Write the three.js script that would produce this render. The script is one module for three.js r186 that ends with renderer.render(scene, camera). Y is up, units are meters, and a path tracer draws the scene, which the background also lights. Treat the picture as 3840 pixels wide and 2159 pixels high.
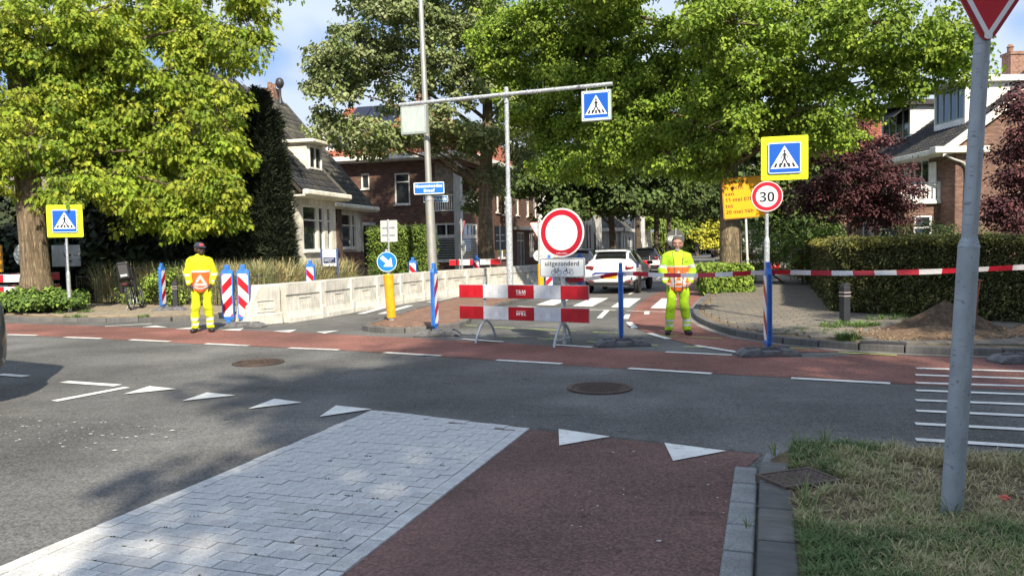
import * as THREE from 'three';
import { mergeGeometries, toCreasedNormals } from 'three/addons/utils/BufferGeometryUtils.js';
import { RoundedBoxGeometry } from 'three/addons/geometries/RoundedBoxGeometry.js';

// ---------- camera, sky, sun, exposure ----------
const scene = new THREE.Scene();
const camera = new THREE.PerspectiveCamera(41.05, 1024 / 575, 0.1, 1500);
camera.rotation.order = 'YXZ';
camera.position.set(0, 1.62, 0);
camera.rotation.set(-0.05166, 0, -0.019);
const renderer = new THREE.WebGLRenderer({ antialias: true });
renderer.toneMapping = THREE.LinearToneMapping;
renderer.toneMappingExposure = 1.66;
renderer.shadowMap.enabled = true;
const V3 = (x, y, z) => new THREE.Vector3(x, y, z);
const SUN = V3(0.176, 0.643, 0.743).normalize();
const sun = new THREE.DirectionalLight(new THREE.Color().setRGB(1, 0.9, 0.73), 5);
sun.position.copy(SUN).multiplyScalar(60); sun.target.position.set(0, 0, -15);
sun.position.add(sun.target.position);
sun.castShadow = true; sun.shadow.radius = 1.6; sun.shadow.mapSize.set(4096, 4096);
Object.assign(sun.shadow.camera, { left: -45, right: 45, top: 45, bottom: -45, near: 1, far: 160 });
scene.add(sun, sun.target);

// ---------- seeded random, noise ----------
function rng(seed) { let a = seed >>> 0; return () => { a = (a + 0x6D2B79F5) | 0; let t = Math.imul(a ^ (a >>> 15), 1 | a); t = (t + Math.imul(t ^ (t >>> 7), 61 | t)) ^ t; return ((t ^ (t >>> 14)) >>> 0) / 4294967296; }; }
const hash = (x, y, s = 0) => { let h = Math.imul(x | 0, 374761393) ^ Math.imul(y | 0, 668265263) ^ Math.imul(s | 0, 1442695041); h = Math.imul(h ^ (h >>> 13), 1274126177); return ((h ^ (h >>> 16)) >>> 0) / 4294967296; };
function vnoise(x, y, per, s) {
  const xi = Math.floor(x), yi = Math.floor(y), fx = x - xi, fy = y - yi, m = (v) => ((v % per) + per) % per;
  const u = fx * fx * (3 - 2 * fx), v = fy * fy * (3 - 2 * fy);
  const a = hash(m(xi), m(yi), s), b = hash(m(xi + 1), m(yi), s), c = hash(m(xi), m(yi + 1), s), d = hash(m(xi + 1), m(yi + 1), s);
  return a + (b - a) * u + (c - a) * v + (a - b - c + d) * u * v;
}
function fbm(x, y, per, s, oct = 4) { let r = 0, a = 0.5, t = 0; for (let i = 0; i < oct; i++) { r += a * vnoise(x, y, per, s + i * 17); t += a; a *= 0.5; x *= 2; y *= 2; per *= 2; } return r / t; }
const clamp = (x, a = 0, b = 1) => Math.min(b, Math.max(a, x)), lerp = (a, b, t) => a + (b - a) * t, sstep = (a, b, x) => { const t = clamp((x - a) / (b - a)); return t * t * (3 - 2 * t); };

// ---------- the sky: blue air with broken white cloud, the same all round ----------
{
  const W = 1024, H = 512, data = new Float32Array(W * H * 4);
  for (let j = 0; j < H; j++) for (let i = 0; i < W; i++) {
    const el = ((j + 0.5) / H - 0.5) * Math.PI, az = ((i + 0.5) / W - 0.5) * 2 * Math.PI, up = Math.max(Math.sin(el), 0);
    const k = Math.pow(1 - up, 3);
    let c = [lerp(0.17, 0.42, k), lerp(0.32, 0.60, k), lerp(0.68, 0.92, k)];
    const px = Math.cos(az) * Math.cos(el) / (up + 0.28), py = Math.sin(az) * Math.cos(el) / (up + 0.28);
    const n = fbm(px * 2.1 + 40, py * 2.1 + 40, 4096, 5, 6), n2 = fbm(px * 7 + 11, py * 7 + 90, 4096, 31, 4);
    const cov = sstep(0.32, 0.51, n + 0.13 * (n2 - 0.5)), th = 0.82 + 0.18 * n2;
    const cl = [0.64 * th, 0.73 * th, 0.87 * th];
    for (let q = 0; q < 3; q++) data[(j * W + i) * 4 + q] = lerp(c[q], cl[q], cov * 0.93) * 0.8;
    data[(j * W + i) * 4 + 3] = 1;
  }
  const t = new THREE.DataTexture(data, W, H, THREE.RGBAFormat, THREE.FloatType);
  t.mapping = THREE.EquirectangularReflectionMapping; t.magFilter = t.minFilter = THREE.LinearFilter; t.needsUpdate = true;
  scene.background = t; scene.environment = t;
}

// ---------- textures and materials ----------
function dataTex(n, fn, srgb = true) {
  const d = new Uint8Array(n * n * 4); let sum = 0;
  const mix = (a, b, t) => typeof a === 'number' ? lerp(a, b, t) : a.map((v, i) => lerp(v, b[i], t)), e = n * 0.9;
  const row = (x, y) => x > e ? mix(fn(x, y), fn(x - n, y), (x - e) / (n - e)) : fn(x, y), val = (x, y) => y > e ? mix(row(x, y), row(x, y - n), (y - e) / (n - e)) : row(x, y);   // edges blended so that tiles join
  for (let y = 0; y < n; y++) for (let x = 0; x < n; x++) { const c = val(x, y); const o = (y * n + x) * 4; for (let q = 0; q < 3; q++) d[o + q] = clamp(typeof c === 'number' ? c : c[q]) * 255; d[o + 3] = 255; sum += Math.pow(d[o + 1] / 255, 2.2); }
  const t = new THREE.DataTexture(d, n, n, THREE.RGBAFormat);
  t.wrapS = t.wrapT = THREE.RepeatWrapping; t.magFilter = t.minFilter = THREE.LinearFilter;
  if (srgb) t.colorSpace = THREE.SRGBColorSpace; t.needsUpdate = true; t.userData = { mean: sum / (n * n) }; return t;
}
function scaled(t, s, s2 = s) { const c = t.clone(); c.userData = { ...t.userData }; c.repeat.set(s, s2); c.needsUpdate = true; return c; }
const T = {};
T.grit = dataTex(2048, (x, y) => { const a = hash(x, y, 3), b = vnoise(x / 3, y / 3, 1 << 20, 9), d = fbm(x / 256, y / 256, 8, 4, 5), e = vnoise(x / 90, y / 9, 1 << 20, 44); let v = 0.7 + 0.32 * (b - 0.5) + 0.18 * (a - 0.5) + 0.4 * (d - 0.5) + 0.05 * (e - 0.5); if (a > 0.985) v += 0.22; if (a < 0.02) v -= 0.15; if (vnoise(x / 34, y / 34, 1 << 20, 68) > 0.93) v -= 0.1; return v; });
T.gritBump = dataTex(512, (x, y) => 0.5 + 0.5 * (vnoise(x / 3, y / 3, 1 << 20, 12) - 0.5) + 0.5 * (hash(x, y, 2) - 0.5), false);
T.blotch = dataTex(512, (x, y) => 0.78 + 0.5 * (fbm(x / 64, y / 64, 8, 51, 6) - 0.5) + 0.08 * (hash(x, y, 8) - 0.5));
T.stone = dataTex(512, (x, y) => { const a = hash(x, y, 71); let v = 0.74 + 0.2 * (fbm(x / 40, y / 40, 1 << 20, 61, 5) - 0.5) + 0.2 * (a - 0.5) + 0.26 * (vnoise(x / 2.2, y / 2.2, 1 << 20, 63) - 0.5); if (a > 0.96) v -= 0.22; return v; });
T.concrete = dataTex(512, (x, y) => { const f = fbm(x / 90, y / 90, 1 << 20, 81, 6), s = fbm(x / 14, y / 120, 1 << 20, 88, 4); let v = 0.8 + 0.3 * (f - 0.5) + 0.16 * (s - 0.5) + 0.05 * (hash(x, y, 5) - 0.5); if (vnoise(x / 6, y / 6, 1 << 20, 4) > 0.93) v -= 0.16; return v; });
T.bark = dataTex(512, (x, y) => { const w = fbm(x / 64, y / 64, 1 << 20, 91, 4), r = Math.abs(vnoise(x / 15 + w * 3, y / 40, 1 << 20, 93) - 0.5) * 2, r2 = Math.abs(vnoise(x / 7 + w * 2, y / 24, 1 << 20, 97) - 0.5) * 2; const v = 0.5 + 0.3 * r + 0.16 * r2 + 0.3 * (w - 0.5) + 0.1 * (hash(x, y, 1) - 0.5); return [v * 1.02, v * 0.97, v * 0.9]; });
T.barkBump = dataTex(512, (x, y) => { const w = fbm(x / 64, y / 64, 1 << 20, 91, 4), r = Math.abs(vnoise(x / 15 + w * 3, y / 40, 1 << 20, 93) - 0.5) * 2, r2 = Math.abs(vnoise(x / 7 + w * 2, y / 24, 1 << 20, 97) - 0.5) * 2; return 0.1 + 0.6 * r + 0.3 * r2; }, false);
T.galv = dataTex(256, (x, y) => 0.74 + 0.3 * (vnoise(x / 9, y / 9, 1 << 20, 101) - 0.5) + 0.2 * (vnoise(x / 4, y / 4, 1 << 20, 103) - 0.5));
T.scuff = dataTex(512, (x, y) => { const f = fbm(x / 60, y / 60, 1 << 20, 111, 5), q = vnoise(x / 26, y / 5, 1 << 20, 113); let v = 0.9 + 0.18 * (f - 0.5); if (q > 0.87) v -= 0.18; if (hash(x, y, 6) > 0.996) v -= 0.3; return v; });
T.cloth = dataTex(256, (x, y) => 0.86 + 0.2 * (fbm(x / 30, y / 30, 1 << 20, 121, 5) - 0.5) + 0.06 * (((x + y) & 3) / 3 - 0.5));
T.clothBump = dataTex(256, (x, y) => fbm(x / 34, y / 22, 1 << 20, 127, 4), false);
T.soil = dataTex(512, (x, y) => { const f = fbm(x / 20, y / 20, 1 << 20, 131, 6), a = hash(x >> 1, y >> 1, 9); let v = 0.62 + 0.6 * (f - 0.5) + 0.24 * (a - 0.5); return [v * 1.05, v, v * 0.93]; });
T.metal = dataTex(256, (x, y) => 0.88 + 0.14 * (fbm(x / 20, y / 60, 1 << 20, 141, 4) - 0.5) + 0.05 * (hash(x, y, 3) - 0.5));
const lin = (r, g, b) => new THREE.Color().setRGB(r, g, b);
const MATS = {};
function mat(name, color, rough = 0.8, o = {}) {
  if (MATS[name]) return MATS[name];
  const phys = o.clearcoat !== undefined || o.transmission !== undefined || o.sheen !== undefined;
  const m = new (phys ? THREE.MeshPhysicalMaterial : THREE.MeshStandardMaterial)({ color: Array.isArray(color) ? lin(...color) : color, roughness: rough, metalness: 0, side: THREE.DoubleSide, ...o });
  if (m.map?.userData.mean) m.color.multiplyScalar(Math.min(1 / m.map.userData.mean, 2.4)); /* base colours are given as the mean of colour times map */
  m.name = name; return MATS[name] = m;
}
const asphaltM = mat('asphalt', [0.116, 0.114, 0.109], 0.86, { map: scaled(T.grit, 0.125), bumpMap: scaled(T.gritBump, 1.4), bumpScale: 0.006 });
const redAsphaltM = mat('red asphalt', [0.205, 0.088, 0.07], 0.86, { map: scaled(T.grit, 0.125), bumpMap: scaled(T.gritBump, 1.4), bumpScale: 0.005 });
const wornRedM = mat('weathered red-brown asphalt', [0.155, 0.086, 0.072], 0.88, { map: scaled(T.grit, 0.125), bumpMap: scaled(T.gritBump, 1.4), bumpScale: 0.005 });
const paintM = mat('road paint', [0.74, 0.74, 0.70], 0.62, { map: scaled(T.scuff, 0.9), bumpMap: scaled(T.gritBump, 1.4), bumpScale: 0.003 });
const chalkM = mat('survey spray paint', [0.52, 0.66, 0.16], 0.8, { map: scaled(T.scuff, 1.7) });
const galvM = mat('galvanised steel', [0.50, 0.52, 0.53], 0.48, { metalness: 0.55, map: scaled(T.galv, 2.2) });
const galvPoleM = mat('weathered galvanised pole', [0.44, 0.47, 0.5], 0.55, { metalness: 0.35, map: scaled(T.galv, 1.1) });
const steelM = mat('brushed lamp post metal', [0.52, 0.51, 0.47], 0.38, { metalness: 0.6, map: scaled(T.metal, 1) });
const alumM = mat('aluminium back', [0.45, 0.47, 0.48], 0.5, { metalness: 0.3, map: scaled(T.metal, 1.3) });
const blueM = mat('blue plastic', [0.035, 0.18, 0.62], 0.45, { map: scaled(T.scuff, 1.5) });
const rubberM = mat('recycled rubber', [0.14, 0.14, 0.145], 0.9, { map: scaled(T.blotch, 1.8), bumpMap: scaled(T.gritBump, 1), bumpScale: 0.006 });
const concreteM = mat('barrier concrete', [0.55, 0.53, 0.475], 0.88, { map: scaled(T.concrete, 0.75), bumpMap: scaled(T.gritBump, 1), bumpScale: 0.003 });
const blackM = mat('black plastic', [0.018, 0.018, 0.02], 0.5, {});
const whiteM = mat('white paint', [0.78, 0.77, 0.73], 0.55, { map: scaled(T.scuff, 0.6) });
const creamM = mat('cream render', [0.68, 0.65, 0.56], 0.75, { map: scaled(T.concrete, 0.4) });
const glassM = mat('window glass', [0.02, 0.025, 0.03], 0.06, { clearcoat: 1, clearcoatRoughness: 0.03 });
const redRefM = mat('red reflective sheet', [0.56, 0.012, 0.022], 0.38, { map: scaled(T.scuff, 0.8) });
const whiteRefM = mat('white reflective sheet', [0.68, 0.70, 0.72], 0.4, { map: scaled(T.scuff, 0.8) });

// ---------- geometry helpers ----------
function uvMetres(g) {                                     // box-mapped uv in metres
  const p = g.attributes.position, n = g.attributes.normal, uv = new Float32Array(p.count * 2);
  for (let i = 0; i < p.count; i++) {
    const ax = Math.abs(n.getX(i)), ay = Math.abs(n.getY(i)), az = Math.abs(n.getZ(i)); let u, v;
    if (ay >= ax && ay >= az) { u = p.getX(i); v = p.getZ(i); } else if (ax >= az) { u = p.getZ(i); v = p.getY(i); } else { u = p.getX(i); v = p.getY(i); }
    uv[i * 2] = u; uv[i * 2 + 1] = v;
  }
  g.setAttribute('uv', new THREE.BufferAttribute(uv, 2)); return g;
}
const clean = (g) => { const r = g.index ? g.toNonIndexed() : g; for (const k of Object.keys(r.attributes)) if (!['position', 'normal', 'uv', 'color'].includes(k)) r.deleteAttribute(k); if (!r.attributes.uv) uvMetres(r); return r; };
const merge = (list) => { const l = list.map(clean); const hasC = l.every((g) => g.attributes.color); if (!hasC) l.forEach((g) => g.deleteAttribute('color')); return mergeGeometries(l); };
function box(w, h, d, x = 0, y = 0, z = 0, ry = 0, rx = 0, rz = 0) { const g = new THREE.BoxGeometry(w, h, d); uvMetres(g); if (rx) g.rotateX(rx); if (rz) g.rotateZ(rz); if (ry) g.rotateY(ry); g.translate(x, y, z); return g; }
function rbox(w, h, d, r, x = 0, y = 0, z = 0, ry = 0, rx = 0, rz = 0, seg = 2) { const g = new RoundedBoxGeometry(w, h, d, seg, Math.min(r, w / 2.01, h / 2.01, d / 2.01)); uvMetres(g); if (rx) g.rotateX(rx); if (rz) g.rotateZ(rz); if (ry) g.rotateY(ry); g.translate(x, y, z); return g; }
function cyl(r0, r1, h, x = 0, y = 0, z = 0, seg = 20) { const g = new THREE.CylinderGeometry(r1, r0, h, seg); const uv = g.attributes.uv; for (let i = 0; i < uv.count; i++) uv.setXY(i, uv.getX(i) * 6.28 * Math.max(r0, r1), uv.getY(i) * h); g.translate(x, y + h / 2, z); return g; }
const Q = new THREE.Quaternion(), UPV = V3(0, 1, 0);
function rod(a, b, r, r2 = r, seg = 8) { a = V3(...a); b = V3(...b); const d = b.clone().sub(a), L = d.length(), g = new THREE.CylinderGeometry(r2, r, L, seg); const uv = g.attributes.uv; for (let i = 0; i < uv.count; i++) uv.setXY(i, uv.getX(i) * 6.28 * r, uv.getY(i) * L); g.applyQuaternion(Q.setFromUnitVectors(UPV, d.normalize())); g.translate((a.x + b.x) / 2, (a.y + b.y) / 2, (a.z + b.z) / 2); return g; }
function tube(pts, r, seg = 24, rad = 8) { return new THREE.TubeGeometry(new THREE.CatmullRomCurve3(pts.map((p) => V3(...p))), seg, r, rad, false); }
function taperTube(pts, r0, r1, seg = 8, rad = 7, wob = 0) {
  const c = new THREE.CatmullRomCurve3(pts.map((p) => p.isVector3 ? p : V3(...p))), g = new THREE.TubeGeometry(c, seg, 1, rad, false), p = g.attributes.position, L = c.getLength();
  for (let i = 0; i <= seg; i++) { const o = c.getPointAt(i / seg), r = lerp(r0, r1, i / seg); for (let j = 0; j <= rad; j++) { const k = i * (rad + 1) + j, w = 1 + wob * (hash(j % rad, i, 7) - 0.5); p.setXYZ(k, o.x + (p.getX(k) - o.x) * r * w, o.y + (p.getY(k) - o.y) * r * w, o.z + (p.getZ(k) - o.z) * r * w); g.attributes.uv.setXY(k, j / rad * 6.28 * r0, i / seg * L); } }
  if (wob) g.computeVertexNormals(); return g;
}
function prism(pts, depth, bevel = 0) {                    // outline in x,y extruded along +z from -depth/2 (bevelled edges)
  const s = pts instanceof THREE.Shape ? pts : new THREE.Shape(pts.map(([x, y]) => new THREE.Vector2(x, y)));
  const g = new THREE.ExtrudeGeometry(s, { depth: depth - 2 * bevel, bevelEnabled: bevel > 0, bevelSize: bevel, bevelThickness: bevel, bevelOffset: -bevel, bevelSegments: 2, curveSegments: 20 });
  g.translate(0, 0, -(depth - 2 * bevel) / 2); return uvMetres(g);
}
function sheet(pts, y, step = 0, shadeSeed = 0) {          // horizontal polygon [x,z] at height y, uv in metres, optional vertex tint patches
  const s = new THREE.Shape(pts.map(([x, z]) => new THREE.Vector2(x, -z))), g = new THREE.ShapeGeometry(s, 12);
  g.rotateX(-Math.PI / 2); g.translate(0, y, 0); uvMetres(g); return g;
}
function inside(p, x, z) { let c = false; for (let i = 0, j = p.length - 1; i < p.length; j = i++) if ((p[i][1] > z) !== (p[j][1] > z) && x < (p[j][0] - p[i][0]) * (z - p[i][1]) / (p[j][1] - p[i][1]) + p[i][0]) c = !c; return c; }
function roundRect(w, h, r) { const s = new THREE.Shape(), x = -w / 2, y = -h / 2; s.moveTo(x + r, y); s.lineTo(x + w - r, y); s.absarc(x + w - r, y + r, r, -Math.PI / 2, 0); s.lineTo(x + w, y + h - r); s.absarc(x + w - r, y + h - r, r, 0, Math.PI / 2); s.lineTo(x + r, y + h); s.absarc(x + r, y + h - r, r, Math.PI / 2, Math.PI); s.lineTo(x, y + r); s.absarc(x + r, y + r, r, Math.PI, 1.5 * Math.PI); return s; }
function discShape(r) { const s = new THREE.Shape(); s.absarc(0, 0, r, 0, Math.PI * 2); return s; }

// ---------- things and parts ----------
const taken = {};
const numbered = (n) => { if (taken[n] === undefined) { taken[n] = 0; return n; } return n + '_' + String(++taken[n]).padStart(3, '0'); };
function shadows(o) { o.traverse((c) => { if (c.isMesh) { c.castShadow = true; c.receiveShadow = true; } }); return o; }
function thing(name, label, category, [x, y, z] = [0, 0, 0], turn = 0, group) {
  const o = new THREE.Group(); o.name = numbered(name); scene.add(o); o.position.set(x, y, z); o.rotation.y = turn; o.userData = { label, category }; if (group) o.userData.group = group; return o;
}
function part(parent, name, geo, m, label) {
  const g = Array.isArray(geo) ? merge(geo) : geo, o = new THREE.Mesh(g, m); o.name = name; o.castShadow = o.receiveShadow = true; parent.add(o); if (label) o.userData.label = label; return o;
}
function struct(name, geo, m, label) { const o = part(scene, numbered(name), geo, m, label); o.userData.kind = 'structure'; return o; }
function solo(name, label, category, geo, m, group) { const o = part(scene, numbered(name), geo, m, label); o.userData.category = category; if (group) o.userData.group = group; return o; }
function dup(root, [x, y, z], turn, label, group) { const r = root.clone(); r.name = numbered(root.name.replace(/_\d{3}$/, '')); scene.add(r); r.position.set(x, y, z); r.rotation.y = turn; r.userData = { ...root.userData }; if (label) r.userData.label = label; if (group) r.userData.group = group; return r; }
function instanced(parent, name, geo, m, mats4, cols, stuff = true) {
  const o = new THREE.InstancedMesh(geo, m, mats4.length); o.name = name; mats4.forEach((q, i) => o.setMatrixAt(i, q)); if (cols) cols.forEach((c, i) => o.setColorAt(i, c)); o.castShadow = o.receiveShadow = true; if (stuff) o.userData.kind = 'stuff'; parent.add(o); return o;
}
const M4 = (x, y, z, ry = 0, s = 1, rx = 0, rz = 0) => new THREE.Matrix4().compose(V3(x, y, z), new THREE.Quaternion().setFromEuler(new THREE.Euler(rx, ry, rz, 'YXZ')), Array.isArray(s) ? V3(...s) : V3(s, s, s));

// ---------- printed faces (flat lettering and symbols only) ----------
function canvasMat(name, w, h, draw, rough = 0.42, o = {}) {
  const c = document.createElement('canvas'); c.width = w; c.height = h; const x = c.getContext('2d'); draw(x, w, h);
  const t = new THREE.CanvasTexture(c); t.colorSpace = THREE.SRGBColorSpace; t.magFilter = THREE.LinearFilter; t.anisotropy = 8;
  const m = new THREE.MeshStandardMaterial({ map: t, roughness: rough, side: THREE.DoubleSide, ...o }); m.name = name; return m;
}
function face(shape, w, h) { const g = new THREE.ShapeGeometry(shape, 24), p = g.attributes.position, uv = g.attributes.uv; for (let i = 0; i < p.count; i++) uv.setXY(i, p.getX(i) / w + 0.5, p.getY(i) / h + 0.5); return g; }
function scuffs(x, w, h, n, seed, col = 'rgba(120,120,120,0.25)') { const R = rng(seed); x.strokeStyle = col; for (let i = 0; i < n; i++) { x.lineWidth = 0.5 + R() * 2; const a = R() * w, b = R() * h; x.beginPath(); x.moveTo(a, b); x.lineTo(a + (R() - 0.5) * w * 0.2, b + (R() - 0.5) * h * 0.06); x.stroke(); } }
// ================= GROUND, ROADS, PAVEMENTS =================
struct('ground', sheet([[-500, 300], [500, 300], [500, -700], [-500, -700]], -0.06), mat('far ground', [0.09, 0.10, 0.05], 0.95, { map: scaled(T.blotch, 0.1) }), 'plain ground stretching out to the horizon');
const road = struct('road', sheet([[-90, 40], [60, 40], [60, -70], [66, -240], [30, -240], [9, -70], [-90, -70]], 0), asphaltM, 'grey asphalt road junction with a side street leading away');
const curve2 = (pts, n) => { const c = new THREE.CatmullRomCurve3(pts.map(([x, z]) => V3(x, 0, z)), false, 'centripetal'); return c.getSpacedPoints(n).map((p) => [p.x, p.z]); };

// red cycle strip along the far side of the main road
const stripNear = [[-70, -43], [-40, -29.3], [-10.67, -16.13], [-8.08, -15.0], [-5.55, -13.74], [-2.87, -12.6], [-0.24, -11.05], [1.52, -10.06], [4.28, -8.69], [9, -6.4], [30, 3.5]];
const stripFar = [[-70, -46], [-40, -32.2], [-12.79, -19.13], [-8.95, -17.44], [-4.81, -15.72], [-1.83, -14.11], [1.33, -12.19], [3.3, -11.05], [4.3, -10.7]];
const kerbRPts = curve2([[30, 1], [12, -8.2], [8.6, -10.0], [7.0, -10.48], [6.16, -10.72], [5.3, -11.2], [4.47, -12.12], [4.08, -12.86], [3.92, -13.66], [3.9, -14.8], [3.97, -16.13], [4.25, -17.68], [5.1, -20.57], [6.19, -23.99], [8, -30], [11, -41], [20, -75], [42, -158]], 180);
struct('cycle_lane', sheet([...stripNear, [30, 1.2], [12, -8.0], [8.6, -9.8], [7.0, -10.28], [6.16, -10.52], [5.2, -11.1], ...stripFar.slice().reverse()], 0.004), redAsphaltM, 'red asphalt cycle strip along the far side of the main road');
struct('cycle_path', sheet([...curve2([[3.36, -11.35], [2.93, -12.25], [2.7, -13.11], [2.5, -14.11], [2.46, -15.1], [2.5, -16.4], [2.78, -18.01], [3.01, -19.22], [4.26, -24.06], [5.51, -27.77], [9.2, -41], [18.4, -75]], 60), [19.8, -75], [10.8, -41], [7.8, -30], [6.0, -23.99], [4.9, -20.57], [4.05, -17.68], [3.77, -16.13], [3.7, -14.8], [3.72, -13.66], [3.88, -12.86], [4.27, -12.12], [5.0, -11.25]], 0.008), redAsphaltM, 'red asphalt cycle path curving from the main road into the side street');
struct('gutter', (() => { const out = kerbRPts.slice(0, 120).map(([x, z]) => [x, z]), inn = []; for (let i = 0; i < 120; i++) { const [x, z] = kerbRPts[i], [a, b] = kerbRPts[i + 1], L = Math.hypot(a - x, b - z) || 1; inn.push([x + (b - z) / L * 0.24, z - (a - x) / L * 0.24]); } return sheet([...out, ...inn.reverse()], 0.0125); })(), mat('gutter concrete', [0.2, 0.19, 0.175], 0.88, { map: scaled(T.grit, 0.2) }), 'pale concrete gutter at the foot of the curved kerb');

// painted markings, each its own mesh under the road
const mk = (name, pts, y = 0.009, m = paintM) => part(road, name, sheet(pts, y), m);
function bar([x0, z0], [x1, z1], w, name = 'lane_marking', y = 0.009, m = paintM) { const L = Math.hypot(x1 - x0, z1 - z0), nx = -(z1 - z0) / L * w / 2, nz = (x1 - x0) / L * w / 2; return mk(name, [[x0 + nx, z0 + nz], [x1 + nx, z1 + nz], [x1 - nx, z1 - nz], [x0 - nx, z0 - nz]], y, m); }
for (const [a, b] of [[[-16.6, -18.75], [-15.6, -18.3]], [[-14.6, -17.85], [-13.6, -17.4]], [[-12.6, -16.95], [-11.6, -16.5]], [[-10.67, -16.13], [-9.87, -15.85]], [[-9.0, -15.37], [-8.08, -15.0]], [[-7.35, -14.69], [-6.4, -14.25]], [[-5.55, -13.8], [-4.62, -13.38]], [[-3.79, -12.95], [-2.87, -12.55]], [[-2.04, -12.12], [-1.1, -11.62]], [[-0.24, -11.07], [0.67, -10.6]], [[1.52, -10.09], [2.48, -9.55]], [[3.32, -9.12], [4.28, -8.66]]]) bar(a, b, 0.12);
for (const t of [[[-4.55, -8.88], [-4.49, -9.39], [-4.06, -9.16]], [[-3.66, -8.4], [-3.58, -8.88], [-3.17, -8.67]], [[-2.76, -7.9], [-2.65, -8.42], [-2.28, -8.18]], [[-1.91, -7.45], [-1.87, -7.98], [-1.45, -7.76]], [[0.39, -6.75], [0.81, -6.44], [0.36, -6.18]], [[1.22, -6.2], [1.65, -5.92], [1.18, -5.67]],
  [[-8.34, -17.22], [-8.15, -17.48], [-7.66, -16.98]], [[-7.33, -16.6], [-7.06, -16.92], [-6.7, -16.45]], [[-4.93, -15.73], [-4.51, -15.97], [-4.5, -15.45]], [[-3.96, -15.42], [-3.55, -15.62], [-3.72, -15.12]], [[-6.2, -16.2], [-5.8, -16.5], [-5.7, -15.98]]]) mk('yield_triangle', t, 0.0125);
bar([-5.16, -8.55], [-4.75, -9.36], 0.12); bar([-5.82, -9.87], [-4.93, -9.5], 0.13); bar([-7.14, -10.6], [-6.63, -10.38], 0.13); bar([-9.4, -11.6], [-8.6, -11.2], 0.13);
bar([-9.35, -17.55], [-8.49, -18.0], 0.1, 'lane_marking', 0.0125);
const s0 = [[5.1, -9.66], [4.84, -9.18], [4.57, -8.66], [4.34, -8.22], [4.07, -7.71], [3.82, -7.23], [3.54, -6.71], [3.26, -6.17]], s1 = [[6.21, -9.28], [5.89, -8.8], [5.59, -8.35], [5.29, -7.9], [4.97, -7.42], [4.65, -6.94], [4.31, -6.44], [3.96, -5.91]];
s0.forEach((a, i) => { const b = s1[i]; bar(a, [a[0] + (b[0] - a[0]) * 2.1, a[1] + (b[1] - a[1]) * 2.1], 0.1, 'rumble_line'); });
// zebra crossing and lines of the side street
for (const q of [[[0.67, -21.65], [1.15, -21.31], [1.99, -24.4], [1.43, -24.57]], [[1.65, -20.96], [2.14, -20.62], [3.0, -23.9], [2.48, -24.1]], [[2.61, -20.3], [3.06, -20.1], [3.95, -23.5], [3.48, -23.7]], [[3.56, -19.75], [3.95, -19.55], [4.98, -23.1], [4.55, -23.3]]]) mk('zebra_stripe', q, 0.0125);
for (const [x0, z0, x1, z1] of [[-3.92, -19.75, -3.55, -22.6], [-3.36, -19.6, -2.98, -22.4], [-2.8, -19.5, -2.5, -21.9]]) bar([x0, z0], [x1, z1], 0.2, 'zebra_stripe');
bar([0.15, -21.3], [1.5, -19.98], 0.1, 'lane_marking'); bar([1.5, -19.98], [2.6, -19.3], 0.1, 'lane_marking'); bar([2.84, -19.11], [3.72, -18.6], 0.08, 'lane_marking', 0.0125);
bar([1.96, -17.3], [2.42, -19.5], 0.13); bar([2.5, -16.95], [2.72, -18.05], 0.12, 'lane_marking', 0.0125); bar([3.15, -18.0], [3.3, -18.75], 0.12, 'lane_marking', 0.0125);
bar([2.46, -16.2], [2.4, -15.05], 0.13, 'lane_marking', 0.0125); bar([2.51, -14.1], [2.68, -13.17], 0.13, 'lane_marking', 0.0125);
bar([-0.91, -13.74], [-0.17, -13.2], 0.1, 'lane_marking', 0.0125); bar([0.7, -12.66], [1.27, -12.28], 0.1, 'lane_marking', 0.0125); bar([2.31, -11.56], [3.18, -11.1], 0.1, 'lane_marking', 0.0125); bar([2.92, -12.24], [3.36, -11.36], 0.12, 'lane_marking', 0.0125);
bar([-2.6, -23.6], [-1.6, -27.2], 0.12); bar([3.9, -25.6], [4.7, -28.4], 0.1); bar([5.4, -31], [6.2, -34], 0.1); bar([7, -37], [7.8, -40], 0.1);
const yl = [[-1.14, -16.23, -0.75, -16.0], [-0.38, -15.65, 0.04, -15.41], [0.17, -15.31, 1.21, -14.63], [1.51, -14.42, 2.01, -14.14], [-0.26, -13.98, 0.07, -13.79], [0.43, -13.54, 0.79, -13.34], [1.25, -12.99, 1.49, -12.85], [2.63, -13.63, 2.91, -13.49], [3.11, -13.33, 3.57, -13.06], [2.19, -12.37, 2.33, -12.27], [2.69, -12.08, 2.98, -11.96], [4.0, -11.9, 4.5, -11.55], [4.75, -11.15, 5.4, -10.75]];
yl.forEach(([a, b, c, d]) => bar([a, b], [c, d], 0.045, 'spray_paint_dash', 0.017, chalkM));
// ragged bitumen seam where the cycle path meets the road, and along the edge of the red strip
{ const R = rng(91), seam = (a, b, w, y) => { const n = 60, up = [], dn = []; for (let i = 0; i <= n; i++) { const t = i / n, x = lerp(a[0], b[0], t), z = lerp(a[1], b[1], t), q = (R() - 0.5) * 0.02; up.push([x, z + q + w * (0.2 + R())]); dn.push([x, z + q - w * (0.2 + R())]); } return sheet([...up, ...dn.reverse()], y); };
  part(road, 'bitumen_seam', [seam([0.2, -6.79], [1.9, -5.83], 0.012, 0.0105), seam([-5.5, -13.82], [-0.2, -11.12], 0.01, 0.0165), seam([-0.2, -11.12], [4.6, -8.6], 0.01, 0.0165)], mat('bitumen', [0.03, 0.029, 0.028], 0.7)); }
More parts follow.
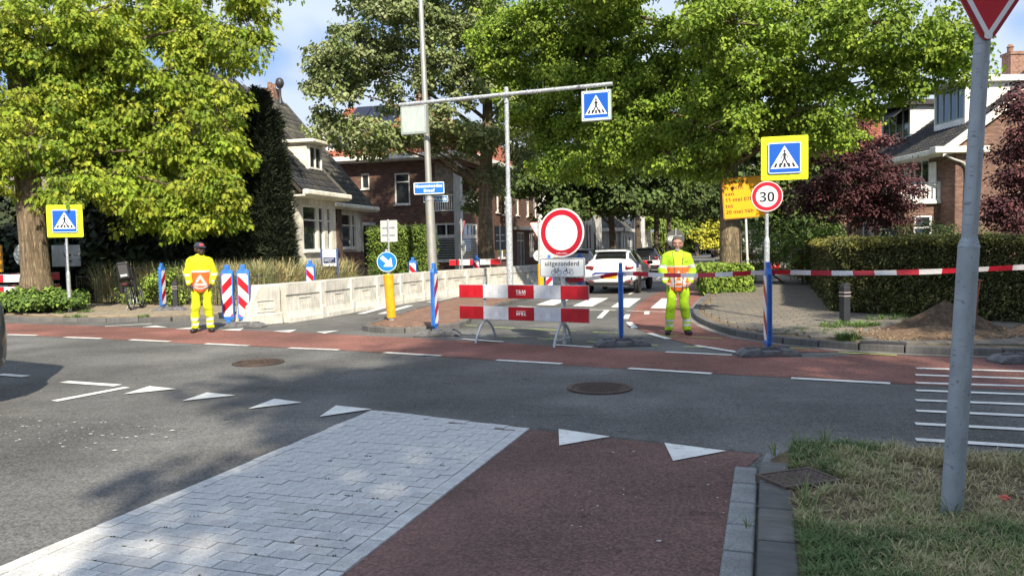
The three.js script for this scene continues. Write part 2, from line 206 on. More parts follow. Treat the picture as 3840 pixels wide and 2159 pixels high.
// stray flecks of white paint on the asphalt
{ const R = rng(77), g = []; for (let i = 0; i < 130; i++) { const near = i < 90, x = near ? -2.9 - R() * 2.6 : 0.3 + R() * 1.2, z = near ? -6.6 + (x + 3) * 0.35 + (R() - 0.5) * 0.9 : -6.0 + R() * 2.2, s = (near ? 0.006 : 0.004) + R() * R() * (near ? 0.024 : 0.012), a = R() * 6.28; g.push(sheet([0, 1, 2, 3, 4].map((k) => [x + Math.cos(a + k * 1.257) * s * (0.5 + R()), z + Math.sin(a + k * 1.257) * s * (0.3 + R() * 0.5)]), 0.013)); }
  part(road, 'paint_flecks', g, paintM).userData.kind = 'stuff'; }

// near side: red cycle path, white-coated block paving, kerbs and verge
struct('near_cycle_path', sheet([[0.122, -6.79], [1.9, -5.83], [1.65, -5.45], [1.02, -3.55], [0.2, -1], [-0.8, 2.3], [-2.91, 2.3]], 0.004), wornRedM, 'dark red cycle path leading towards the junction beside white block paving');
const A2 = [-0.316, 0.949], B2 = [0.949, 0.316], P0 = [-1.44, -7.73];
const pv = (b, a) => [P0[0] + B2[0] * b + A2[0] * a, P0[1] + B2[1] * b + A2[1] * a];
const paving = struct('paved_median', sheet([pv(0, 0), pv(1.785, 0.39), pv(1.785, 10), pv(0, 10)], 0.006), mat('joint sand', [0.15, 0.13, 0.105], 0.95, { map: scaled(T.soil, 2) }), 'flush strip of white-coated block paving between two lanes');
{
  const R = rng(5), W = 1.79, PL = 0.197, PW = 0.1, gap = 0.005, tops = ['a', 'b', 'c', 'd'].map((k, i) => mat('white coated paver ' + k, [[0.52, 0.52, 0.51], [0.465, 0.47, 0.465], [0.56, 0.56, 0.545], [0.495, 0.485, 0.47]][i], 0.8, { map: scaled(T.stone, 1.6), bumpMap: scaled(T.gritBump, 1.5), bumpScale: 0.004 }));
  const shapes = {};
  const geoFor = (l, w) => shapes[l.toFixed(3) + w] || (shapes[l.toFixed(3) + w] = rbox(l - gap, 0.05, w - gap, 0.004, 0, 0, 0, 0, 0, 0, 1));
  const all = [], ang = -Math.atan2(B2[1], B2[0]);
  const put = (b, a, l, w, turn) => { const [x, z] = pv(b, a); all.push({ x, z, l, w, turn, d: Math.hypot(x, z + 1.5) }); };
  const end = (b) => 0.4 * b / W;
  for (const eb of [0.0525, W - 0.0525]) for (let a = end(eb) + 0.13; a < 5.6; a += 0.21) put(eb, a, 0.21, 0.105, ang + Math.PI / 2);
  for (let k = 0, b = 0.105; b < W - 0.2; b += 0.21, k++) put(b + 0.105, end(b + 0.1) + 0.055, 0.21, 0.105, ang + 0.03 - Math.atan2(0.4, W));
  for (let r = 0; r < 59; r++) {
    const a = r * PW + 0.055; let b = 0.107 + (r % 2 ? -PL / 2 : 0);
    while (b < W - 0.107) { const l0 = Math.max(b, 0.107), l1 = Math.min(b + PL, W - 0.107); if (l1 - l0 > 0.05 && a > end((l0 + l1) / 2) + 0.118) put((l0 + l1) / 2, a, l1 - l0, PW, ang); b += PL; }
  }
  all.sort((p, q) => p.d - q.d);
  const rest = [];
  all.forEach((p, i) => {
    const g = geoFor(p.l, p.w), y = -0.01 + (R() - 0.5) * 0.007, tx = (R() - 0.5) * 0.022, tz = (R() - 0.5) * 0.022, m = tops[Math.floor(R() * 4)];
    if (i < 300) { const o = part(paving, 'paver', g, m); o.position.set(p.x, y, p.z); o.rotation.set(tx, p.turn, tz); }
    else rest.push(g.clone().applyMatrix4(M4(p.x, y, p.z, p.turn, 1, tx, tz)));
  });
  if (rest.length) part(paving, 'far_pavers', rest, tops[0]).userData.kind = 'stuff';
  // sprigs of weed in the joints
  const w = []; for (let i = 0; i < 60; i++) { const a0 = Math.round((1.2 + R() * 3.8) / PW) * PW, [x, z] = pv(0.2 + R() * 1.45, a0); for (let k = 0; k < 3; k++) w.push(box(0.003, 0.006, 0.012, x + (R() - 0.5) * 0.05, 0.016, z + (R() - 0.5) * 0.006, R() * 3)); }
  part(paving, 'joint_moss', w, mat('moss', [0.06, 0.065, 0.025], 0.95)).userData.kind = 'stuff';
}
const kerbM = ['a', 'b', 'c'].map((k, i) => mat('kerb concrete ' + k, [[0.11, 0.108, 0.105], [0.095, 0.093, 0.09], [0.125, 0.12, 0.112]][i], 0.88, { map: scaled(T.concrete, 1.1), bumpMap: scaled(T.gritBump, 1), bumpScale: 0.004 }));
const kerbLightM = ['a', 'b'].map((k, i) => mat('grey gutter slab ' + k, [[0.24, 0.25, 0.25], [0.21, 0.215, 0.215]][i], 0.85, { map: scaled(T.stone, 1), bumpMap: scaled(T.gritBump, 1), bumpScale: 0.004 }));
function kerbRun(parent, pts, w, h, len, ms, seed, off = 0) {
  const R = rng(seed); let acc = [], L = 0; const cum = [0];
  for (let i = 1; i < pts.length; i++) { L += Math.hypot(pts[i][0] - pts[i - 1][0], pts[i][1] - pts[i - 1][1]); cum.push(L); }
  const at = (s) => { let i = 1; while (i < cum.length - 1 && cum[i] < s) i++; const t = (s - cum[i - 1]) / (cum[i] - cum[i - 1]); return [lerp(pts[i - 1][0], pts[i][0], t), lerp(pts[i - 1][1], pts[i][1], t)]; };
  const g = rbox(len - 0.008, h, w, 0.018, 0, h / 2, 0);
  for (let s = 0; s + len <= L + 0.01; s += len) { const a = at(s), b = at(Math.min(s + len, L)), q = Math.atan2(b[1] - a[1], b[0] - a[0]); const o = part(parent, 'kerbstone', g, ms[Math.floor(R() * ms.length)]); o.position.set((a[0] + b[0]) / 2 - Math.sin(q) * off, (R() - 0.5) * 0.004 - 0.02, (a[1] + b[1]) / 2 + Math.cos(q) * off); o.rotation.y = -q; }
}
// verge
const vergePts = [[1.13, -3.3], [1.66, -4.9], [1.8, -5.35], [2.1, -5.68], [2.45, -5.7], [3.1, -5.33], [3.54, -5.2], [6, -4.2], [14, -0.2], [14, 4], [-1.25, 4]];
const verge = struct('verge', sheet(vergePts, 0.1), mat('verge soil', [0.15, 0.12, 0.075], 0.95, { map: scaled(T.soil, 1.1), bumpMap: scaled(T.gritBump, 0.5), bumpScale: 0.02 }), 'rough grass verge with bare patches behind a dark kerb');
{
  const dir = [-0.316, 0.949];
  kerbRun(verge, Array.from({ length: 12 }, (_, i) => [1.795 + dir[0] * i * 0.5, -5.25 + dir[1] * i * 0.5]), 0.19, 0.135, 0.5, kerbM, 3);
  kerbRun(verge, Array.from({ length: 14 }, (_, i) => [1.655 + dir[0] * i * 0.4, -5.43 + dir[1] * i * 0.4]), 0.16, 0.05, 0.4, kerbLightM, 4);
  kerbRun(verge, curve2([[1.72, -5.2], [1.84, -5.5], [2.05, -5.72], [2.35, -5.78], [2.9, -5.52], [3.6, -5.2], [6, -4.25], [10, -2.3]], 40), 0.1, 0.11, 0.4, kerbLightM, 6);
  // iron service cover set in the verge beside the kerb
  const c = thing('service_cover', 'rectangular brown chequered metal service cover sunk in the grass verge', 'cover', [1.8, 0.108, -4.83], 0.32);
  const ironM = mat('rusty iron', [0.13, 0.095, 0.08], 0.65, { metalness: 0.4, map: scaled(T.blotch, 3) });
  part(c, 'frame', [box(0.42, 0.05, 0.02, 0, 0, 0.14), box(0.42, 0.05, 0.02, 0, 0, -0.14), box(0.02, 0.05, 0.26, -0.2, 0, 0), box(0.02, 0.05, 0.26, 0.2, 0, 0)], ironM);
  const st = []; for (let i = 0; i < 15; i++) for (let j = 0; j < 10; j++) st.push(box(0.017, 0.006, 0.006, -0.175 + i * 0.025, 0.021, -0.11 + j * 0.024, (i + j) % 2 ? 0.8 : -0.8));
  part(c, 'lid', [box(0.375, 0.04, 0.252, 0, 0, 0), ...st], ironM);
}
// round manhole covers in the road
{
  const iron = mat('manhole iron', [0.085, 0.06, 0.05], 0.6, { metalness: 0.45, map: scaled(T.blotch, 2) });
  const c = thing('manhole_cover', 'round rusty manhole cover in the sunlit asphalt near the man in the cap', 'manhole cover', [-3.76, 0.004, -11.26], 0.4);
  part(c, 'frame', (() => { const s = discShape(0.37), h = new THREE.Path(); h.absarc(0, 0, 0.315, 0, 6.2832, true); s.holes.push(h); const g = prism(s, 0.03, 0.003); g.rotateX(-Math.PI / 2); return g; })(), iron);
  const ribs = []; for (let i = -6; i <= 6; i++) { const w = Math.sqrt(0.24 ** 2 - (i * 0.036) ** 2); ribs.push(box(w * 2, 0.008, 0.014, 0, 0.014, i * 0.036)); }
  part(c, 'lid', [cyl(0.308, 0.308, 0.022, 0, -0.012, 0, 40), new THREE.TorusGeometry(0.275, 0.008, 6, 40).rotateX(Math.PI / 2).translate(0, 0.01, 0), ...ribs], iron);
  dup(c, [0.98, 0.004, -8.7], 1.2, 'round rusty manhole cover in the shaded asphalt ahead of the white block paving');
}

// right pavement with tiles and kerb
const pavR = struct('pavement', sheet([...kerbRPts, [120, -158], [120, 1]], 0.1), mat('paving sand', [0.17, 0.14, 0.10], 0.95, { map: scaled(T.soil, 0.8) }), 'tiled pavement curving round the corner beside the clipped hedge');
kerbRun(pavR, kerbRPts.slice(8, 150), 0.14, 0.14, 0.6, kerbM, 8, -0.02);
const tileM = ['a', 'b', 'c', 'd'].map((k, i) => mat('pavement tile ' + k, [[0.19, 0.165, 0.135], [0.165, 0.15, 0.125], [0.21, 0.18, 0.145], [0.18, 0.16, 0.135]][i], 0.9, { map: scaled(T.blotch, 0.7), bumpMap: scaled(T.gritBump, 1), bumpScale: 0.003 }));
function layTiles(parent, poly, y, ang, sx, sz, seed, maxParts, ms, keep) {
  const R = rng(seed), c = Math.cos(ang), s = Math.sin(ang), xs = poly.map((p) => p[0]), zs = poly.map((p) => p[1]), cx = (Math.min(...xs) + Math.max(...xs)) / 2, cz = (Math.min(...zs) + Math.max(...zs)) / 2, Rr = Math.hypot(Math.max(...xs) - cx, Math.max(...zs) - cz);
  const g = rbox(sx - 0.006, 0.06, sz - 0.006, 0.004, 0, 0, 0, 0, 0, 0, 1), list = [];
  const nx = Math.ceil(Rr / sx), nz = Math.ceil(Rr / sz);
  for (let j = -nz; j <= nz; j++) for (let i = -nx; i <= nx; i++) { const u = (i + (j % 2 ? 0.5 : 0)) * sx, v = j * sz, x = cx + u * c + v * s, z = cz - u * s + v * c; let ok = true; for (const [a, b] of [[-1, -1], [1, -1], [-1, 1], [1, 1]]) if (!inside(poly, x + (a * sx * c + b * sz * s) * 0.5, z + (-a * sx * s + b * sz * c) * 0.5)) { ok = false; break; } if (ok && (!keep || keep(x, z))) list.push([x, z]); }
  list.sort((a, b) => Math.hypot(...a) - Math.hypot(...b));
  const rest = ms.map(() => []);
  list.forEach(([x, z], i) => { const k = Math.floor(R() * ms.length), yy = y - 0.03 + (R() - 0.5) * 0.006, rx = (R() - 0.5) * 0.016, rz = (R() - 0.5) * 0.016; if (i < maxParts) { const o = part(parent, 'paving_tile', g, ms[k]); o.position.set(x, yy, z); o.rotation.set(rx, ang, rz); } else rest[k].push(M4(x, yy, z, ang, 1, rx, rz)); });
  rest.forEach((r, k) => { if (r.length) instanced(parent, 'far_paving_tiles', g, ms[k], r); });
}
{
  const inner = kerbRPts.map(([x, z], i) => { const n = kerbRPts[Math.min(i + 1, 179)], p = kerbRPts[Math.max(i - 1, 0)], L = Math.hypot(n[0] - p[0], n[1] - p[1]); return [x - (n[1] - p[1]) / L * 0.1, z + (n[0] - p[0]) / L * 0.1]; }).slice(18, 128);
  const last = inner[inner.length - 1];
  layTiles(pavR, [...inner, [last[0] + 4.5, last[1] + 2], [11.2, -26], [8, -17.6], [8.2, -14.6], [14, -11.6], inner[0]], 0.128, -0.25, 0.3, 0.3, 21, 300, tileM);
}
// left pavement and gardens
const pavLPts = [[-80, -52], [-40, -33.6], [-13.53, -20.25], ...curve2([[-12.2, -19.45], [-10.56, -18.85], [-8.9, -18.6], [-7.6, -18.95], [-6.6, -20], [-5.7, -22], [-4.6, -25.4], [-2.6, -29.6], [0.9, -36], [5.6, -46], [13, -74], [33, -150]], 70)];
const pavL = struct('corner_pavement', sheet([...pavLPts, [-80, -150]], 0.1), mat('left paving sand', [0.2, 0.155, 0.105], 0.95, { map: scaled(T.soil, 0.8) }), 'brownish tiled pavement in front of the garden and behind the concrete barrier');
kerbRun(pavL, [[-20, -23.5], [-13.53, -20.25], ...pavLPts.slice(3, 34)], 0.14, 0.13, 0.8, kerbM, 9, 0.02);
layTiles(pavL, [[-15, -21.1], [-13.5, -20.4], [-12.2, -19.65], [-10.5, -19.05], [-8.9, -18.8], [-7.65, -19.15], [-6.7, -20.2], [-5.9, -22.1], [-7.0, -22.1], [-8.6, -22.6], [-15, -25.2]], 0.126, 0.42, 0.3, 0.3, 22, 220, ['a', 'b', 'c'].map((k, i) => mat('brown pavement tile ' + k, [[0.30, 0.245, 0.175], [0.27, 0.225, 0.165], [0.325, 0.265, 0.19]][i], 0.92, { map: scaled(T.blotch, 0.7) })));
struct('garden_soil', sheet([[-50, -40], [-14, -25], [-8.6, -22.3], [-7.0, -21.7], [-6.0, -25.5], [-5.4, -29], [-5.3, -33], [-3.6, -39], [-9, -46], [-50, -60]], 0.14), mat('garden soil', [0.10, 0.075, 0.045], 0.95, { map: scaled(T.soil, 0.9) }), 'brown garden soil under the tall ornamental grasses');
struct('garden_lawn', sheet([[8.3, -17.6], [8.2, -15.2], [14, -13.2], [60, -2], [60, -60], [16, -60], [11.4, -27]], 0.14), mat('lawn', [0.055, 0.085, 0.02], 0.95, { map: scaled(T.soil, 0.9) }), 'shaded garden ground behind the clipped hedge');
// traffic island
const islPts = curve2([[-3.05, -15.72], [-2.65, -15.15], [-1.9, -15.0], [-1.25, -15.5], [-1.0, -16.5], [-0.98, -18], [-0.5, -20.5], [0.3, -23.5], [0.75, -25.1], [1.2, -26.6], [0.7, -27.6], [-0.4, -27.2], [-1.55, -24.96], [-2.2, -21.78], [-2.75, -18.34], [-3.05, -15.72]], 70);
const island = struct('traffic_island', sheet(islPts, 0.1), mat('island bed', [0.16, 0.11, 0.08], 0.95, { map: scaled(T.soil, 1) }), 'kerbed traffic island of reddish brick paving in the mouth of the side street');
kerbRun(island, islPts, 0.12, 0.135, 0.42, kerbM, 12);
layTiles(island, islPts.map(([x, z]) => { const cx = -0.9, cz = -21; return [cx + (x - cx) * 0.93, cz + (z - cz) * 0.98]; }), 0.122, 0.3, 0.21, 0.105, 31, 280, ['a', 'b', 'c'].map((k, i) => mat('clinker ' + k, [[0.22, 0.12, 0.085], [0.19, 0.115, 0.085], [0.25, 0.15, 0.105]][i], 0.88, { map: scaled(T.blotch, 1) })));
// ================= HOUSES =================
const TMPC = new THREE.Color();
// a wall in the local plane z = 0 of a frame: mortar slab with real openings, bricks standing proud of it
function wallFrame(parent, ox, oz, turn) { const f = new THREE.Matrix4().makeRotationY(turn); f.setPosition(ox, 0, oz); return f; }
function slabWall(outline, holes, thick) { const s = new THREE.Shape(outline.map(([x, y]) => new THREE.Vector2(x, y))); for (const [a, b, c, d] of holes) { const p = new THREE.Path(); p.moveTo(a, c); p.lineTo(a, d); p.lineTo(b, d); p.lineTo(b, c); p.closePath(); s.holes.push(p); } const g = new THREE.ExtrudeGeometry(s, { depth: thick, bevelEnabled: false }); g.translate(0, 0, -thick); return uvMetres(g); }
const brickGeo = rbox(0.21, 0.052, 0.03, 0.003, 0, 0, 0, 0, 0, 0, 1);
const brickWhite = mat('brick', [1, 1, 1], 0.9, { map: scaled(T.blotch, 2) });
function brickwork(parent, name, F, outline, holes, palette, seed, minX = -1e9, maxX = 1e9) {
  const R = rng(seed), xs = outline.map((p) => p[0]), ys = outline.map((p) => p[1]), x0 = Math.min(...xs), x1 = Math.max(...xs), y1 = Math.max(...ys), ms = [], cs = [];
  for (let r = 0, y = Math.min(...ys) + 0.035; y < y1; y += 0.0625, r++) {
    for (let x = x0 + (r % 2 ? 0.055 : -0.055); x < x1 + 0.11; x += 0.22) {
      let a = Math.max(x - 0.105, x0), b = Math.min(x + 0.105, x1);
      for (const [h0, h1, h2, h3] of holes) if (y > h2 - 0.02 && y < h3 + 0.02) { if (a < h0 && b > h0) b = h0; else if (a < h1 && b > h1) a = h1; else if (a >= h0 && b <= h1) b = a; }
      if (b - a < 0.03 || !inside(outline, (a + b) / 2, y) || (a + b) / 2 < minX || (a + b) / 2 > maxX) continue;
      const m = M4((a + b) / 2, y, 0.004 + (R() - 0.5) * 0.004, 0, [(b - a) / 0.21, 1, 1]); m.premultiply(F); ms.push(m);
      const p = palette[Math.floor(R() * palette.length)], v = 0.85 + R() * 0.3; cs.push(lin(p[0] * v, p[1] * v, p[2] * v));
    }
  }
  return instanced(parent, name, brickGeo, brickWhite, ms, cs);
}
const mortarM = mat('mortar', [0.26, 0.22, 0.18], 0.95, { map: scaled(T.blotch, 1) });
// window or door set in an opening of a wall frame
function windowAt(parent, F, [x0, x1, y0, y1], o = {}) {
  const w = x1 - x0, h = y1 - y0, fr = o.frame ?? 0.07, cx = (x0 + x1) / 2, z = o.z ?? -0.06, g = [];
  g.push(box(w, fr, 0.08, cx, y1 - fr / 2, z), box(w, fr, 0.08, cx, y0 + fr / 2, z), box(fr, h - 2 * fr, 0.08, x0 + fr / 2, (y0 + y1) / 2, z), box(fr, h - 2 * fr, 0.08, x1 - fr / 2, (y0 + y1) / 2, z));
  for (const t of o.rails ?? []) g.push(box(w - 2 * fr, fr * 0.8, 0.07, cx, y0 + h * t, z));
  for (const t of o.stiles ?? []) g.push(box(fr * 0.8, h - 2 * fr, 0.066, x0 + w * t, (y0 + y1) / 2, z));
  const win = part(parent, o.door ? 'door' : 'window', merge(g).applyMatrix4(F), o.mat ?? whiteM);
  part(win, 'pane', box(w - fr, h - fr, 0.012, cx, (y0 + y1) / 2, z - 0.012).applyMatrix4(F), o.glass ?? glassM);
  if (o.sill !== false) part(win, 'sill', box(w + 0.1, 0.05, 0.16, cx, y0 - 0.028, 0.02).applyMatrix4(F), o.sillMat ?? whiteM);
  if (o.curtain) part(win, 'curtain', [box(w * 0.2, h - fr, 0.02, x0 + w * 0.16, (y0 + y1) / 2, z - 0.1), box(w * 0.2, h - fr, 0.02, x1 - w * 0.16, (y0 + y1) / 2, z - 0.1)].map((q) => q.applyMatrix4(F)), mat('curtain', [0.5, 0.48, 0.44], 0.9));
  return win;
}
// interlocking clay tile
const tileGeo = (() => { const w = 0.25, l = 0.36, n = 6, P = [], I = []; for (let j = 0; j < 2; j++) for (let i = 0; i <= n; i++) { const u = i / n, y = 0.028 * Math.sin(u * Math.PI * 2 - 0.6) + (j ? 0.006 : 0.036); P.push((u - 0.5) * w * 1.04, y, j ? -l : 0); } for (let i = 0; i <= n; i++) { const u = i / n; P.push((u - 0.5) * w * 1.04, 0.028 * Math.sin(u * Math.PI * 2 - 0.6) + 0.008, 0); } for (let i = 0; i < n; i++) { const a = i, b = i + 1, c = n + 1 + i, d = n + 2 + i, e = 2 * n + 2 + i; I.push(a, b, d, a, d, c, e, e + 1, b, e, b, a); } const g = new THREE.BufferGeometry(); g.setAttribute('position', new THREE.Float32BufferAttribute(P, 3)); g.setIndex(I); const q = g.toNonIndexed(); q.computeVertexNormals(); return uvMetres(q); })();
// roof plane: eave from e0 to e1 (local), rising towards r (a point on the ridge above e0); tiles laid over a board
function roofPlane(parent, e0, e1, r0, r1, palette, seed, name, nParts = 0, keep) {
  const a = V3(...e0), b = V3(...e1), c = V3(...r0), d = V3(...r1), u = b.clone().sub(a), W = u.length(); u.normalize();
  let up = c.clone().sub(a); up.addScaledVector(u, -up.dot(u)); const H = up.length(); up.normalize(); const n = new THREE.Vector3().crossVectors(u, up).normalize(); if (n.y < 0) n.negate();
  const bg = new THREE.BufferGeometry(), lift = n.clone().multiplyScalar(-0.03), lo = n.clone().multiplyScalar(-0.12);
  const top = [a, b, d, c].map((p) => p.clone().add(lift)), bot = [a, b, d, c].map((p) => p.clone().add(lo)), P = [], quad = (p, q, s, t) => P.push(...p, ...q, ...s, ...p, ...s, ...t);
  quad(...top); quad(bot[3], bot[2], bot[1], bot[0]); for (let i = 0; i < 4; i++) quad(bot[i], bot[(i + 1) % 4], top[(i + 1) % 4], top[i]);
  bg.setAttribute('position', new THREE.Float32BufferAttribute(P.flatMap((v) => v), 3)); bg.computeVertexNormals();
  const roof = part(parent, name, uvMetres(bg), mat('roof board', [0.05, 0.045, 0.04], 0.95));
  const R = rng(seed), rot = new THREE.Matrix4().makeBasis(u, n, up.clone().negate()), list = [];
  if (rot.determinant() < 0) rot.makeBasis(u.clone().negate(), n, up.clone().negate());
  const cu = c.clone().sub(a).dot(u), du = d.clone().sub(a).dot(u);
  for (let v = 0; v < H - 0.05; v += 0.3) { const t = v / H, l = cu * t + 0.05, rr = lerp(W, du, t) - 0.05; for (let x = 0.125; x < W; x += 0.25) { if (x < l || x > rr) continue; if (keep && !keep(x, v)) continue; const p = a.clone().addScaledVector(u, x).addScaledVector(up, v).addScaledVector(n, 0.004 + R() * 0.006); const m = new THREE.Matrix4().makeTranslation(p.x, p.y, p.z).multiply(rot); m.multiply(M4(0, 0, 0, (R() - 0.5) * 0.03, 1, (R() - 0.5) * 0.03)); const k = palette[Math.floor(R() * palette.length)], s = 0.8 + R() * 0.4; list.push([m, lin(k[0] * s, k[1] * s, k[2] * s), Math.floor(R() * palette.length), s]); } }
  const tm = palette.map((k, i) => mat('roof tile ' + k.map((q) => q.toFixed(3)).join('-'), k, 0.8, { map: scaled(T.blotch, 1.5) })), rest = [], rc = [];
  const skip = nParts ? Math.max(0, Math.floor((list.length - nParts) / 2)) : 0;
  list.forEach(([m, col, k], i) => { if (nParts && i >= skip && i < skip + nParts) { const o = part(roof, 'roof_tile', tileGeo, tm[k]); o.applyMatrix4(m); } else { rest.push(m); rc.push(col); } });
  if (rest.length) instanced(roof, 'roof_tiles', tileGeo, mat('roof tiles', [1, 1, 1], 0.8, { map: scaled(T.blotch, 1.5) }), rest, rc);
  return roof;
}
const I4 = new THREE.Matrix4(), FR = (ox, oz, turn) => wallFrame(null, ox, oz, turn);
const DARKT = [[0.022, 0.023, 0.028], [0.028, 0.028, 0.03], [0.04, 0.037, 0.032], [0.018, 0.02, 0.025]], MOSST = [[0.045, 0.043, 0.037], [0.06, 0.056, 0.042], [0.035, 0.035, 0.032], [0.075, 0.071, 0.052]], REDT = [[0.27, 0.082, 0.046], [0.31, 0.095, 0.052], [0.23, 0.07, 0.04], [0.30, 0.11, 0.07]];
const BRICKS = [[0.17, 0.095, 0.075], [0.20, 0.105, 0.08], [0.145, 0.085, 0.07], [0.225, 0.125, 0.09], [0.12, 0.075, 0.065]], BRICKS3 = [[0.24, 0.135, 0.10], [0.27, 0.155, 0.115], [0.20, 0.115, 0.09], [0.30, 0.185, 0.14], [0.22, 0.135, 0.105]];

// ---- white house with steep dark roof (local x runs away along the street, local z faces the street) ----
{
  const h = thing('white_house', 'cream white house with steep dark tiled roof, bay windows and ball finials', 'house', [-7.9, -0.17, -27.7], 1.318); h.scale.setScalar(1.18);
  const fB = FR(0, 0, 0), fA = FR(0, -1.5, 0), winB = [[0.72, 1.62, 1.55, 3.0], [1.72, 2.08, 1.55, 3.0], [2.3, 2.58, 1.55, 3.0]], winA = [[6.05, 7.1, 1.65, 3.0], [7.2, 7.5, 1.65, 3.0]];
  part(h, 'wall', slabWall([[0.15, 0.9], [2.9, 0.9], [2.9, 3.42], [0.15, 3.42]], winB, 0.25), creamM);
  part(h, 'plinth', slabWall([[0.15, 0], [2.9, 0], [2.9, 0.9], [0.15, 0.9]], [], 0.24), mortarM);
  brickwork(h, 'plinth_bricks', fB, [[0.15, 0], [2.9, 0], [2.9, 0.88], [0.15, 0.88]], [], BRICKS, 41);
  part(h, 'wall', slabWall([[2.9, 1.5], [8.2, 1.5], [8.2, 3.35], [2.9, 3.35]], winA, 0.25).applyMatrix4(fA), creamM);
  part(h, 'plinth', slabWall([[2.9, 0], [8.2, 0], [8.2, 1.5], [2.9, 1.5]], [], 0.24).applyMatrix4(fA), mortarM);
  brickwork(h, 'plinth_bricks', fA, [[2.9, 0], [8.2, 0], [8.2, 1.48], [2.9, 1.48]], [], BRICKS, 42);
  part(h, 'end_wall', box(0.25, 3.3, 1.4, 2.775, 1.66, -0.96), creamM);
  part(h, 'far_gable', prism([[-5.0, 7.5], [-1.5, 3.35], [-1.5, 0], [-8.5, 0], [-8.5, 3.35]].map(([z, y]) => [-z, y]), 0.25).applyMatrix4(new THREE.Matrix4().makeRotationY(Math.PI / 2)).translate(8.05, 0, 0), creamM);
  part(h, 'near_gable', prism([[3.4, 7.1], [0.1, 3.4], [0.1, 0], [7, 0], [7, 3.4]].map(([z, y]) => [z, y]), 0.25).applyMatrix4(new THREE.Matrix4().makeRotationY(Math.PI / 2)).translate(0.3, 0, 0), mat('painted brick gable', [0.16, 0.095, 0.08], 0.92, { map: scaled(T.blotch, 1.2) }));
  windowAt(h, FR(0.17, 0, -Math.PI / 2), [-5.35, -4.55, 1.7, 3.1], { rails: [0.68], frame: 0.07 });
  for (const w of winB) windowAt(h, fB, w, { rails: [0.68], frame: 0.06, curtain: w[1] - w[0] > 0.8 });
  for (const w of winA) windowAt(h, fA, w, { rails: [0.66], frame: 0.06, curtain: w[1] - w[0] > 0.8 });
  part(h, 'pilaster', box(0.4, 3.2, 0.3, 5.6, 1.6, -1.38), mat('dark brick pilaster', [0.12, 0.08, 0.065], 0.9, { map: scaled(T.blotch, 1) }));
  roofPlane(h, [0.05, 3.4, 0.4], [2.95, 3.4, 0.4], [0.05, 7.35, -3.4], [2.95, 7.35, -3.4], DARKT, 43, 'roof', 170);
  roofPlane(h, [2.96, 3.3, -1.12], [8.4, 3.3, -1.12], [2.96, 7.75, -5.0], [8.4, 7.75, -5.0], MOSST, 44, 'roof', 120);
  part(h, 'roof_back', [prism([[3.4, 7.3], [7.2, 3.4], [7.2, 3.3], [3.4, 7.15]], 2.9).applyMatrix4(new THREE.Matrix4().makeRotationY(Math.PI / 2)).translate(1.5, 0, 0), prism([[5, 7.7], [8.8, 3.4], [8.8, 3.3], [5, 7.55]], 5.4).applyMatrix4(new THREE.Matrix4().makeRotationY(Math.PI / 2)).translate(5.68, 0, 0)], mat('back roof', [0.05, 0.05, 0.05], 0.9));
  part(h, 'verge', [rod([2.97, 3.42, 0.38], [2.97, 7.36, -3.42], 0.07), rod([8.42, 3.32, -1.14], [8.42, 7.77, -5.02], 0.07)], mat('verge tile', [0.07, 0.068, 0.06], 0.85, { map: scaled(T.blotch, 1.5) }));
  part(h, 'gutter', [rbox(3.0, 0.17, 0.2, 0.05, 1.5, 3.34, 0.5), rbox(3.0, 0.06, 0.5, 0.02, 1.5, 3.24, 0.24)], creamM);
  part(h, 'gutter', [rbox(5.9, 0.17, 0.2, 0.05, 5.7, 3.24, -1.02), rbox(5.9, 0.06, 0.5, 0.02, 5.7, 3.14, -1.26)], creamM);
  const d = part(h, 'dormer', [box(1.0, 0.95, 0.1, 2.25, 4.62, -0.42), box(0.08, 0.9, 1.1, 2.73, 4.63, -0.93), box(0.08, 0.9, 1.1, 1.77, 4.63, -0.93)], creamM);
  part(d, 'dormer_roof', [rbox(1.3, 0.13, 1.6, 0.05, 2.25, 5.13, -0.85)], creamM);
  windowAt(d, FR(0, -0.3, 0), [1.83, 2.67, 4.25, 5.02], { stiles: [0.5], frame: 0.06, sill: false });
  for (const [x, y, z] of [[2.3, 7.3, -3.4], [8.0, 7.72, -5.0]]) { const f = part(h, 'finial', new THREE.LatheGeometry([[0.12, 0], [0.1, 0.12], [0.055, 0.3], [0.05, 0.62], [0.1, 0.66], [0.16, 0.76], [0.18, 0.86], [0.15, 0.99], [0.08, 1.06], [0, 1.08]].map(([a, b]) => new THREE.Vector2(a, b)), 18), mat('dark zinc', [0.045, 0.047, 0.05], 0.5, { metalness: 0.3 })); f.position.set(x, y, z); }
  part(h, 'chimney', [box(0.6, 1.0, 0.5, 8.2, 7.9, -5.5), cyl(0.1, 0.09, 0.25, 8.05, 8.4, -5.5), cyl(0.1, 0.09, 0.25, 8.35, 8.4, -5.5)], mat('chimney brick', [0.26, 0.15, 0.11], 0.9, { map: scaled(T.blotch, 2) }));
}
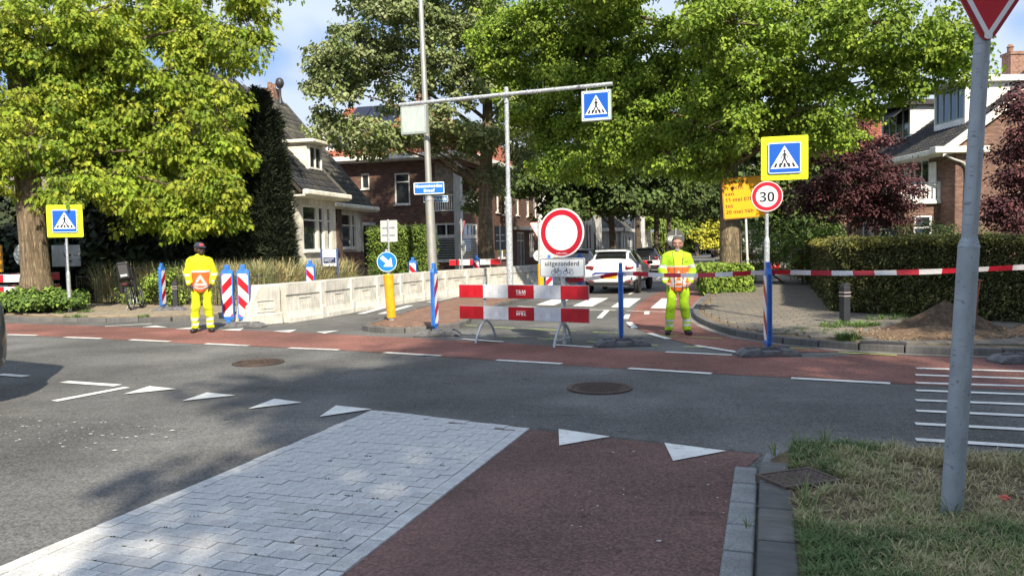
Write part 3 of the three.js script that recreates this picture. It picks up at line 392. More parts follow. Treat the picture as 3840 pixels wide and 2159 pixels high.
// ---- brick corner house with red tiled roof ----
{
  const h = thing('brick_house', 'brown brick corner house with red tiled roof, white gutters and a corner balcony', 'house', [-2.7, 0.1, -40.3], -0.27);
  const fF = I4, fS = FR(0, 0, Math.PI / 2);
  const wF = [[-5.55, -5.06, 4.85, 5.69], [-3.6, -2.72, 3.95, 5.62], [-3.4, -2.65, 1.2, 2.85], [-1.3, 0, 3.45, 6.0], [-1.35, -0.12, 0.9, 2.9], [-6.2, -5.0, 0, 2.7]];
  part(h, 'wall', slabWall([[-9, 0], [0, 0], [0, 6.3], [-9, 6.3]], wF.filter((w) => w[1] < -0.05), 0.3), mortarM);
  brickwork(h, 'bricks', fF, [[-9, 0], [0, 0], [0, 6.3], [-9, 6.3]], wF, BRICKS, 51, -8.2);
  // side wall: local frame x axis runs away along -z
  const SW = [[0, 3.1, 3.45, 6.0], [0.12, 3.1, 0.9, 2.9], [6.7, 7.4, 3.7, 5.3], [8.0, 10.2, 3.6, 5.5], [11.4, 12.2, 3.7, 5.2], [14.2, 15, 3.7, 5.2], [16.3, 17.3, 3.7, 5.2], [11.6, 13.6, 0, 2.6], [7, 9.4, 0.9, 2.6], [15, 16.4, 0.9, 2.6]];
  part(h, 'wall', slabWall([[3.2, 0], [17.6, 0], [17.6, 6.3], [3.2, 6.3]], SW.slice(2), 0.3).applyMatrix4(fS), mortarM);
  brickwork(h, 'bricks', fS, [[0, 0], [17.6, 0], [17.6, 6.3], [0, 6.3]], SW, BRICKS, 52);
  part(h, 'corner_wall', [box(0.3, 0.55, 3.1, -0.16, 3.18, -1.62), box(0.3, 0.3, 3.1, -0.16, 6.15, -1.62), box(0.3, 0.9, 3.1, -0.16, 0.45, -1.62)], mortarM);
  part(h, 'loggia_wall', [box(1.5, 2.6, 0.2, -0.85, 4.7, -3.2), box(0.2, 2.6, 3.0, -1.55, 4.7, -1.7)], mat('dark loggia brick', [0.13, 0.08, 0.065], 0.9, { map: scaled(T.blotch, 2) }));
  part(h, 'loggia_floor', [box(1.4, 0.12, 3.0, -0.72, 3.42, -1.55), box(1.45, 0.08, 3.1, -0.74, 6.04, -1.6)], creamM);
  for (const [i, o] of [[0, {}], [1, { rails: [0.72], curtain: true }], [2, { rails: [0.6] }]]) windowAt(h, fF, wF[i], { frame: 0.08, ...o });
  for (const [x0, x1, f] of [[-1.35, -0.12, fF], [0.12, 3.1, fS]]) { const w = windowAt(h, f, [x0, x1, 2.2, 2.9], { stiles: x1 - x0 > 2 ? [0.25, 0.5, 0.75] : [0.5], frame: 0.09, sill: false }); windowAt(h, f, [x0, x1, 0.9, 2.2], { frame: 0.08 }); const bl = []; for (let k = 0; k < 9; k++) bl.push(box(x1 - x0 - 0.16, 0.075, 0.012, (x0 + x1) / 2, 1.0 + k * 0.13, -0.03, 0, 0.5)); part(h, 'blind', bl.map((g) => g.applyMatrix4(f)), mat('blind', [0.42, 0.46, 0.47], 0.7)); }
  SW.slice(2, 7).concat(SW.slice(8)).forEach((w, i) => windowAt(h, fS, w, { frame: 0.08, rails: [0.7], stiles: w[1] - w[0] > 1.2 ? [0.5] : [] }));
  windowAt(h, fS, SW[7], { frame: 0.1, door: true, stiles: [0.55], rails: [0.78], sill: false, glass: mat('dark door', [0.012, 0.012, 0.014], 0.4) });
  part(h, 'door_canopy', [box(5.2, 0.22, 0.5, 13.2, 2.85, 0.2)].map((g) => g.applyMatrix4(fS)), whiteM);
  part(h, 'porch_roof', [box(1.5, 0.16, 1.2, -5.5, 2.95, 0.4)], whiteM); part(h, 'porch_door', [box(1.2, 2.7, 0.06, -5.6, 1.35, -0.2)], mat('dark door', [0.012, 0.012, 0.014], 0.4));
  part(h, 'corner_column', [rbox(0.38, 6.1, 0.38, 0.02, -0.02, 3.05, 0.02)], mat('pale column', [0.5, 0.5, 0.47], 0.7, { map: scaled(T.concrete, 0.6) }));
  const bal = []; for (let i = 0; i < 10; i++) bal.push(box(0.05, 0.75, 0.03, -1.25 + i * 0.125, 3.95, 0.05)); for (let i = 0; i < 22; i++) bal.push(box(0.03, 0.75, 0.05, 0.05, 3.95, -0.25 - i * 0.13)); bal.push(box(1.35, 0.06, 0.07, -0.68, 4.36, 0.05), box(0.07, 0.06, 3.1, 0.05, 4.36, -1.55), box(1.35, 0.06, 0.06, -0.68, 3.56, 0.05), box(0.06, 0.06, 3.1, 0.05, 3.56, -1.55)); part(h, 'balustrade', bal, whiteM);
  part(h, 'gutter', [rbox(9.9, 0.24, 0.22, 0.03, -4.3, 6.42, 0.72), box(9.9, 0.06, 0.7, -4.3, 6.28, 0.38)], whiteM); part(h, 'gutter', [rbox(0.22, 0.24, 18.4, 0.03, 0.72, 6.42, -8.6), box(0.7, 0.06, 18.3, 0.36, 6.28, -8.6)], whiteM);
  roofPlane(h, [-9.3, 6.45, 0.7], [0.7, 6.45, 0.7], [-8.3, 9.8, -3.6], [-3.6, 9.8, -3.6], REDT, 53, 'roof', 140);
  roofPlane(h, [0.72, 6.45, 0.68], [0.72, 6.45, -17.6], [-3.6, 9.8, -3.6], [-3.6, 9.8, -17.6], REDT, 54, 'roof', 0);
  part(h, 'roof_back', prism([[-9.3, 6.4], [-8.3, 9.75], [-3.6, 9.75], [-3.6, 6.4]], 0.2).translate(0, 0, -3.9), mat('back roof', [0.05, 0.05, 0.05], 0.9));
  const d = part(h, 'dormer', [box(2.0, 1.7, 0.1, -6.85, 7.65, -0.2), box(0.1, 1.7, 2.4, -5.9, 7.65, -1.4), box(0.1, 1.7, 2.4, -7.8, 7.65, -1.4)], whiteM); part(d, 'dormer_roof', rbox(2.5, 0.22, 2.9, 0.03, -6.85, 8.6, -1.25), whiteM); windowAt(d, FR(0, -0.05, 0), [-7.65, -6.05, 7.05, 8.35], { stiles: [0.5], frame: 0.1, mat: whiteM, glass: mat('sky lit glass', [0.05, 0.06, 0.065], 0.05, { clearcoat: 1 }) });
  const solM = mat('solar panel', [0.008, 0.011, 0.03], 0.45), sl = Math.atan2(3.35, 4.3);
  for (const [x, t] of [[-8.35, 0.4], [-8.2, 0.66], [-4.9, 0.35], [-3.85, 0.35], [-4.9, 0.7], [-2.8, 0.35], [-5.9, 0.88], [-6.95, 0.88], [-4.85, 0.88]]) { const p = part(h, 'solar_panel', rbox(1.0, 0.04, 1.5, 0.01), solM); p.position.set(x, 6.45 + 3.35 * t + 0.12, 0.7 - 4.3 * t + 0.05); p.rotation.x = sl; }
  part(h, 'chimney', [box(0.7, 1.3, 0.6, -3.6, 10.1, -4.4)], mat('chimney brick', [0.26, 0.15, 0.11], 0.9, { map: scaled(T.blotch, 2) }));
}
// ---- right-hand brick house with gable and dormers ----
{
  const h = thing('gable_house', 'red brick house with white verge boards, two dormers and a white balcony behind the hedge', 'house', [21, 0.1, -36.4], 0.03);
  const fL = FR(0, 0, -Math.PI / 2), gable = [[0, 0], [10.4, 0], [10.4, 6.2], [5.2, 9.75], [0, 6.2]], gw = [[6.0, 7.4, 0.6, 2.6], [3.6, 4.4, 3.8, 5.2]];
  part(h, 'wall', slabWall(gable, gw, 0.3), mortarM); brickwork(h, 'bricks', I4, gable, gw, BRICKS3, 61);
  gw.forEach((w) => windowAt(h, I4, w, { rails: [0.7], frame: 0.09 }));
  const lo = [[-11, 0], [0, 0], [0, 6.1], [-11, 6.1]], lw = [[-3.6, -2.2, 3.5, 5.6], [-8.4, -6.8, 3.7, 5.4], [-9, -6.6, 0.7, 2.7]];
  part(h, 'wall', slabWall(lo, lw, 0.3).applyMatrix4(fL), mortarM); brickwork(h, 'bricks', fL, lo, lw, BRICKS3, 62); lw.forEach((w) => windowAt(h, fL, w, { stiles: [0.5], frame: 0.09 }));
  part(h, 'shutter', [box(0.6, 1.7, 0.05, -1.75, 4.5, 0.06), box(0.6, 1.7, 0.05, -4.05, 4.5, 0.06)].map((g) => g.applyMatrix4(fL)), whiteM);
  // bay with balcony
  const bw = [[-1.25, -0.35, 0.6, 2.75]], fB = FR(0, -1.3, 0), fBl = FR(-1.7, -1.3, -Math.PI / 2);
  part(h, 'bay', [slabWall([[-1.7, 0], [0, 0], [0, 3.3], [-1.7, 3.3]], bw, 0.25).applyMatrix4(fB), slabWall([[-2.9, 0], [0, 0], [0, 3.3], [-2.9, 3.3]], [[-2.5, -0.5, 0.6, 2.75]], 0.25).applyMatrix4(fBl)], mortarM);
  brickwork(h, 'bay_bricks', fB, [[-1.7, 0], [0, 0], [0, 3.3], [-1.7, 3.3]], bw, BRICKS3, 63); brickwork(h, 'bay_bricks', fBl, [[-2.9, 0], [0, 0], [0, 3.3], [-2.9, 3.3]], [[-2.5, -0.5, 0.6, 2.75]], BRICKS3, 64);
  windowAt(h, fB, bw[0], { rails: [0.72], frame: 0.1, curtain: true }); windowAt(h, fBl, [-2.5, -0.5, 0.6, 2.75], { rails: [0.72], stiles: [0.5], frame: 0.1 });
  part(h, 'balcony_floor', [box(2.1, 0.14, 3.3, -0.95, 3.37, -2.75)], whiteM);
  const br = [box(1.95, 0.07, 0.07, -0.98, 4.3, -1.2), box(0.07, 0.07, 3.0, -1.93, 4.3, -2.7), box(1.95, 0.09, 0.06, -0.98, 3.5, -1.2), box(0.06, 0.09, 3.0, -1.93, 3.5, -2.7), box(1.95, 0.16, 0.045, -0.98, 4.15, -1.2)]; for (let i = 0; i < 9; i++) br.push(box(0.13, 0.62, 0.04, -1.85 + i * 0.22, 3.86, -1.2)); for (let i = 0; i < 13; i++) br.push(box(0.04, 0.62, 0.12, -1.93, 3.86, -1.35 - i * 0.22)); for (const [x, z] of [[-1.93, -1.2], [-0.04, -1.2]]) br.push(box(0.11, 0.95, 0.11, x, 3.9, z));
  part(h, 'balcony_railing', br, whiteM);
  // roof, verge boards, eave returns
  roofPlane(h, [-0.75, 5.75, -11], [-0.75, 5.75, 0.3], [5.2, 9.95, -11], [5.2, 9.95, 0.3], DARKT, 65, 'roof', 0); roofPlane(h, [11.1, 5.75, 0.3], [11.1, 5.75, -11], [5.2, 9.95, 0.3], [5.2, 9.95, -11], DARKT, 66, 'roof', 0);
  const vb = (x0, y0, x1, y1) => prism([[x0, y0], [x1, y1], [x1, y1 - 0.42], [x0, y0 - 0.42]], 0.1).translate(0, 0, 0.28);
  part(h, 'verge_board', [vb(-0.8, 5.82, 5.2, 10.05), vb(5.2, 10.05, 11.2, 5.82)], creamM);
  part(h, 'eave_return', [rbox(2.6, 0.3, 0.5, 0.03, 0.1, 5.72, 0.15), rbox(0.24, 0.24, 11, 0.03, -0.85, 5.7, -5.4), box(0.8, 0.06, 11, -0.4, 5.6, -5.4)], creamM);
  part(h, 'downpipe', [tube([[-0.7, 5.55, 0.12], [-0.2, 5.3, 0.12], [0.3, 5.1, 0.14], [0.42, 4.9, 0.14], [0.42, 3, 0.14], [0.42, 0, 0.14]], 0.06, 40, 8)], mat('grey pipe', [0.42, 0.42, 0.40], 0.6));
  for (const [z0, z1, fx, yt, m, dark] of [[-3.7, -1.2, 1.15, 9.15, whiteM, 0], [-9.4, -6.4, 1.35, 9.0, whiteM, 1]]) {
    const d = part(h, 'dormer', [box(2.9, 2.2, 0.1, fx + 1.45, yt - 1.1, z1), box(2.9, 2.2, 0.1, fx + 1.45, yt - 1.1, z0), box(0.08, 0.55, z1 - z0, fx + 0.05, yt - 2.0, (z0 + z1) / 2)], m), f = FR(fx, 0, -Math.PI / 2);
    part(d, 'dormer_roof', rbox(3.9, 0.3, z1 - z0 + 0.7, 0.03, fx + 1.2, yt + 0.1, (z0 + z1) / 2), dark ? mat('dark fascia', [0.035, 0.03, 0.03], 0.6) : whiteM);
    windowAt(d, f, [z0 + 0.06, z1 - 0.06, yt - 1.75, yt - 0.1], { stiles: [0.25, 0.5, 0.75], frame: 0.1, mat: mat('pale green frame', [0.28, 0.36, 0.31], 0.6), sill: false });
    if (dark) part(d, 'awning', box(0.9, 0.05, z1 - z0, fx - 0.55, yt - 0.35, (z0 + z1) / 2, 0, 0, 0.7), mat('dark awning', [0.03, 0.03, 0.03], 0.8));
  }
  part(h, 'chimney', [box(0.7, 1.5, 0.7, 4.9, 10.2, -3.2), box(0.82, 0.14, 0.82, 4.9, 10.9, -3.2), cyl(0.14, 0.14, 0.3, 4.75, 10.95, -3.2), cyl(0.18, 0.08, 0.16, 4.75, 11.25, -3.2)], mat('chimney brick', [0.26, 0.15, 0.11], 0.9, { map: scaled(T.blotch, 2) }));
}
// ---- further houses ----
function plainHouse(name, label, pos, turn, w, d, eave, ridge, wallM, tiles, wins, seed, o = {}) {
  const h = thing(name, label, 'house', pos, turn), fS = FR(w / 2, -d / 2, Math.PI / 2);
  const F = FR(0, 0, 0);
  part(h, 'wall', slabWall([[-w / 2, 0], [w / 2, 0], [w / 2, eave], [-w / 2, eave]], wins.front ?? [], 0.25), wallM);
  part(h, 'wall', slabWall([[-d / 2, 0], [d / 2, 0], [d / 2, eave], [-d / 2, eave]], wins.side ?? [], 0.25).applyMatrix4(fS), wallM);
  part(h, 'wall', [box(w - 0.5, eave, 0.2, 0, eave / 2, -d + 0.1), box(0.2, eave, d - 0.3, -w / 2 + 0.1, eave / 2, -d / 2 - 0.12)], wallM);
  (wins.front ?? []).forEach((q) => windowAt(h, F, q, { stiles: q[1] - q[0] > 1 ? [0.5] : [], frame: 0.08, mat: o.frame })); (wins.side ?? []).forEach((q) => windowAt(h, fS, q, { frame: 0.08, stiles: q[1] - q[0] > 1.4 ? [0.5] : [], sill: false, mat: o.frame }));
  part(h, 'fascia', [box(w + 0.6, 0.3, 0.12, 0, eave + 0.05, 0.4), box(0.12, 0.3, d + 0.6, w / 2 + 0.4, eave + 0.05, -d / 2)], whiteM);
  const hip = Math.min(w, d) * 0.42;
  roofPlane(h, [-w / 2 - 0.4, eave, 0.4], [w / 2 + 0.4, eave, 0.4], [-w / 2 + hip, ridge, -d / 2], [w / 2 - hip, ridge, -d / 2], tiles, seed, 'roof');
  roofPlane(h, [w / 2 + 0.4, eave, 0.4], [w / 2 + 0.4, eave, -d - 0.4], [w / 2 - hip, ridge, -d / 2], [w / 2 - hip, ridge, -d / 2 - 0.05], tiles, seed + 1, 'roof');
  roofPlane(h, [w / 2 + 0.4, eave, -d - 0.4], [-w / 2 - 0.4, eave, -d - 0.4], [w / 2 - hip, ridge, -d / 2], [-w / 2 + hip, ridge, -d / 2], tiles, seed + 2, 'roof');
  roofPlane(h, [-w / 2 - 0.4, eave, -d - 0.4], [-w / 2 - 0.4, eave, 0.4], [-w / 2 + hip, ridge, -d / 2 - 0.05], [-w / 2 + hip, ridge, -d / 2], tiles, seed + 3, 'roof');
  return h;
}
const renderM = mat('white render', [0.62, 0.62, 0.60], 0.85, { map: scaled(T.concrete, 0.3) }), SLATE = [[0.09, 0.088, 0.085], [0.11, 0.107, 0.10], [0.075, 0.075, 0.075]];
plainHouse('garden_house', 'house with grey tiled roof and white fascia seen through the lime-green tree', [-20.5, 0.1, -33.5], 0.35, 13, 9, 3.9, 8.6, creamM, [[0.16, 0.145, 0.13], [0.2, 0.18, 0.155], [0.13, 0.12, 0.11]], { front: [[-5.8, -4.4, 1.5, 3.1], [-2.6, -1.2, 1.5, 3.1], [1.6, 2.8, 1.5, 3.1]], side: [[-1, 0.6, 1.4, 3.2]] }, 71);
plainHouse('rendered_house', 'tall white rendered house with narrow windows beyond the brick corner house', [2.4, 0.1, -61], -0.27, 7, 8.6, 6.4, 9, renderM, SLATE, { front: [[1.0, 1.8, 0.8, 2.6]], side: [[-3.6, -3.0, 1.0, 3.3], [-2.2, -1.6, 1.0, 3.3], [0, 1.0, 0, 2.7], [2, 2.6, 1.0, 3.2], [-3.4, -2.4, 4.4, 6], [1.6, 2.4, 4.0, 6]] }, 75, { frame: mat('dark window frame', [0.03, 0.03, 0.035], 0.5) });
plainHouse('low_house', 'low white house with dark hipped roof between the street trees', [6.2, 0.1, -71.5], -0.27, 8, 9, 3.0, 6.4, renderM, SLATE, { front: [], side: [[-3, -2.4, 0.6, 2.5], [-1, -0.4, 0.6, 2.5], [1.5, 2.5, 0, 2.4]] }, 79, { frame: mat('dark window frame', [0.03, 0.03, 0.035], 0.5) });
plainHouse('terrace_house', 'pale two-storey house far along the side street', [9.4, 0.1, -84], -0.27, 8, 12, 6.2, 8.6, renderM, SLATE, { front: [], side: [[-5, -4, 0.6, 2.6], [-2, -1, 0.6, 2.6], [1, 2, 0, 2.5], [3.6, 4.6, 0.6, 2.6], [-4.6, -3.6, 3.8, 5.4], [0, 1, 3.8, 5.4], [3.4, 4.4, 3.8, 5.4]] }, 83);
plainHouse('end_house', 'pale house at the far end of the row along the side street', [13.2, 0.1, -101], -0.27, 8, 14, 6.4, 9, creamM, REDT, { front: [], side: [[-5, -4, 0.6, 2.6], [-1, 0, 0.6, 2.6], [3.6, 4.6, 0.6, 2.6], [-3, -2, 3.8, 5.4], [2, 3, 3.8, 5.4]] }, 87);
plainHouse('red_roof_house', 'house with bright orange-red tiled roof behind the purple-leaved tree', [30.5, 0.1, -56], 0.05, 14, 10, 6.0, 11.5, mat('distant brick', [0.24, 0.14, 0.10], 0.9, { map: scaled(T.blotch, 1) }), REDT, { front: [[-5, -4, 3.4, 5], [-1, 0, 3.4, 5]], side: [] }, 91);
// ================= VEGETATION =================
// leaf shapes lie in x (across) / y (along), folded a little along the midrib
function leafGeo(outline, fold = 0.25, curl = 0.15) { const P = [], n = outline.length; const v = outline.map(([x, y]) => [x, y, Math.abs(x) * fold - y * y * curl]); for (let i = 0; i < n; i++) { const a = v[i], b = v[(i + 1) % n]; P.push(0, 0.45, 0.0, ...a, ...b); } const g = new THREE.BufferGeometry(); g.setAttribute('position', new THREE.Float32BufferAttribute(P, 3)); g.computeVertexNormals(); return uvMetres(g); }
const heart = [[0, 0], [0.3, -0.03], [0.46, 0.2], [0.42, 0.5], [0.2, 0.82], [0, 1.02], [-0.2, 0.82], [-0.42, 0.5], [-0.46, 0.2], [-0.3, -0.03]];
const star = [[0, 0], [0.1, 0.22], [0.42, 0.2], [0.16, 0.42], [0.5, 0.62], [0.14, 0.66], [0.22, 0.95], [0, 1.1], [-0.22, 0.95], [-0.14, 0.66], [-0.5, 0.62], [-0.16, 0.42], [-0.42, 0.2], [-0.1, 0.22]];
const oval = [[0, 0], [0.24, 0.3], [0.2, 0.7], [0, 1], [-0.2, 0.7], [-0.24, 0.3]];
function cluster(outline, n, size, rad, seed, droop = 0.6, flat = 0.5) {
  const R = rng(seed), base = leafGeo(outline), list = [];
  for (let i = 0; i < n; i++) {
    const g = base.clone(), s = size * (0.7 + R() * 0.6), a = R() * 6.283, r = rad * Math.sqrt(R());
    const out = V3(Math.cos(a), 0, Math.sin(a)), dirv = out.clone().multiplyScalar(0.7).add(V3((R() - 0.5) * 0.8, -droop * (0.3 + R()), (R() - 0.5) * 0.8)).normalize();
    const nrm = V3((R() - 0.5) * 1.3, 0.9, (R() - 0.5) * 1.3).normalize(), side = new THREE.Vector3().crossVectors(dirv, nrm).normalize(), up = new THREE.Vector3().crossVectors(side, dirv).normalize();
    g.applyMatrix4(new THREE.Matrix4().makeBasis(side.multiplyScalar(s), dirv.multiplyScalar(s), up.multiplyScalar(s)).setPosition(out.x * r, (R() - 0.5) * rad * 2 * flat, out.z * r)); list.push(g);
  }
  return mergeGeometries(list);
}
const leafMat = (name, c, t = 0.35, rough = 0.6) => mat(name, c, rough, { transmission: t, thickness: 0, ior: 1.3 });
const LM = { leaf: leafMat('leaf', [1, 1, 1], 0.35, 0.85), matt: mat('dense leaf', [1, 1, 1], 0.8) };
function crownLeaves(parent, blobs, geos, m, o) {
  const R = rng(o.seed), perGeo = geos.map(() => [[], []]), twigs = [];
  for (const [bx, by, bz, rx, ry, rz0, w0] of blobs) {
    const rz = rz0 ?? (rx + ry) * 0.6, w = w0 ?? 1, vol = rx * ry * rz, nSub = Math.max(4, Math.round(o.sub * Math.pow(vol, 0.72) * w));
    for (let k = 0; k < nSub; k++) {
      let x, y, z, q; do { x = R() * 2 - 1; y = R() * 2 - 1; z = R() * 2 - 1; q = x * x + y * y + z * z; } while (q > 1 || q < 0.12 && R() < 0.7);
      const cx = bx + x * rx, cy = by + y * ry, cz = bz + z * rz, sr = o.sr * (0.65 + R() * 0.7), tone = 0.82 + R() * 0.36, hue = R();
      if (o.keep && !o.keep(cx, cy, cz)) continue;
      if (o.twig) twigs.push([V3(cx, cy, cz), V3(bx, by, bz)]);
      for (let i = 0; i < o.per; i++) {
        const a = R() * 6.283, rr = sr * Math.sqrt(R()), px = cx + Math.cos(a) * rr, pz = cz + Math.sin(a) * rr, py = cy + (R() - 0.5) * sr * (o.thick ?? 0.7) - rr * rr * (o.hang ?? 0.35) / sr;
        const gi = Math.floor(R() * geos.length); perGeo[gi][0].push(M4(px, py, pz, R() * 6.283, 0.8 + R() * 0.45, (R() - 0.5) * 0.7, (R() - 0.5) * 0.7));
        const c0 = o.cols[Math.floor(R() * o.cols.length * 0.5 + hue * o.cols.length * 0.5) % o.cols.length], v = tone * (0.85 + R() * 0.3); perGeo[gi][1].push(lin(c0[0] * v, c0[1] * v, c0[2] * v));
      }
    }
  }
  perGeo.forEach(([ms, cs], i) => { if (ms.length) instanced(parent, o.name ?? 'crown', geos[i], m, ms, cs, true); });
  return twigs;
}
// gaps through which the sun reaches the things listed: clumps nearer than r to the ray from the thing to the sun are left out
const clearOf = (list, base) => (x, y, z) => { for (const [a, b, c, r] of list) { const dx = x + base[0] - a, dy = y + base[1] - b, dz = z + base[2] - c, t = dx * SUN.x + dy * SUN.y + dz * SUN.z; if (t > 0.3 && Math.hypot(dx - SUN.x * t, dy - SUN.y * t, dz - SUN.z * t) < r + 0.3) return false; } return true; };
const barkM = mat('bark', [0.21, 0.175, 0.13], 0.95, { map: scaled(T.bark, 1.5, 0.3), bumpMap: scaled(T.barkBump, 1.5, 0.3), bumpScale: 0.05 });
const barkLimeM = mat('lime bark', [0.19, 0.165, 0.12], 0.95, { map: scaled(T.bark, 1.0, 0.4), bumpMap: scaled(T.barkBump, 1.0, 0.4), bumpScale: 0.04 });
const barkDarkM = mat('dark bark', [0.10, 0.085, 0.07], 0.95, { map: scaled(T.bark, 1.4, 0.9), bumpMap: scaled(T.barkBump, 1.4, 0.9), bumpScale: 0.02 });
function tree(name, label, base, trunk, r0, r1, blobs, geos, o) {
  const t = thing(name, label, 'tree', [0, 0, 0], 0, o.group); t.position.set(base[0], base[1], base[2]);
  const rel = (p) => V3(p[0] - base[0], p[1] - base[1], p[2] - base[2]), tp = trunk.map(rel), path = new THREE.CatmullRomCurve3(tp), R = rng(o.seed + 99), parts = [];
  parts.push(taperTube(tp, r0, r1, 22, 18, 0.05)); if (o.flare !== 0) parts.push(taperTube([tp[0].clone().add(V3(0, -0.2, 0)), path.getPointAt(0.03), path.getPointAt(0.09)], r0 * 1.45, r0 * 0.9, 6, 18, 0.1));
  part(t, 'trunk', parts, o.bark ?? barkM);
  const limbs = []; const rb = blobs.map((b) => [b[0] - base[0], b[1] - base[1], b[2] - base[2], ...b.slice(3)]);
  rb.forEach((b) => { let best = 1; const bp = V3(b[0], b[1], b[2]), hl = tp[tp.length - 1].y; const u = clamp((b[1] - 0.45 * Math.hypot(b[0] - tp[1].x, b[2] - tp[1].z)) / hl, o.fork ?? 0.35, 0.98), s = path.getPointAt(u), mid = s.clone().lerp(bp, 0.5).add(V3((R() - 0.5) * 0.6, 0.35 + R() * 0.4, (R() - 0.5) * 0.6)); const L = s.distanceTo(bp); limbs.push(taperTube([s, mid, bp.clone().add(V3(0, -0.1, 0))], Math.min(lerp(r0, r1, u) * 0.75, 0.02 + L * (o.limb ?? 0.012)), 0.012, 10, 6)); });
  const tw = crownLeaves(t, rb, geos, o.mat ?? (o.clear ? LM.leaf : LM.matt), { twig: true, ...o });
  tw.forEach(([c, b], i) => { if (i % (o.twigEvery ?? 2)) return; const m = b.clone().lerp(c, 0.5).add(V3((R() - 0.5) * 0.3, 0.1, (R() - 0.5) * 0.3)); limbs.push(taperTube([b, m, c], 0.022, 0.006, 4, 4)); });
  if (limbs.length) part(t, 'branches', limbs, o.bark ?? barkM);
  return t;
}
const limeC = [cluster(heart, 17, 0.085, 0.26, 1, 0.7), cluster(heart, 16, 0.095, 0.24, 2, 0.9), cluster(heart, 17, 0.078, 0.27, 3, 0.6)];
const oakC = [cluster(star, 15, 0.125, 0.26, 4, 0.8), cluster(star, 14, 0.135, 0.24, 5, 1.0), cluster(star, 15, 0.115, 0.28, 6, 0.7)];
const smallC = [cluster(oval, 14, 0.085, 0.2, 7, 0.3, 0.8), cluster(oval, 14, 0.075, 0.2, 8, 0.5, 0.8)];
const coarseC = [cluster(heart, 12, 0.19, 0.4, 9, 0.7), cluster(heart, 12, 0.21, 0.38, 10, 0.6)];
// lime-green pin oak on the left corner
tree('pin_oak', 'big tree with lime-green lobed leaves and thick pale trunk beside the left pedestrian sign', [-13.6, 0.1, -22], [[-13.6, 0.1, -22], [-13.65, 2, -22], [-13.75, 4.5, -22], [-13.95, 8, -22.1], [-13.9, 13, -22]], 0.4, 0.14,
  [[-12.44, 7.25, -23.3, 2.17, 1.33, 1.0], [-13.1, 5.1, -21.5, 1.48, 1.12, 1.0], [-11.39, 4.16, -23.3, 1.6, 1.0, 1.0], [-9.4, 3.88, -23.3, 1.25, 0.89, 1.0], [-8.6, 5.63, -23.3, 0.45, 1.22, 0.98], [-8.63, 4.21, -23.3, 0.48, 1.1, 0.88], [-8.93, 6.35, -23.3, 0.78, 0.66, 0.81, 0.7], [-8.96, 7.88, -23.3, 1.26, 0.66, 0.92], [-7.79, 8.56, -23.3, 0.69, 0.71, 0.8], [-10.36, 8.61, -23.3, 1.72, 0.89, 1.0], [-12.51, 8.12, -21.5, 2.12, 1.02, 1.0], [-7.79, 7.62, -23.3, 0.69, 0.42, 0.52, 0.6], [-10.24, 3.07, -23.3, 1.27, 0.61, 0.88], [-8.6, 3.25, -23.3, 0.45, 0.56, 0.49], [-10.14, 5.31, -23.3, 1.49, 0.77, 1.0], [-11.79, 3.5, -21.5, 1.35, 0.44, 1.0], [-14.09, 4.04, -21.5, 0.7, 0.59, 0.65], [-11.66, 6.06, -23.3, 1.83, 0.99, 1.0], [-15.69, 6.02, -21.5, 1.58, 2.36, 1.0], [-12.03, 10.96, -23.3, 4.58, 1.44, 1.0], [-7.94, 9.84, -23.3, 1.72, 0.77, 1.0], [-10.37, 2.68, -23.3, 0.92, 0.35, 0.62], [-14.29, 7.61, -21.5, 0.95, 1.23, 1.0], [-11.6, 3.9, -24, 1.7, 0.8, 0.9], [-9.8, 3.1, -24.3, 1.3, 0.55, 0.8], [-12.6, 5.2, -24, 1.6, 0.9, 0.9], [-8.89, 4.6, -24.2, 0.74, 0.7, 0.8], [-12.9, 6.45, -22.3, 1.3, 1.0, 0.9], [-11.25, 7.7, -22.5, 1.4, 0.9, 0.9], [-10.1, 6.8, -23, 1.0, 0.7, 0.8], [-11.6, 6.2, -22.6, 1.2, 0.8, 0.8], [-8.75, 3.05, -23.3, 0.55, 0.45, 0.5], [-10.9, 3.2, -22.8, 1.2, 0.5, 0.7]],
  oakC, { clear: true, seed: 301, sub: 22, sr: 0.3, per: 9, hang: 0.9, thick: 1.1, keep: clearOf([[-11.95, 2.5, -20.7, 0.75], [-13.6, 1.6, -22, 0.6], [-13.6, 2.6, -22, 0.4], [-10.5, 0.9, -21.3, 0.8], [-9.3, 0.7, -22.8, 0.8]], [-13.6, 0.1, -22]), cols: [[0.30, 0.39, 0.03], [0.23, 0.33, 0.025], [0.38, 0.43, 0.04], [0.17, 0.27, 0.022]], twigEvery: 1, limb: 0.009, fork: 0.3 });
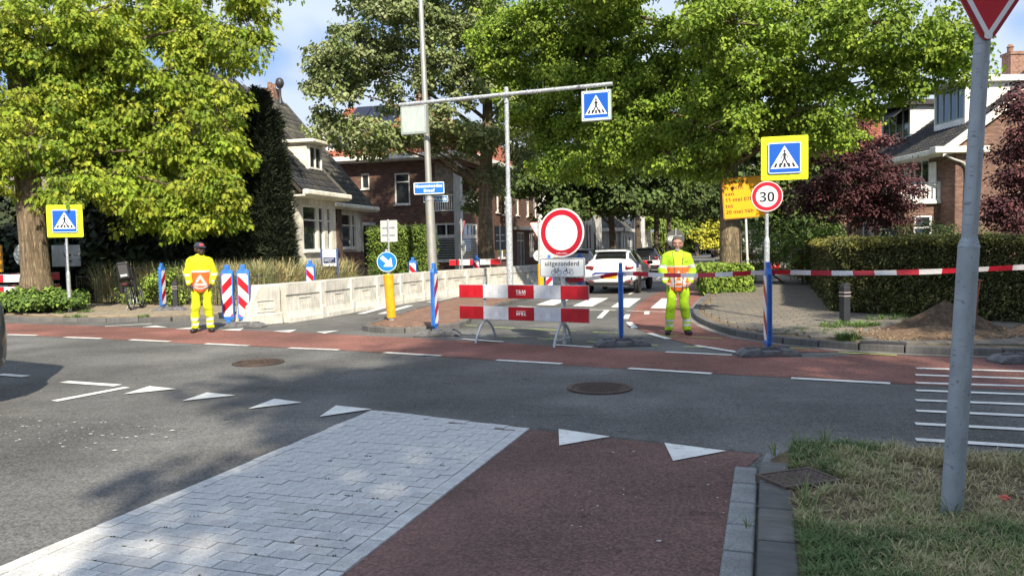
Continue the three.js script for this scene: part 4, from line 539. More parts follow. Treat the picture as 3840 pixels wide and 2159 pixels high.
// silver-backed lime behind the concrete barrier
tree('silver_lime', 'tall lime tree with silvery leaf undersides and forked trunk before the brick house', [-1.0, 0.1, -33.5], [[-1.0, 0.1, -33.5], [-1.1, 2.5, -33.5], [-1.05, 4.5, -33.4], [-0.9, 7.5, -33.2], [-1.0, 13, -33]], 0.36, 0.12,
  [[-5.94, 9.53, -31.0, 1.76, 1.12], [-6.82, 8.19, -30.5, 1.1, 0.8], [-4.33, 10.59, -31.0, 1.92, 1.12], [-3.11, 9.01, -31.0, 1.12, 0.9], [-7.13, 6.89, -31.0, 0.96, 0.55], [-5.56, 6.75, -31.0, 1.44, 0.5], [-4.88, 6.0, -31.5, 1.14, 0.35], [-4.55, 8.1, -32.0, 1.2, 0.6, 1, 0.6], [-2.53, 6.8, -31.0, 0.96, 0.8], [-1.59, 8.57, -32.0, 1.32, 1.1], [-1.71, 10.82, -32.0, 1.65, 1.16], [-2.8, 12.76, -32.0, 3.31, 1.32], [-3.62, 6.4, -32.0, 0.99, 0.45], [-2.22, 6.2, -33.0, 1.02, 0.5], [-1.17, 6.53, -32.5, 0.84, 0.9], [-1.64, 3.6, -34.0, 0.53, 0.5], [-0.28, 9.59, -33.0, 1.02, 2.3], [-5.86, 12.16, -31.0, 1.44, 0.8], [-6.3, 6.2, -31.5, 0.8, 0.3], [-0.74, 4.85, -34.0, 0.88, 0.7], [-6.47, 9.26, -30.5, 0.79, 0.63], [0.6, 7, -34, 1.4, 1.6]],
  [cluster(heart, 17, 0.105, 0.3, 11, 0.9), cluster(heart, 16, 0.12, 0.28, 12, 0.7)], { clear: true, seed: 302, sub: 15, sr: 0.42, per: 9, hang: 0.7, thick: 0.9, bark: barkLimeM, cols: [[0.22, 0.28, 0.09], [0.28, 0.33, 0.13], [0.32, 0.36, 0.17], [0.18, 0.24, 0.07], [0.15, 0.20, 0.06]], fork: 0.32 });
// broad lime on the right corner
tree('lime_tree', 'broad lime tree with bright heart-shaped leaves, ivy box round its furrowed trunk', [7.1, 0.1, -24.9], [[7.1, 0.1, -24.9], [7.1, 1.5, -24.9], [7.05, 3.2, -24.8], [6.9, 6, -24.5], [6.9, 11, -24]], 0.37, 0.16,
  [[0.76, 8.68, -27.6, 1.63, 1.47, 1.3], [0.72, 6.6, -27.6, 1.35, 0.67, 1.07], [2.86, 7.81, -27.6, 1.77, 1.46, 1.3], [3.16, 9.47, -27.6, 2.03, 1.19, 1.3], [5.04, 6.45, -25.8, 1.9, 1.12, 1.3], [5.58, 8.13, -25.8, 2.03, 1.12, 1.3], [6.18, 7.55, -21.12, 1.66, 0.91, 1.3], [7.06, 6.29, -22.2, 1.53, 0.96, 1.3], [5.69, 4.96, -22.2, 1.64, 0.69, 1.28], [4.22, 5.04, -25.8, 1.64, 0.69, 1.19], [8.31, 5.37, -22.2, 1.2, 0.75, 1.05], [8.87, 6.93, -22.2, 1.53, 1.06, 1.3], [9.7, 7.35, -20.6, 1.52, 0.8, 1.3], [11.14, 6.44, -22.2, 1.09, 0.75, 0.99], [12.16, 7.16, -21.63, 0.96, 0.94, 1.08], [9.21, 4.68, -22.2, 0.66, 0.42, 0.61], [7.9, 4.3, -23.0, 1.02, 0.47, 0.86], [6.26, 4.25, -23.8, 1.23, 0.47, 0.99], [4.91, 4.0, -24.0, 1.3, 0.42, 1.0], [1.98, 5.74, -27.6, 1.35, 0.67, 1.07], [2.33, 4.5, -27.0, 1.46, 0.6, 1.2], [4.91, 9.6, -22.66, 4.45, 0.98, 1.3], [10.66, 9.39, -22.66, 3.34, 0.87, 1.3], [13.06, 6.51, -22.2, 0.43, 0.42, 0.48], [3.71, 6.08, -25.8, 1.52, 0.87, 1.3], [8.49, 8.4, -23.0, 1.8, 1.11, 1.3], [10.23, 5.67, -22.2, 0.66, 0.42, 0.61], [6.0, 6.5, -26.0, 2.85, 1.49, 2], [9.5, 5.6, -25.5, 1.52, 0.84, 1.3], [3.0, 7.6, -27.0, 2.28, 1.49, 2], [1.8, 9.6, -26.5, 1.8, 1.2, 1.2], [3.4, 10, -25, 1.8, 1.2, 1.2], [-0.2, 9.2, -28, 1.2, 1.4, 1.1], [6.9, 5.0, -23.4, 1.3, 0.7, 0.8], [8.3, 5.2, -23.2, 1.2, 0.7, 0.8], [5.6, 5.2, -23.4, 1.2, 0.7, 0.8], [7.2, 6.2, -22.8, 1.5, 0.9, 0.9]],
  limeC, { clear: true, seed: 303, sub: 23, sr: 0.34, per: 10, hang: 0.6, thick: 0.9, keep: clearOf([[7.2, 2.9, -24.2, 0.7], [7.1, 1.2, -24.6, 0.4], [6.7, 0.6, -24, 0.6], [3.6, 0.9, -26, 0.9], [2.6, 0, -22, 0.9], [4.3, 0.7, -26.6, 0.6]], [7.1, 0.1, -24.9]), bark: barkLimeM, cols: [[0.205, 0.31, 0.027], [0.255, 0.36, 0.035], [0.155, 0.25, 0.022], [0.32, 0.42, 0.05]], fork: 0.36 });
// trees along the side street
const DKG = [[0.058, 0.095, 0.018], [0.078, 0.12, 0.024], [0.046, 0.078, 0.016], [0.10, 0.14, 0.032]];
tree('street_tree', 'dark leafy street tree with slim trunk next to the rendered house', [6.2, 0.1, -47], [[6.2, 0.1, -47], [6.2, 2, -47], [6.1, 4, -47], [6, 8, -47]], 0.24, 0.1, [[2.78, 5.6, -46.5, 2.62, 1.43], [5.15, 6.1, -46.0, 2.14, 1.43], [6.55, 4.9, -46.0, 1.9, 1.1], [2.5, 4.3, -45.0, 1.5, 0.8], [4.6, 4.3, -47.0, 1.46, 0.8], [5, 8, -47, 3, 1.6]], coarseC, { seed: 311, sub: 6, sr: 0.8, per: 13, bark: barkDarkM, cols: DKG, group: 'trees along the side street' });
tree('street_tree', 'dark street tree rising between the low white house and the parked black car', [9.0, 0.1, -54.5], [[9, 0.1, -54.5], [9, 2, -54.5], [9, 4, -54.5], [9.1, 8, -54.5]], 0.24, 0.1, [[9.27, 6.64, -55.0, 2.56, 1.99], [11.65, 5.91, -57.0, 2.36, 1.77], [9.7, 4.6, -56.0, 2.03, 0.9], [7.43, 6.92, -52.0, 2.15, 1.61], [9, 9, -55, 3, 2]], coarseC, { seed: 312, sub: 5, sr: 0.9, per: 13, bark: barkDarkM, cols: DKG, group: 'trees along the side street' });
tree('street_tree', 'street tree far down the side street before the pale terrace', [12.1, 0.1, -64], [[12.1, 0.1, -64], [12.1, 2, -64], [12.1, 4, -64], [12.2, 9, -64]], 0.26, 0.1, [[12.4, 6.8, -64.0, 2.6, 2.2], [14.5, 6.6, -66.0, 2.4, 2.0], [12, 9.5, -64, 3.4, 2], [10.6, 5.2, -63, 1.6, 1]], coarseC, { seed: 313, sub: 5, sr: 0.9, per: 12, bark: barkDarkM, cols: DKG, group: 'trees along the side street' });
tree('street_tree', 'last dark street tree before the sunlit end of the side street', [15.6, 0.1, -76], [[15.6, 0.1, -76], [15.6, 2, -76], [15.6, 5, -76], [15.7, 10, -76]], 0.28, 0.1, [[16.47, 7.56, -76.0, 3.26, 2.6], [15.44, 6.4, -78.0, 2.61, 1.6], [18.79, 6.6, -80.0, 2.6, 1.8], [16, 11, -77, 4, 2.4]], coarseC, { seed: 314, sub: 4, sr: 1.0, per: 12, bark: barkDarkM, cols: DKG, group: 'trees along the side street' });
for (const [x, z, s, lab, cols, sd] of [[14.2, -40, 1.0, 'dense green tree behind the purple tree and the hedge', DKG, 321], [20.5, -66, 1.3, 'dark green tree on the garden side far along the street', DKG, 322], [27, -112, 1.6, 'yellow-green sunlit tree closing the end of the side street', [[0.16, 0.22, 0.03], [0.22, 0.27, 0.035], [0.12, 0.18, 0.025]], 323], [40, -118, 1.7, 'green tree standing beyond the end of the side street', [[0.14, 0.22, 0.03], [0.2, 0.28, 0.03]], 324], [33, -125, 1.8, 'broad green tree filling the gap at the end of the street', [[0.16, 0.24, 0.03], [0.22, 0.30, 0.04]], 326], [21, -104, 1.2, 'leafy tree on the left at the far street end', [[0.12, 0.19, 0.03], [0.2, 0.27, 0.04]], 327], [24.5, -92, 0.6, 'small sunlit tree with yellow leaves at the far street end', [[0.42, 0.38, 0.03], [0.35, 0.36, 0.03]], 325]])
  tree('background_tree', lab, [x, 0.1, z], [[x, 0.1, z], [x, 2 * s, z], [x, 4 * s, z], [x, 7 * s, z]], 0.25, 0.1, [[x - 1.6 * s, 4.6 * s, z, 2 * s, 1.6 * s], [x + 1.7 * s, 5 * s, z - 0.5, 2 * s, 1.7 * s], [x, 6.8 * s, z, 2.4 * s, 1.7 * s], [x, 3.0 * s, z + 1, 2.2 * s, 1.1 * s]], coarseC, { seed: sd, sub: 4, sr: 0.9, per: 12, bark: barkDarkM, cols });
// purple-leaved plums
const MGx = [[0.14, 0.2, 0.03], [0.18, 0.24, 0.035], [0.11, 0.16, 0.025]];
const plumC = [cluster(oval, 14, 0.1, 0.24, 21, 0.5, 0.8), cluster(oval, 14, 0.11, 0.22, 22, 0.4, 0.8)], PLUM = [[0.075, 0.022, 0.028], [0.10, 0.03, 0.036], [0.055, 0.018, 0.025], [0.13, 0.045, 0.045]];
tree('purple_plum', 'rounded purple-leaved tree between the lime tree and the red brick house', [13.3, 0.1, -30], [[13.3, 0.1, -30], [13.2, 1.2, -30], [13.4, 2.4, -30], [13.4, 5, -29.8]], 0.2, 0.07, [[12.8, 5.15, -29.0, 1.45, 0.95], [11.89, 3.99, -29.0, 1.35, 1.05], [14.0, 4.1, -29.5, 1.3, 1.1], [13.0, 3.0, -30.0, 1.6, 0.7], [14.9, 3.6, -30.0, 0.9, 0.75], [15.2, 2.9, -30.0, 0.8, 0.6], [11.69, 3.3, -30.0, 0.93, 0.7], [13.1, 6.1, -29.0, 0.8, 0.45], [14.5, 2.5, -30.0, 0.9, 0.4]], plumC, { seed: 331, sub: 15, sr: 0.45, per: 15, bark: barkDarkM, cols: PLUM, fork: 0.2 });
tree('purple_plum', 'purple-leaved tree in front of the red brick gable, reaching out of the picture', [16.6, 0.1, -23.6], [[16.6, 0.1, -23.6], [16.5, 1.2, -23.6], [16.4, 2.6, -23.4], [16.3, 5.5, -23.2]], 0.18, 0.06, [[14.95, 4.73, -22.5, 0.62, 0.85], [14.85, 3.36, -22.5, 0.5, 0.85], [15.6, 5.9, -23.0, 0.6, 0.5], [15.9, 3.62, -23.0, 1.0, 1.5], [15.2, 2.3, -23.0, 0.65, 0.5], [16.8, 5.0, -23.5, 1.3, 1.6], [14.4, 2.2, -22.5, 0.3, 0.3], [14.5, 2.67, -22.5, 0.45, 0.22], [14.8, 5.6, -22.5, 0.3, 0.35], [17.7, 3.5, -23.5, 1.2, 1.5]], plumC, { seed: 332, sub: 15, sr: 0.42, per: 15, bark: barkDarkM, cols: PLUM, fork: 0.2 });
for (const [x, z, r, lab, c, sd] of [[26.5, -131, 5, 'dense sunlit bushes closing the end of the side street', MGx, 341], [36, -136, 6, 'tall dark bushes right of the street end', DKG, 342]]) { const t = thing('end_bushes', lab, 'bushes', [x, 0, z]); crownLeaves(t, [[0, 2, 0, r, 2.4, 2], [r * 0.6, 4, 0, r * 0.7, 2.4, 2], [-r * 0.5, 3.6, 0, r * 0.6, 2.2, 2]], coarseC, LM.matt, { seed: sd, sub: 7, sr: 0.9, per: 12, cols: c, name: 'foliage' }); }
// dark columnar yew in front of the white house
{
  const sprayC = [cluster([[0, 0], [0.1, 0.35], [0.07, 0.8], [0, 1], [-0.07, 0.8], [-0.1, 0.35]], 22, 0.13, 0.12, 31, -0.6, 1.2)];
  const t = thing('columnar_yew', 'tall dark green columnar conifer in front of the white house', 'tree', [-8.05, 0.14, -25.2]); t.scale.set(1.0, 1.1, 1.0);
  part(t, 'trunk', taperTube([[0, 0, 0], [0.03, 1.5, 0], [0, 4, 0]], 0.14, 0.04, 8, 8), barkDarkM);
  const R = rng(41), ms = [], cs = [];
  for (const [x, z, r, h] of [[0, 0.1, 0.55, 5.95], [-0.5, 0.1, 0.42, 5.7], [0.42, 0, 0.4, 5.4], [-0.25, -0.35, 0.45, 6.1], [0.2, 0.35, 0.42, 4.9], [-0.45, 0.4, 0.36, 5.2], [0.62, 0.2, 0.28, 4.2], [-0.75, 0.1, 0.25, 5.3], [0.1, -0.1, 0.3, 6.0], [-0.62, -0.2, 0.24, 5.95]]) for (let i = 0; i < 620; i++) { const y = 0.25 + R() * (h - 0.25), k = Math.pow(1 - y / h, 0.55) * (0.55 + 0.45 * Math.min(1, y / 1.2)) * 1.5, a = R() * 6.283, rr = r * Math.min(1.15, k) * (0.75 + R() * 0.3); ms.push(M4(x + Math.cos(a) * rr, y, z + Math.sin(a) * rr, R() * 6.28, 0.8 + R() * 0.6, (R() - 0.5) * 0.5, (R() - 0.5) * 0.5)); const v = 0.7 + R() * 0.6; cs.push(lin(0.024 * v, 0.036 * v, 0.015 * v)); }
  instanced(t, 'crown', sprayC[0], mat('conifer spray', [1, 1, 1], 0.9), ms, cs);
}
// shrubs and hedges
function shrub(name, label, category, blobs, geos, o) { const b0 = blobs[0], t = thing(name, label, category, [b0[0], 0.12, b0[2]], 0, o.group), rb = blobs.map((b) => [b[0] - b0[0], b[1] - 0.12, b[2] - b0[2], ...b.slice(3)]); const tw = crownLeaves(t, rb, geos, LM.matt, { name: 'foliage', twig: true, ...o }); const g = rb.map((b) => taperTube([[b[0] * 0.4, 0, b[2] * 0.4], [b[0] * 0.8, b[1] * 0.5, b[2] * 0.8], [b[0], b[1], b[2]]], 0.04, 0.015, 6, 5)); part(t, 'stem', g, barkDarkM); return t; }
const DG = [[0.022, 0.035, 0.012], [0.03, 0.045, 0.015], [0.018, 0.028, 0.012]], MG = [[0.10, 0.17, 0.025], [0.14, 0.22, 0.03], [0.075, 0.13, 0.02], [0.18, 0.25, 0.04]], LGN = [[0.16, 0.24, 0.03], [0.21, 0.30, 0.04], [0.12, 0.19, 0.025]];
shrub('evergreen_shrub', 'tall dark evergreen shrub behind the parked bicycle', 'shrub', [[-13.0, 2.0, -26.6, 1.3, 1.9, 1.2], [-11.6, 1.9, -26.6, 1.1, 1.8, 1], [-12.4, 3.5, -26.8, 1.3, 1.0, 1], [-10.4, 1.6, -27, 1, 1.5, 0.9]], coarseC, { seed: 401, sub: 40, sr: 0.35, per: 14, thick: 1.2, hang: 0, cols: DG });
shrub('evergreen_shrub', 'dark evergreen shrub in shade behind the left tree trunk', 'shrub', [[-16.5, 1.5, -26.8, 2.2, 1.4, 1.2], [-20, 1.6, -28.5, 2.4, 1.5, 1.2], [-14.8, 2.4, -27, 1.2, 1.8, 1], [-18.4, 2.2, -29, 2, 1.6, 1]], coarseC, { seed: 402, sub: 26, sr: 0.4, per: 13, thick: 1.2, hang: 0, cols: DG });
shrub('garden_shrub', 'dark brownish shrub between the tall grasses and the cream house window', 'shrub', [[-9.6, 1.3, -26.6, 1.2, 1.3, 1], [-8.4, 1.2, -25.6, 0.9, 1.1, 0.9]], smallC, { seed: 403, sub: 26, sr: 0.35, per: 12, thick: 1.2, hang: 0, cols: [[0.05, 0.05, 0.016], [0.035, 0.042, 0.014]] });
shrub('leafy_shrub', 'bright leafy shrub directly behind the bicycle wheel', 'shrub', [[-10.55, 0.72, -23.3, 0.5, 0.6, 0.4], [-11.4, 0.4, -23.6, 0.45, 0.35, 0.35], [-9.9, 0.45, -23.1, 0.4, 0.4, 0.3]], smallC, { seed: 404, sub: 62, sr: 0.22, per: 10, thick: 1, hang: 0, cols: LGN });
shrub('garden_bush', 'loose light green bush behind the ivy box and the barrier boards', 'shrub', [[10.6, 1.4, -28, 1.2, 1.1, 1], [12.2, 1.2, -28.5, 1.3, 0.9, 1], [9.6, 1.2, -30, 0.9, 1.2, 1]], smallC, { seed: 405, sub: 26, sr: 0.4, per: 12, thick: 1, hang: 0.1, cols: MG });
shrub('garden_bush', 'dark green bush under the purple tree behind the hedge', 'shrub', [[15.2, 1.2, -28.5, 1.4, 1.1, 1], [17.6, 1.2, -30, 1.5, 1.3, 1], [19, 1.1, -33, 1.2, 1.2, 1]], smallC, { seed: 406, sub: 20, sr: 0.4, per: 12, thick: 1, hang: 0.1, cols: [[0.05, 0.09, 0.02], [0.07, 0.12, 0.025]] });
function hedge(name, label, foot, h, thick, geos, cols, seed, dens, o = {}) {   // foot: polyline of the hedge's centre line
  const b = foot[0], t = thing(name, label, 'hedge', [b[0], 0.12, b[1]]), R = rng(seed), gm = geos.map(() => [[], []]), core = [];
  for (let i = 0; i + 1 < foot.length; i++) {
    const [x0, z0] = foot[i], [x1, z1] = foot[i + 1], L = Math.hypot(x1 - x0, z1 - z0), ux = (x1 - x0) / L, uz = (z1 - z0) / L, nx = -uz, nz = ux;
    for (let u = 0.15; u < L; u += 0.3) for (const w of [-0.2, 0.2]) { const x = x0 + ux * u + nx * w * thick - b[0], z = z0 + uz * u + nz * w * thick - b[1]; core.push(rod([x, 0, z], [x + (R() - 0.5) * 0.25, h * 0.55, z + (R() - 0.5) * 0.25], 0.022, 0.014, 5), rod([x, h * 0.25, z], [x + (R() - 0.5) * 0.6, h * 0.85, z + (R() - 0.5) * 0.6], 0.014, 0.006, 4)); }
    const put = (u, y, w, out, topc) => { const x = x0 + ux * u + nx * w - b[0], z = z0 + uz * u + nz * w - b[1], k = Math.floor(R() * geos.length); gm[k][0].push(M4(x, y, z, R() * 6.28, 0.7 + R() * 0.5, (R() - 0.5) * 1.6, (R() - 0.5) * 1.6)); const pal = topc && o.top ? o.top : cols, c = pal[Math.floor(R() * pal.length)], v = 0.75 + R() * 0.5; gm[k][1].push(lin(c[0] * v, c[1] * v, c[2] * v)); };  // top leaves take the sunlit palette where one is given
    const nS = Math.round(L * h * dens), nT = Math.round(L * thick * dens * 1.2), bump = (u, y) => 0.05 * (vnoise(u * 2.2 + 50, y * 2.6 + 50, 1 << 20, seed) - 0.5) * 2;
    for (const side of [-1, 1]) for (let k = 0; k < nS; k++) { const u = R() * L, y = 0.04 + R() * (h - 0.06); put(u, y, side * (thick / 2 - 0.05 + bump(u, y) - R() * 0.07), 1, false); }
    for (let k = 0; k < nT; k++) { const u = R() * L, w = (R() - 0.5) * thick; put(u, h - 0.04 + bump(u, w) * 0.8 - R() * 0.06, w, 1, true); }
    for (let k = 0; k < L * h * thick * dens * 0.9; k++) put(R() * L, 0.1 + R() * (h - 0.2), (R() - 0.5) * (thick - 0.2), 1, false);
    for (const e of [0, L]) for (let k = 0; k < h * thick * dens; k++) put(e + (R() - 0.5) * 0.1, R() * h, (R() - 0.5) * thick, 1, false);
  }
  part(t, 'stems', core, barkM);
  gm.forEach(([ms, cs], k) => instanced(t, 'foliage', geos[k], LM.matt, ms, cs)); return t;
}
const hedgeC = [cluster(oval, 9, 0.055, 0.085, 51, 0.2, 0.8), cluster(oval, 9, 0.06, 0.08, 52, 0.1, 0.8)];
hedge('clipped_hedge', 'long clipped hedge with sunlight coloured into its yellowish top behind the sand heap and dark bollard', [[12.6, -31.5], [7.4, -16.5], [9.5, -13.7], [14.5, -10.4], [20, -7.5]], 1.55, 1.0, hedgeC, [[0.07, 0.08, 0.02], [0.09, 0.095, 0.024], [0.055, 0.07, 0.018], [0.115, 0.11, 0.028]], 411, 400, { top: [[0.24, 0.23, 0.045], [0.30, 0.27, 0.05], [0.19, 0.19, 0.04]] });  // brighter yellow top leaves paint the sunlight into their colour
hedge('privet_hedge', 'green privet hedge between the white house and the lamp post', [[-5.9, -33.4], [-3.5, -33]], 2.45, 1.1, smallC, MG, 412, 110);
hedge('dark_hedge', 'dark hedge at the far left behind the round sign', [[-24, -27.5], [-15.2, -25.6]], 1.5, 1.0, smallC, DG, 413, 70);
{ // ivy box at the foot of the lime tree
  const t = thing('ivy_box', 'low square ivy bush round the foot of the lime tree', 'hedge', [6.75, 0.12, -24.35]), R = rng(415), ms = [], cs = [], ic = cluster(heart, 8, 0.11, 0.1, 53, 0.8, 0.6);
  { const g = []; for (let i = 0; i < 24; i++) { const x = (R() - 0.5) * 1.0, z = (R() - 0.5) * 0.75; g.push(rod([x, 0, z], [x + (R() - 0.5) * 0.2, 0.68, z + (R() - 0.5) * 0.2], 0.012, 0.006, 5)); } part(t, 'stems', g, barkM); }
  for (let i = 0; i < 2100; i++) { const f = R(); let x, y, z; if (i > 1300) { x = (R() - 0.5) * 1.1; y = R() * 0.72; z = (R() - 0.5) * 0.85; } else if (f < 0.45) { x = (R() - 0.5) * 1.25; y = R() * 0.78; z = 0.46 + R() * 0.06; } else if (f < 0.6) { x = -0.6 - R() * 0.05; y = R() * 0.78; z = (R() - 0.5); } else if (f < 0.75) { x = 0.6 + R() * 0.05; y = R() * 0.78; z = (R() - 0.5); } else { x = (R() - 0.5) * 1.25; y = 0.72 + R() * 0.1; z = (R() - 0.5); } ms.push(M4(x, y, z, R() * 6.28, 0.8 + R() * 0.5, (R() - 0.5), (R() - 0.5))); const c = LGN[Math.floor(R() * 3)], v = 0.8 + R() * 0.5; cs.push(lin(c[0] * v, c[1] * v, c[2] * v)); }
  instanced(t, 'foliage', ic, LM.matt, ms, cs);
}
{ // ivy ground cover round the oak
  const R = rng(421), ms = [], cs = [], ic = cluster(heart, 9, 0.085, 0.12, 54, 0.5, 0.7);
  const poly = [[-22, -24.6], [-14.2, -20.75], [-12.4, -20.1], [-11.75, -20.5], [-12, -21.6], [-13, -23.2], [-16, -24.6]];
  while (ms.length < 3400) { const x = -22 + R() * 10.5, z = -25 + R() * 5; if (!inside(poly, x, z)) continue; const e = 0.12 + 0.42 * vnoise(x * 0.9 + 30, z * 0.9 + 80, 1 << 20, 3), d = Math.hypot(x + 13.6, z + 22); const lift = d < 0.9 ? 0.5 * (1 - d / 0.9) : 0; ms.push(M4(x, 0.14 + e * (0.55 + R() * 0.45) + lift * R(), z, R() * 6.28, 0.8 + R() * 0.5, (R() - 0.5) * 0.8, (R() - 0.5) * 0.8)); const c = [[0.07, 0.13, 0.02], [0.10, 0.17, 0.03], [0.14, 0.22, 0.03]][Math.floor(R() * 3)], v = 0.8 + R() * 0.4; cs.push(lin(c[0] * v, c[1] * v, c[2] * v)); }
  const o = instanced(scene, 'ivy_ground_cover', ic, LM.matt, ms, cs); o.userData.label = 'ivy ground cover spreading round the foot of the oak';  o.userData.category = 'ivy';
}
// blades: tall ornamental grass, verge grass, weeds
function bladeTuft(n, h, w, spread, seed, bend = 0.5) { const R = rng(seed), P = []; for (let i = 0; i < n; i++) { const a = R() * 6.283, r = spread * 0.25 * Math.sqrt(R()), bx = Math.cos(a) * r, bz = Math.sin(a) * r, H = h * (0.55 + R() * 0.6), le = spread * (0.3 + R() * 0.9), seg = 4, sx = -Math.sin(a) * w * 0.5, sz = Math.cos(a) * w * 0.5; let prev; for (let k = 0; k <= seg; k++) { const t = k / seg, q = [bx + Math.cos(a) * le * t * t, H * (t - bend * 0.45 * t * t * t), bz + Math.sin(a) * le * t * t], ww = 1 - t * t * 0.95, L = [q[0] - sx * ww, q[1], q[2] - sz * ww], Rr = [q[0] + sx * ww, q[1], q[2] + sz * ww]; if (prev) P.push(...prev[0], ...prev[1], ...Rr, ...prev[0], ...Rr, ...L); prev = [L, Rr]; } } const g = new THREE.BufferGeometry(); g.setAttribute('position', new THREE.Float32BufferAttribute(P, 3)); g.computeVertexNormals(); return uvMetres(g); }
const bladeM = mat('grass blade', [1, 1, 1], 0.85);
{
  const R = rng(431), gs = [bladeTuft(30, 1.55, 0.017, 0.7, 61, 0.9), bladeTuft(28, 1.35, 0.016, 0.6, 62, 0.7), bladeTuft(28, 1.05, 0.02, 0.5, 63, 1.1)], per = gs.map(() => [[], []]);
  const band = [[-13.5, -24.9], [-9.4, -22.9], [-8.6, -22.5], [-7.1, -21.9], [-6.2, -25.5], [-5.6, -28.5], [-6.6, -29], [-7.2, -26], [-8.4, -24.4], [-9.6, -24.8], [-13.6, -26.4]];
  let n = 0; while (n < 720) { const x = -13.6 + R() * 8, z = -29 + R() * 7; if (!inside(band, x, z) || (Math.hypot(x + 7.8, z + 25.2) < 0.8)) continue; n++; const k = Math.floor(R() * 3), straw = R(); per[k][0].push(M4(x, 0.12, z, R() * 6.28, [1.0 + R() * 0.3, 0.95 + R() * 0.4, 1.0 + R() * 0.3])); const c = straw < 0.36 ? [0.48, 0.39, 0.20] : straw < 0.8 ? [0.26, 0.28, 0.13] : [0.18, 0.24, 0.11], v = 0.8 + R() * 0.4; per[k][1].push(lin(c[0] * v, c[1] * v, c[2] * v)); }
  const t = thing('ornamental_grass', 'dense bed of tall straw-coloured ornamental grasses along the garden edge', 'grass', [0, 0, 0]); t.userData.kind = 'stuff'; gs.forEach((g, k) => instanced(t, 'blades', g, bladeM, per[k][0], per[k][1]));
}
{
  const R = rng(441), gs = [bladeTuft(9, 0.1, 0.006, 0.07, 71, 0.9), bladeTuft(8, 0.075, 0.005, 0.07, 72, 1.1), bladeTuft(7, 0.05, 0.006, 0.06, 73, 1.3)], per = gs.map(() => [[], []]);
  let n = 0; while (n < 15000) { const x = 1.1 + R() * 5, z = -5.75 + R() * 3.2; if (!inside(vergePts, x, z) || x > 4.4 + (z + 5.7) * -0.2) continue; if (Math.abs((x - 1.82) * 0.95 + (z + 4.83) * -0.31) < 0.26 && Math.abs((x - 1.82) * 0.31 + (z + 4.83) * 0.95) < 0.22) continue; n++; const pn = fbm(x * 1.6 + 30, z * 1.6 + 30, 1 << 20, 19, 4), edge = z < -5.2 + (x > 2.6 ? (x - 2.6) * 0.4 : 0); if (pn < 0.45 && R() < 0.85 && !edge) continue; if (x < 1.795 - 0.333 * (z + 5.25) + 0.12) continue; const k = Math.floor(R() * 3), dry = R() < clamp(0.95 - (pn - 0.4) * 2.6); per[k][0].push(M4(x, 0.098, z, R() * 6.28, [1, (0.7 + R() * 0.6) * (edge ? 1.1 : 0.9), 1])); const c = dry ? [0.40, 0.35, 0.19] : pn > 0.62 ? [0.11, 0.17, 0.055] : [0.20, 0.25, 0.08], v = 0.75 + R() * 0.5; per[k][1].push(lin(c[0] * v, c[1] * v, c[2] * v)); }
  const tall = bladeTuft(16, 0.24, 0.007, 0.2, 74, 0.9), tm = [], tc = []; for (const [x, z, s] of [[1.7, -4.42, 1], [1.62, -4.25, 1.1], [1.9, -5.12, 0.6], [1.62, -4.1, 0.8], [1.86, -5.42, 0.8], [2.15, -5.7, 0.8], [2.35, -5.76, 0.9], [1.55, -3.9, 0.9], [2.38, -4.12, 0.9], [2.5, -4.3, 0.8], [2.42, -4.28, 0.7], [1.24, -4.05, 0.45], [1.95, -5.25, 0.5], [2.3, -4.6, 0.6], [2.05, -4.5, 0.55]]) { tm.push(M4(x, 0.1, z, x * 40, s)); tc.push(lin(0.17, 0.22, 0.08)); }
  const t = thing('verge_grass', 'short patchy grass, part green and part dry, covering the near verge', 'grass', [0, 0, 0]); t.userData.kind = 'stuff'; gs.forEach((g, k) => instanced(t, 'blades', g, bladeM, per[k][0], per[k][1])); instanced(t, 'tall_blades', tall, bladeM, tm, tc);
  // dry litter
  const lm = [], lc = []; for (let i = 0; i < 500; i++) { const x = 1.5 + R() * 1.8, z = -5.1 + R() * 1.6; if (!inside(vergePts, x, z)) continue; lm.push(M4(x, 0.106 + R() * 0.01, z, R() * 6.28, [1, 1, 1], (R() - 0.5) * 0.4, (R() - 0.5) * 0.4)); const v = 0.6 + R() * 0.7; lc.push(lin(0.30 * v, 0.24 * v, 0.16 * v)); } instanced(t, 'dry_litter', box(0.035, 0.002, 0.006), mat('dry litter', [1, 1, 1], 0.9), lm, lc);
}
{ // weeds at kerbs and bollard
  const R = rng(451), g = bladeTuft(14, 0.16, 0.012, 0.16, 81, 0.8);
  const weed = (lab, cx, cz, n, sp, s) => { const ms = [], cs = []; for (let i = 0; i < n; i++) { const a = R() * 6.28, r = sp * Math.sqrt(R()); ms.push(M4(Math.cos(a) * r, 0, Math.sin(a) * r * 0.7, R() * 6.28, s * (0.6 + R() * 0.7))); const v = 0.7 + R() * 0.6; cs.push(lin(0.10 * v, 0.17 * v, 0.04 * v)); } const t = thing('weed_patch', lab, 'weeds', [cx, 0.11, cz]); instanced(t, 'blades', g, bladeM, ms, cs); t.userData.kind = 'stuff'; };
  weed('green weeds growing round the foot of the dark bollard', 6.0, -13.6, 70, 0.5, 0.9); weed('weeds sprouting over the kerb beside the drain inlet', 5.15, -11.75, 26, 0.22, 1.1); weed('sparse weeds between the tiles near the kerb curve', 5.0, -13.0, 26, 0.7, 0.6); weed('grass strip at the foot of the clipped hedge', 7.6, -14.7, 50, 0.8, 0.8); weed('dry tuft of weeds on the left kerb edge', -10.9, -19.1, 14, 0.3, 0.7); weed('small weed beside the foot of the left pedestrian sign', -11.7, -20.5, 22, 0.5, 0.8); weed('small weed at the kerb by the bent rubber foot', -9.0, -18.75, 10, 0.2, 0.7);
}
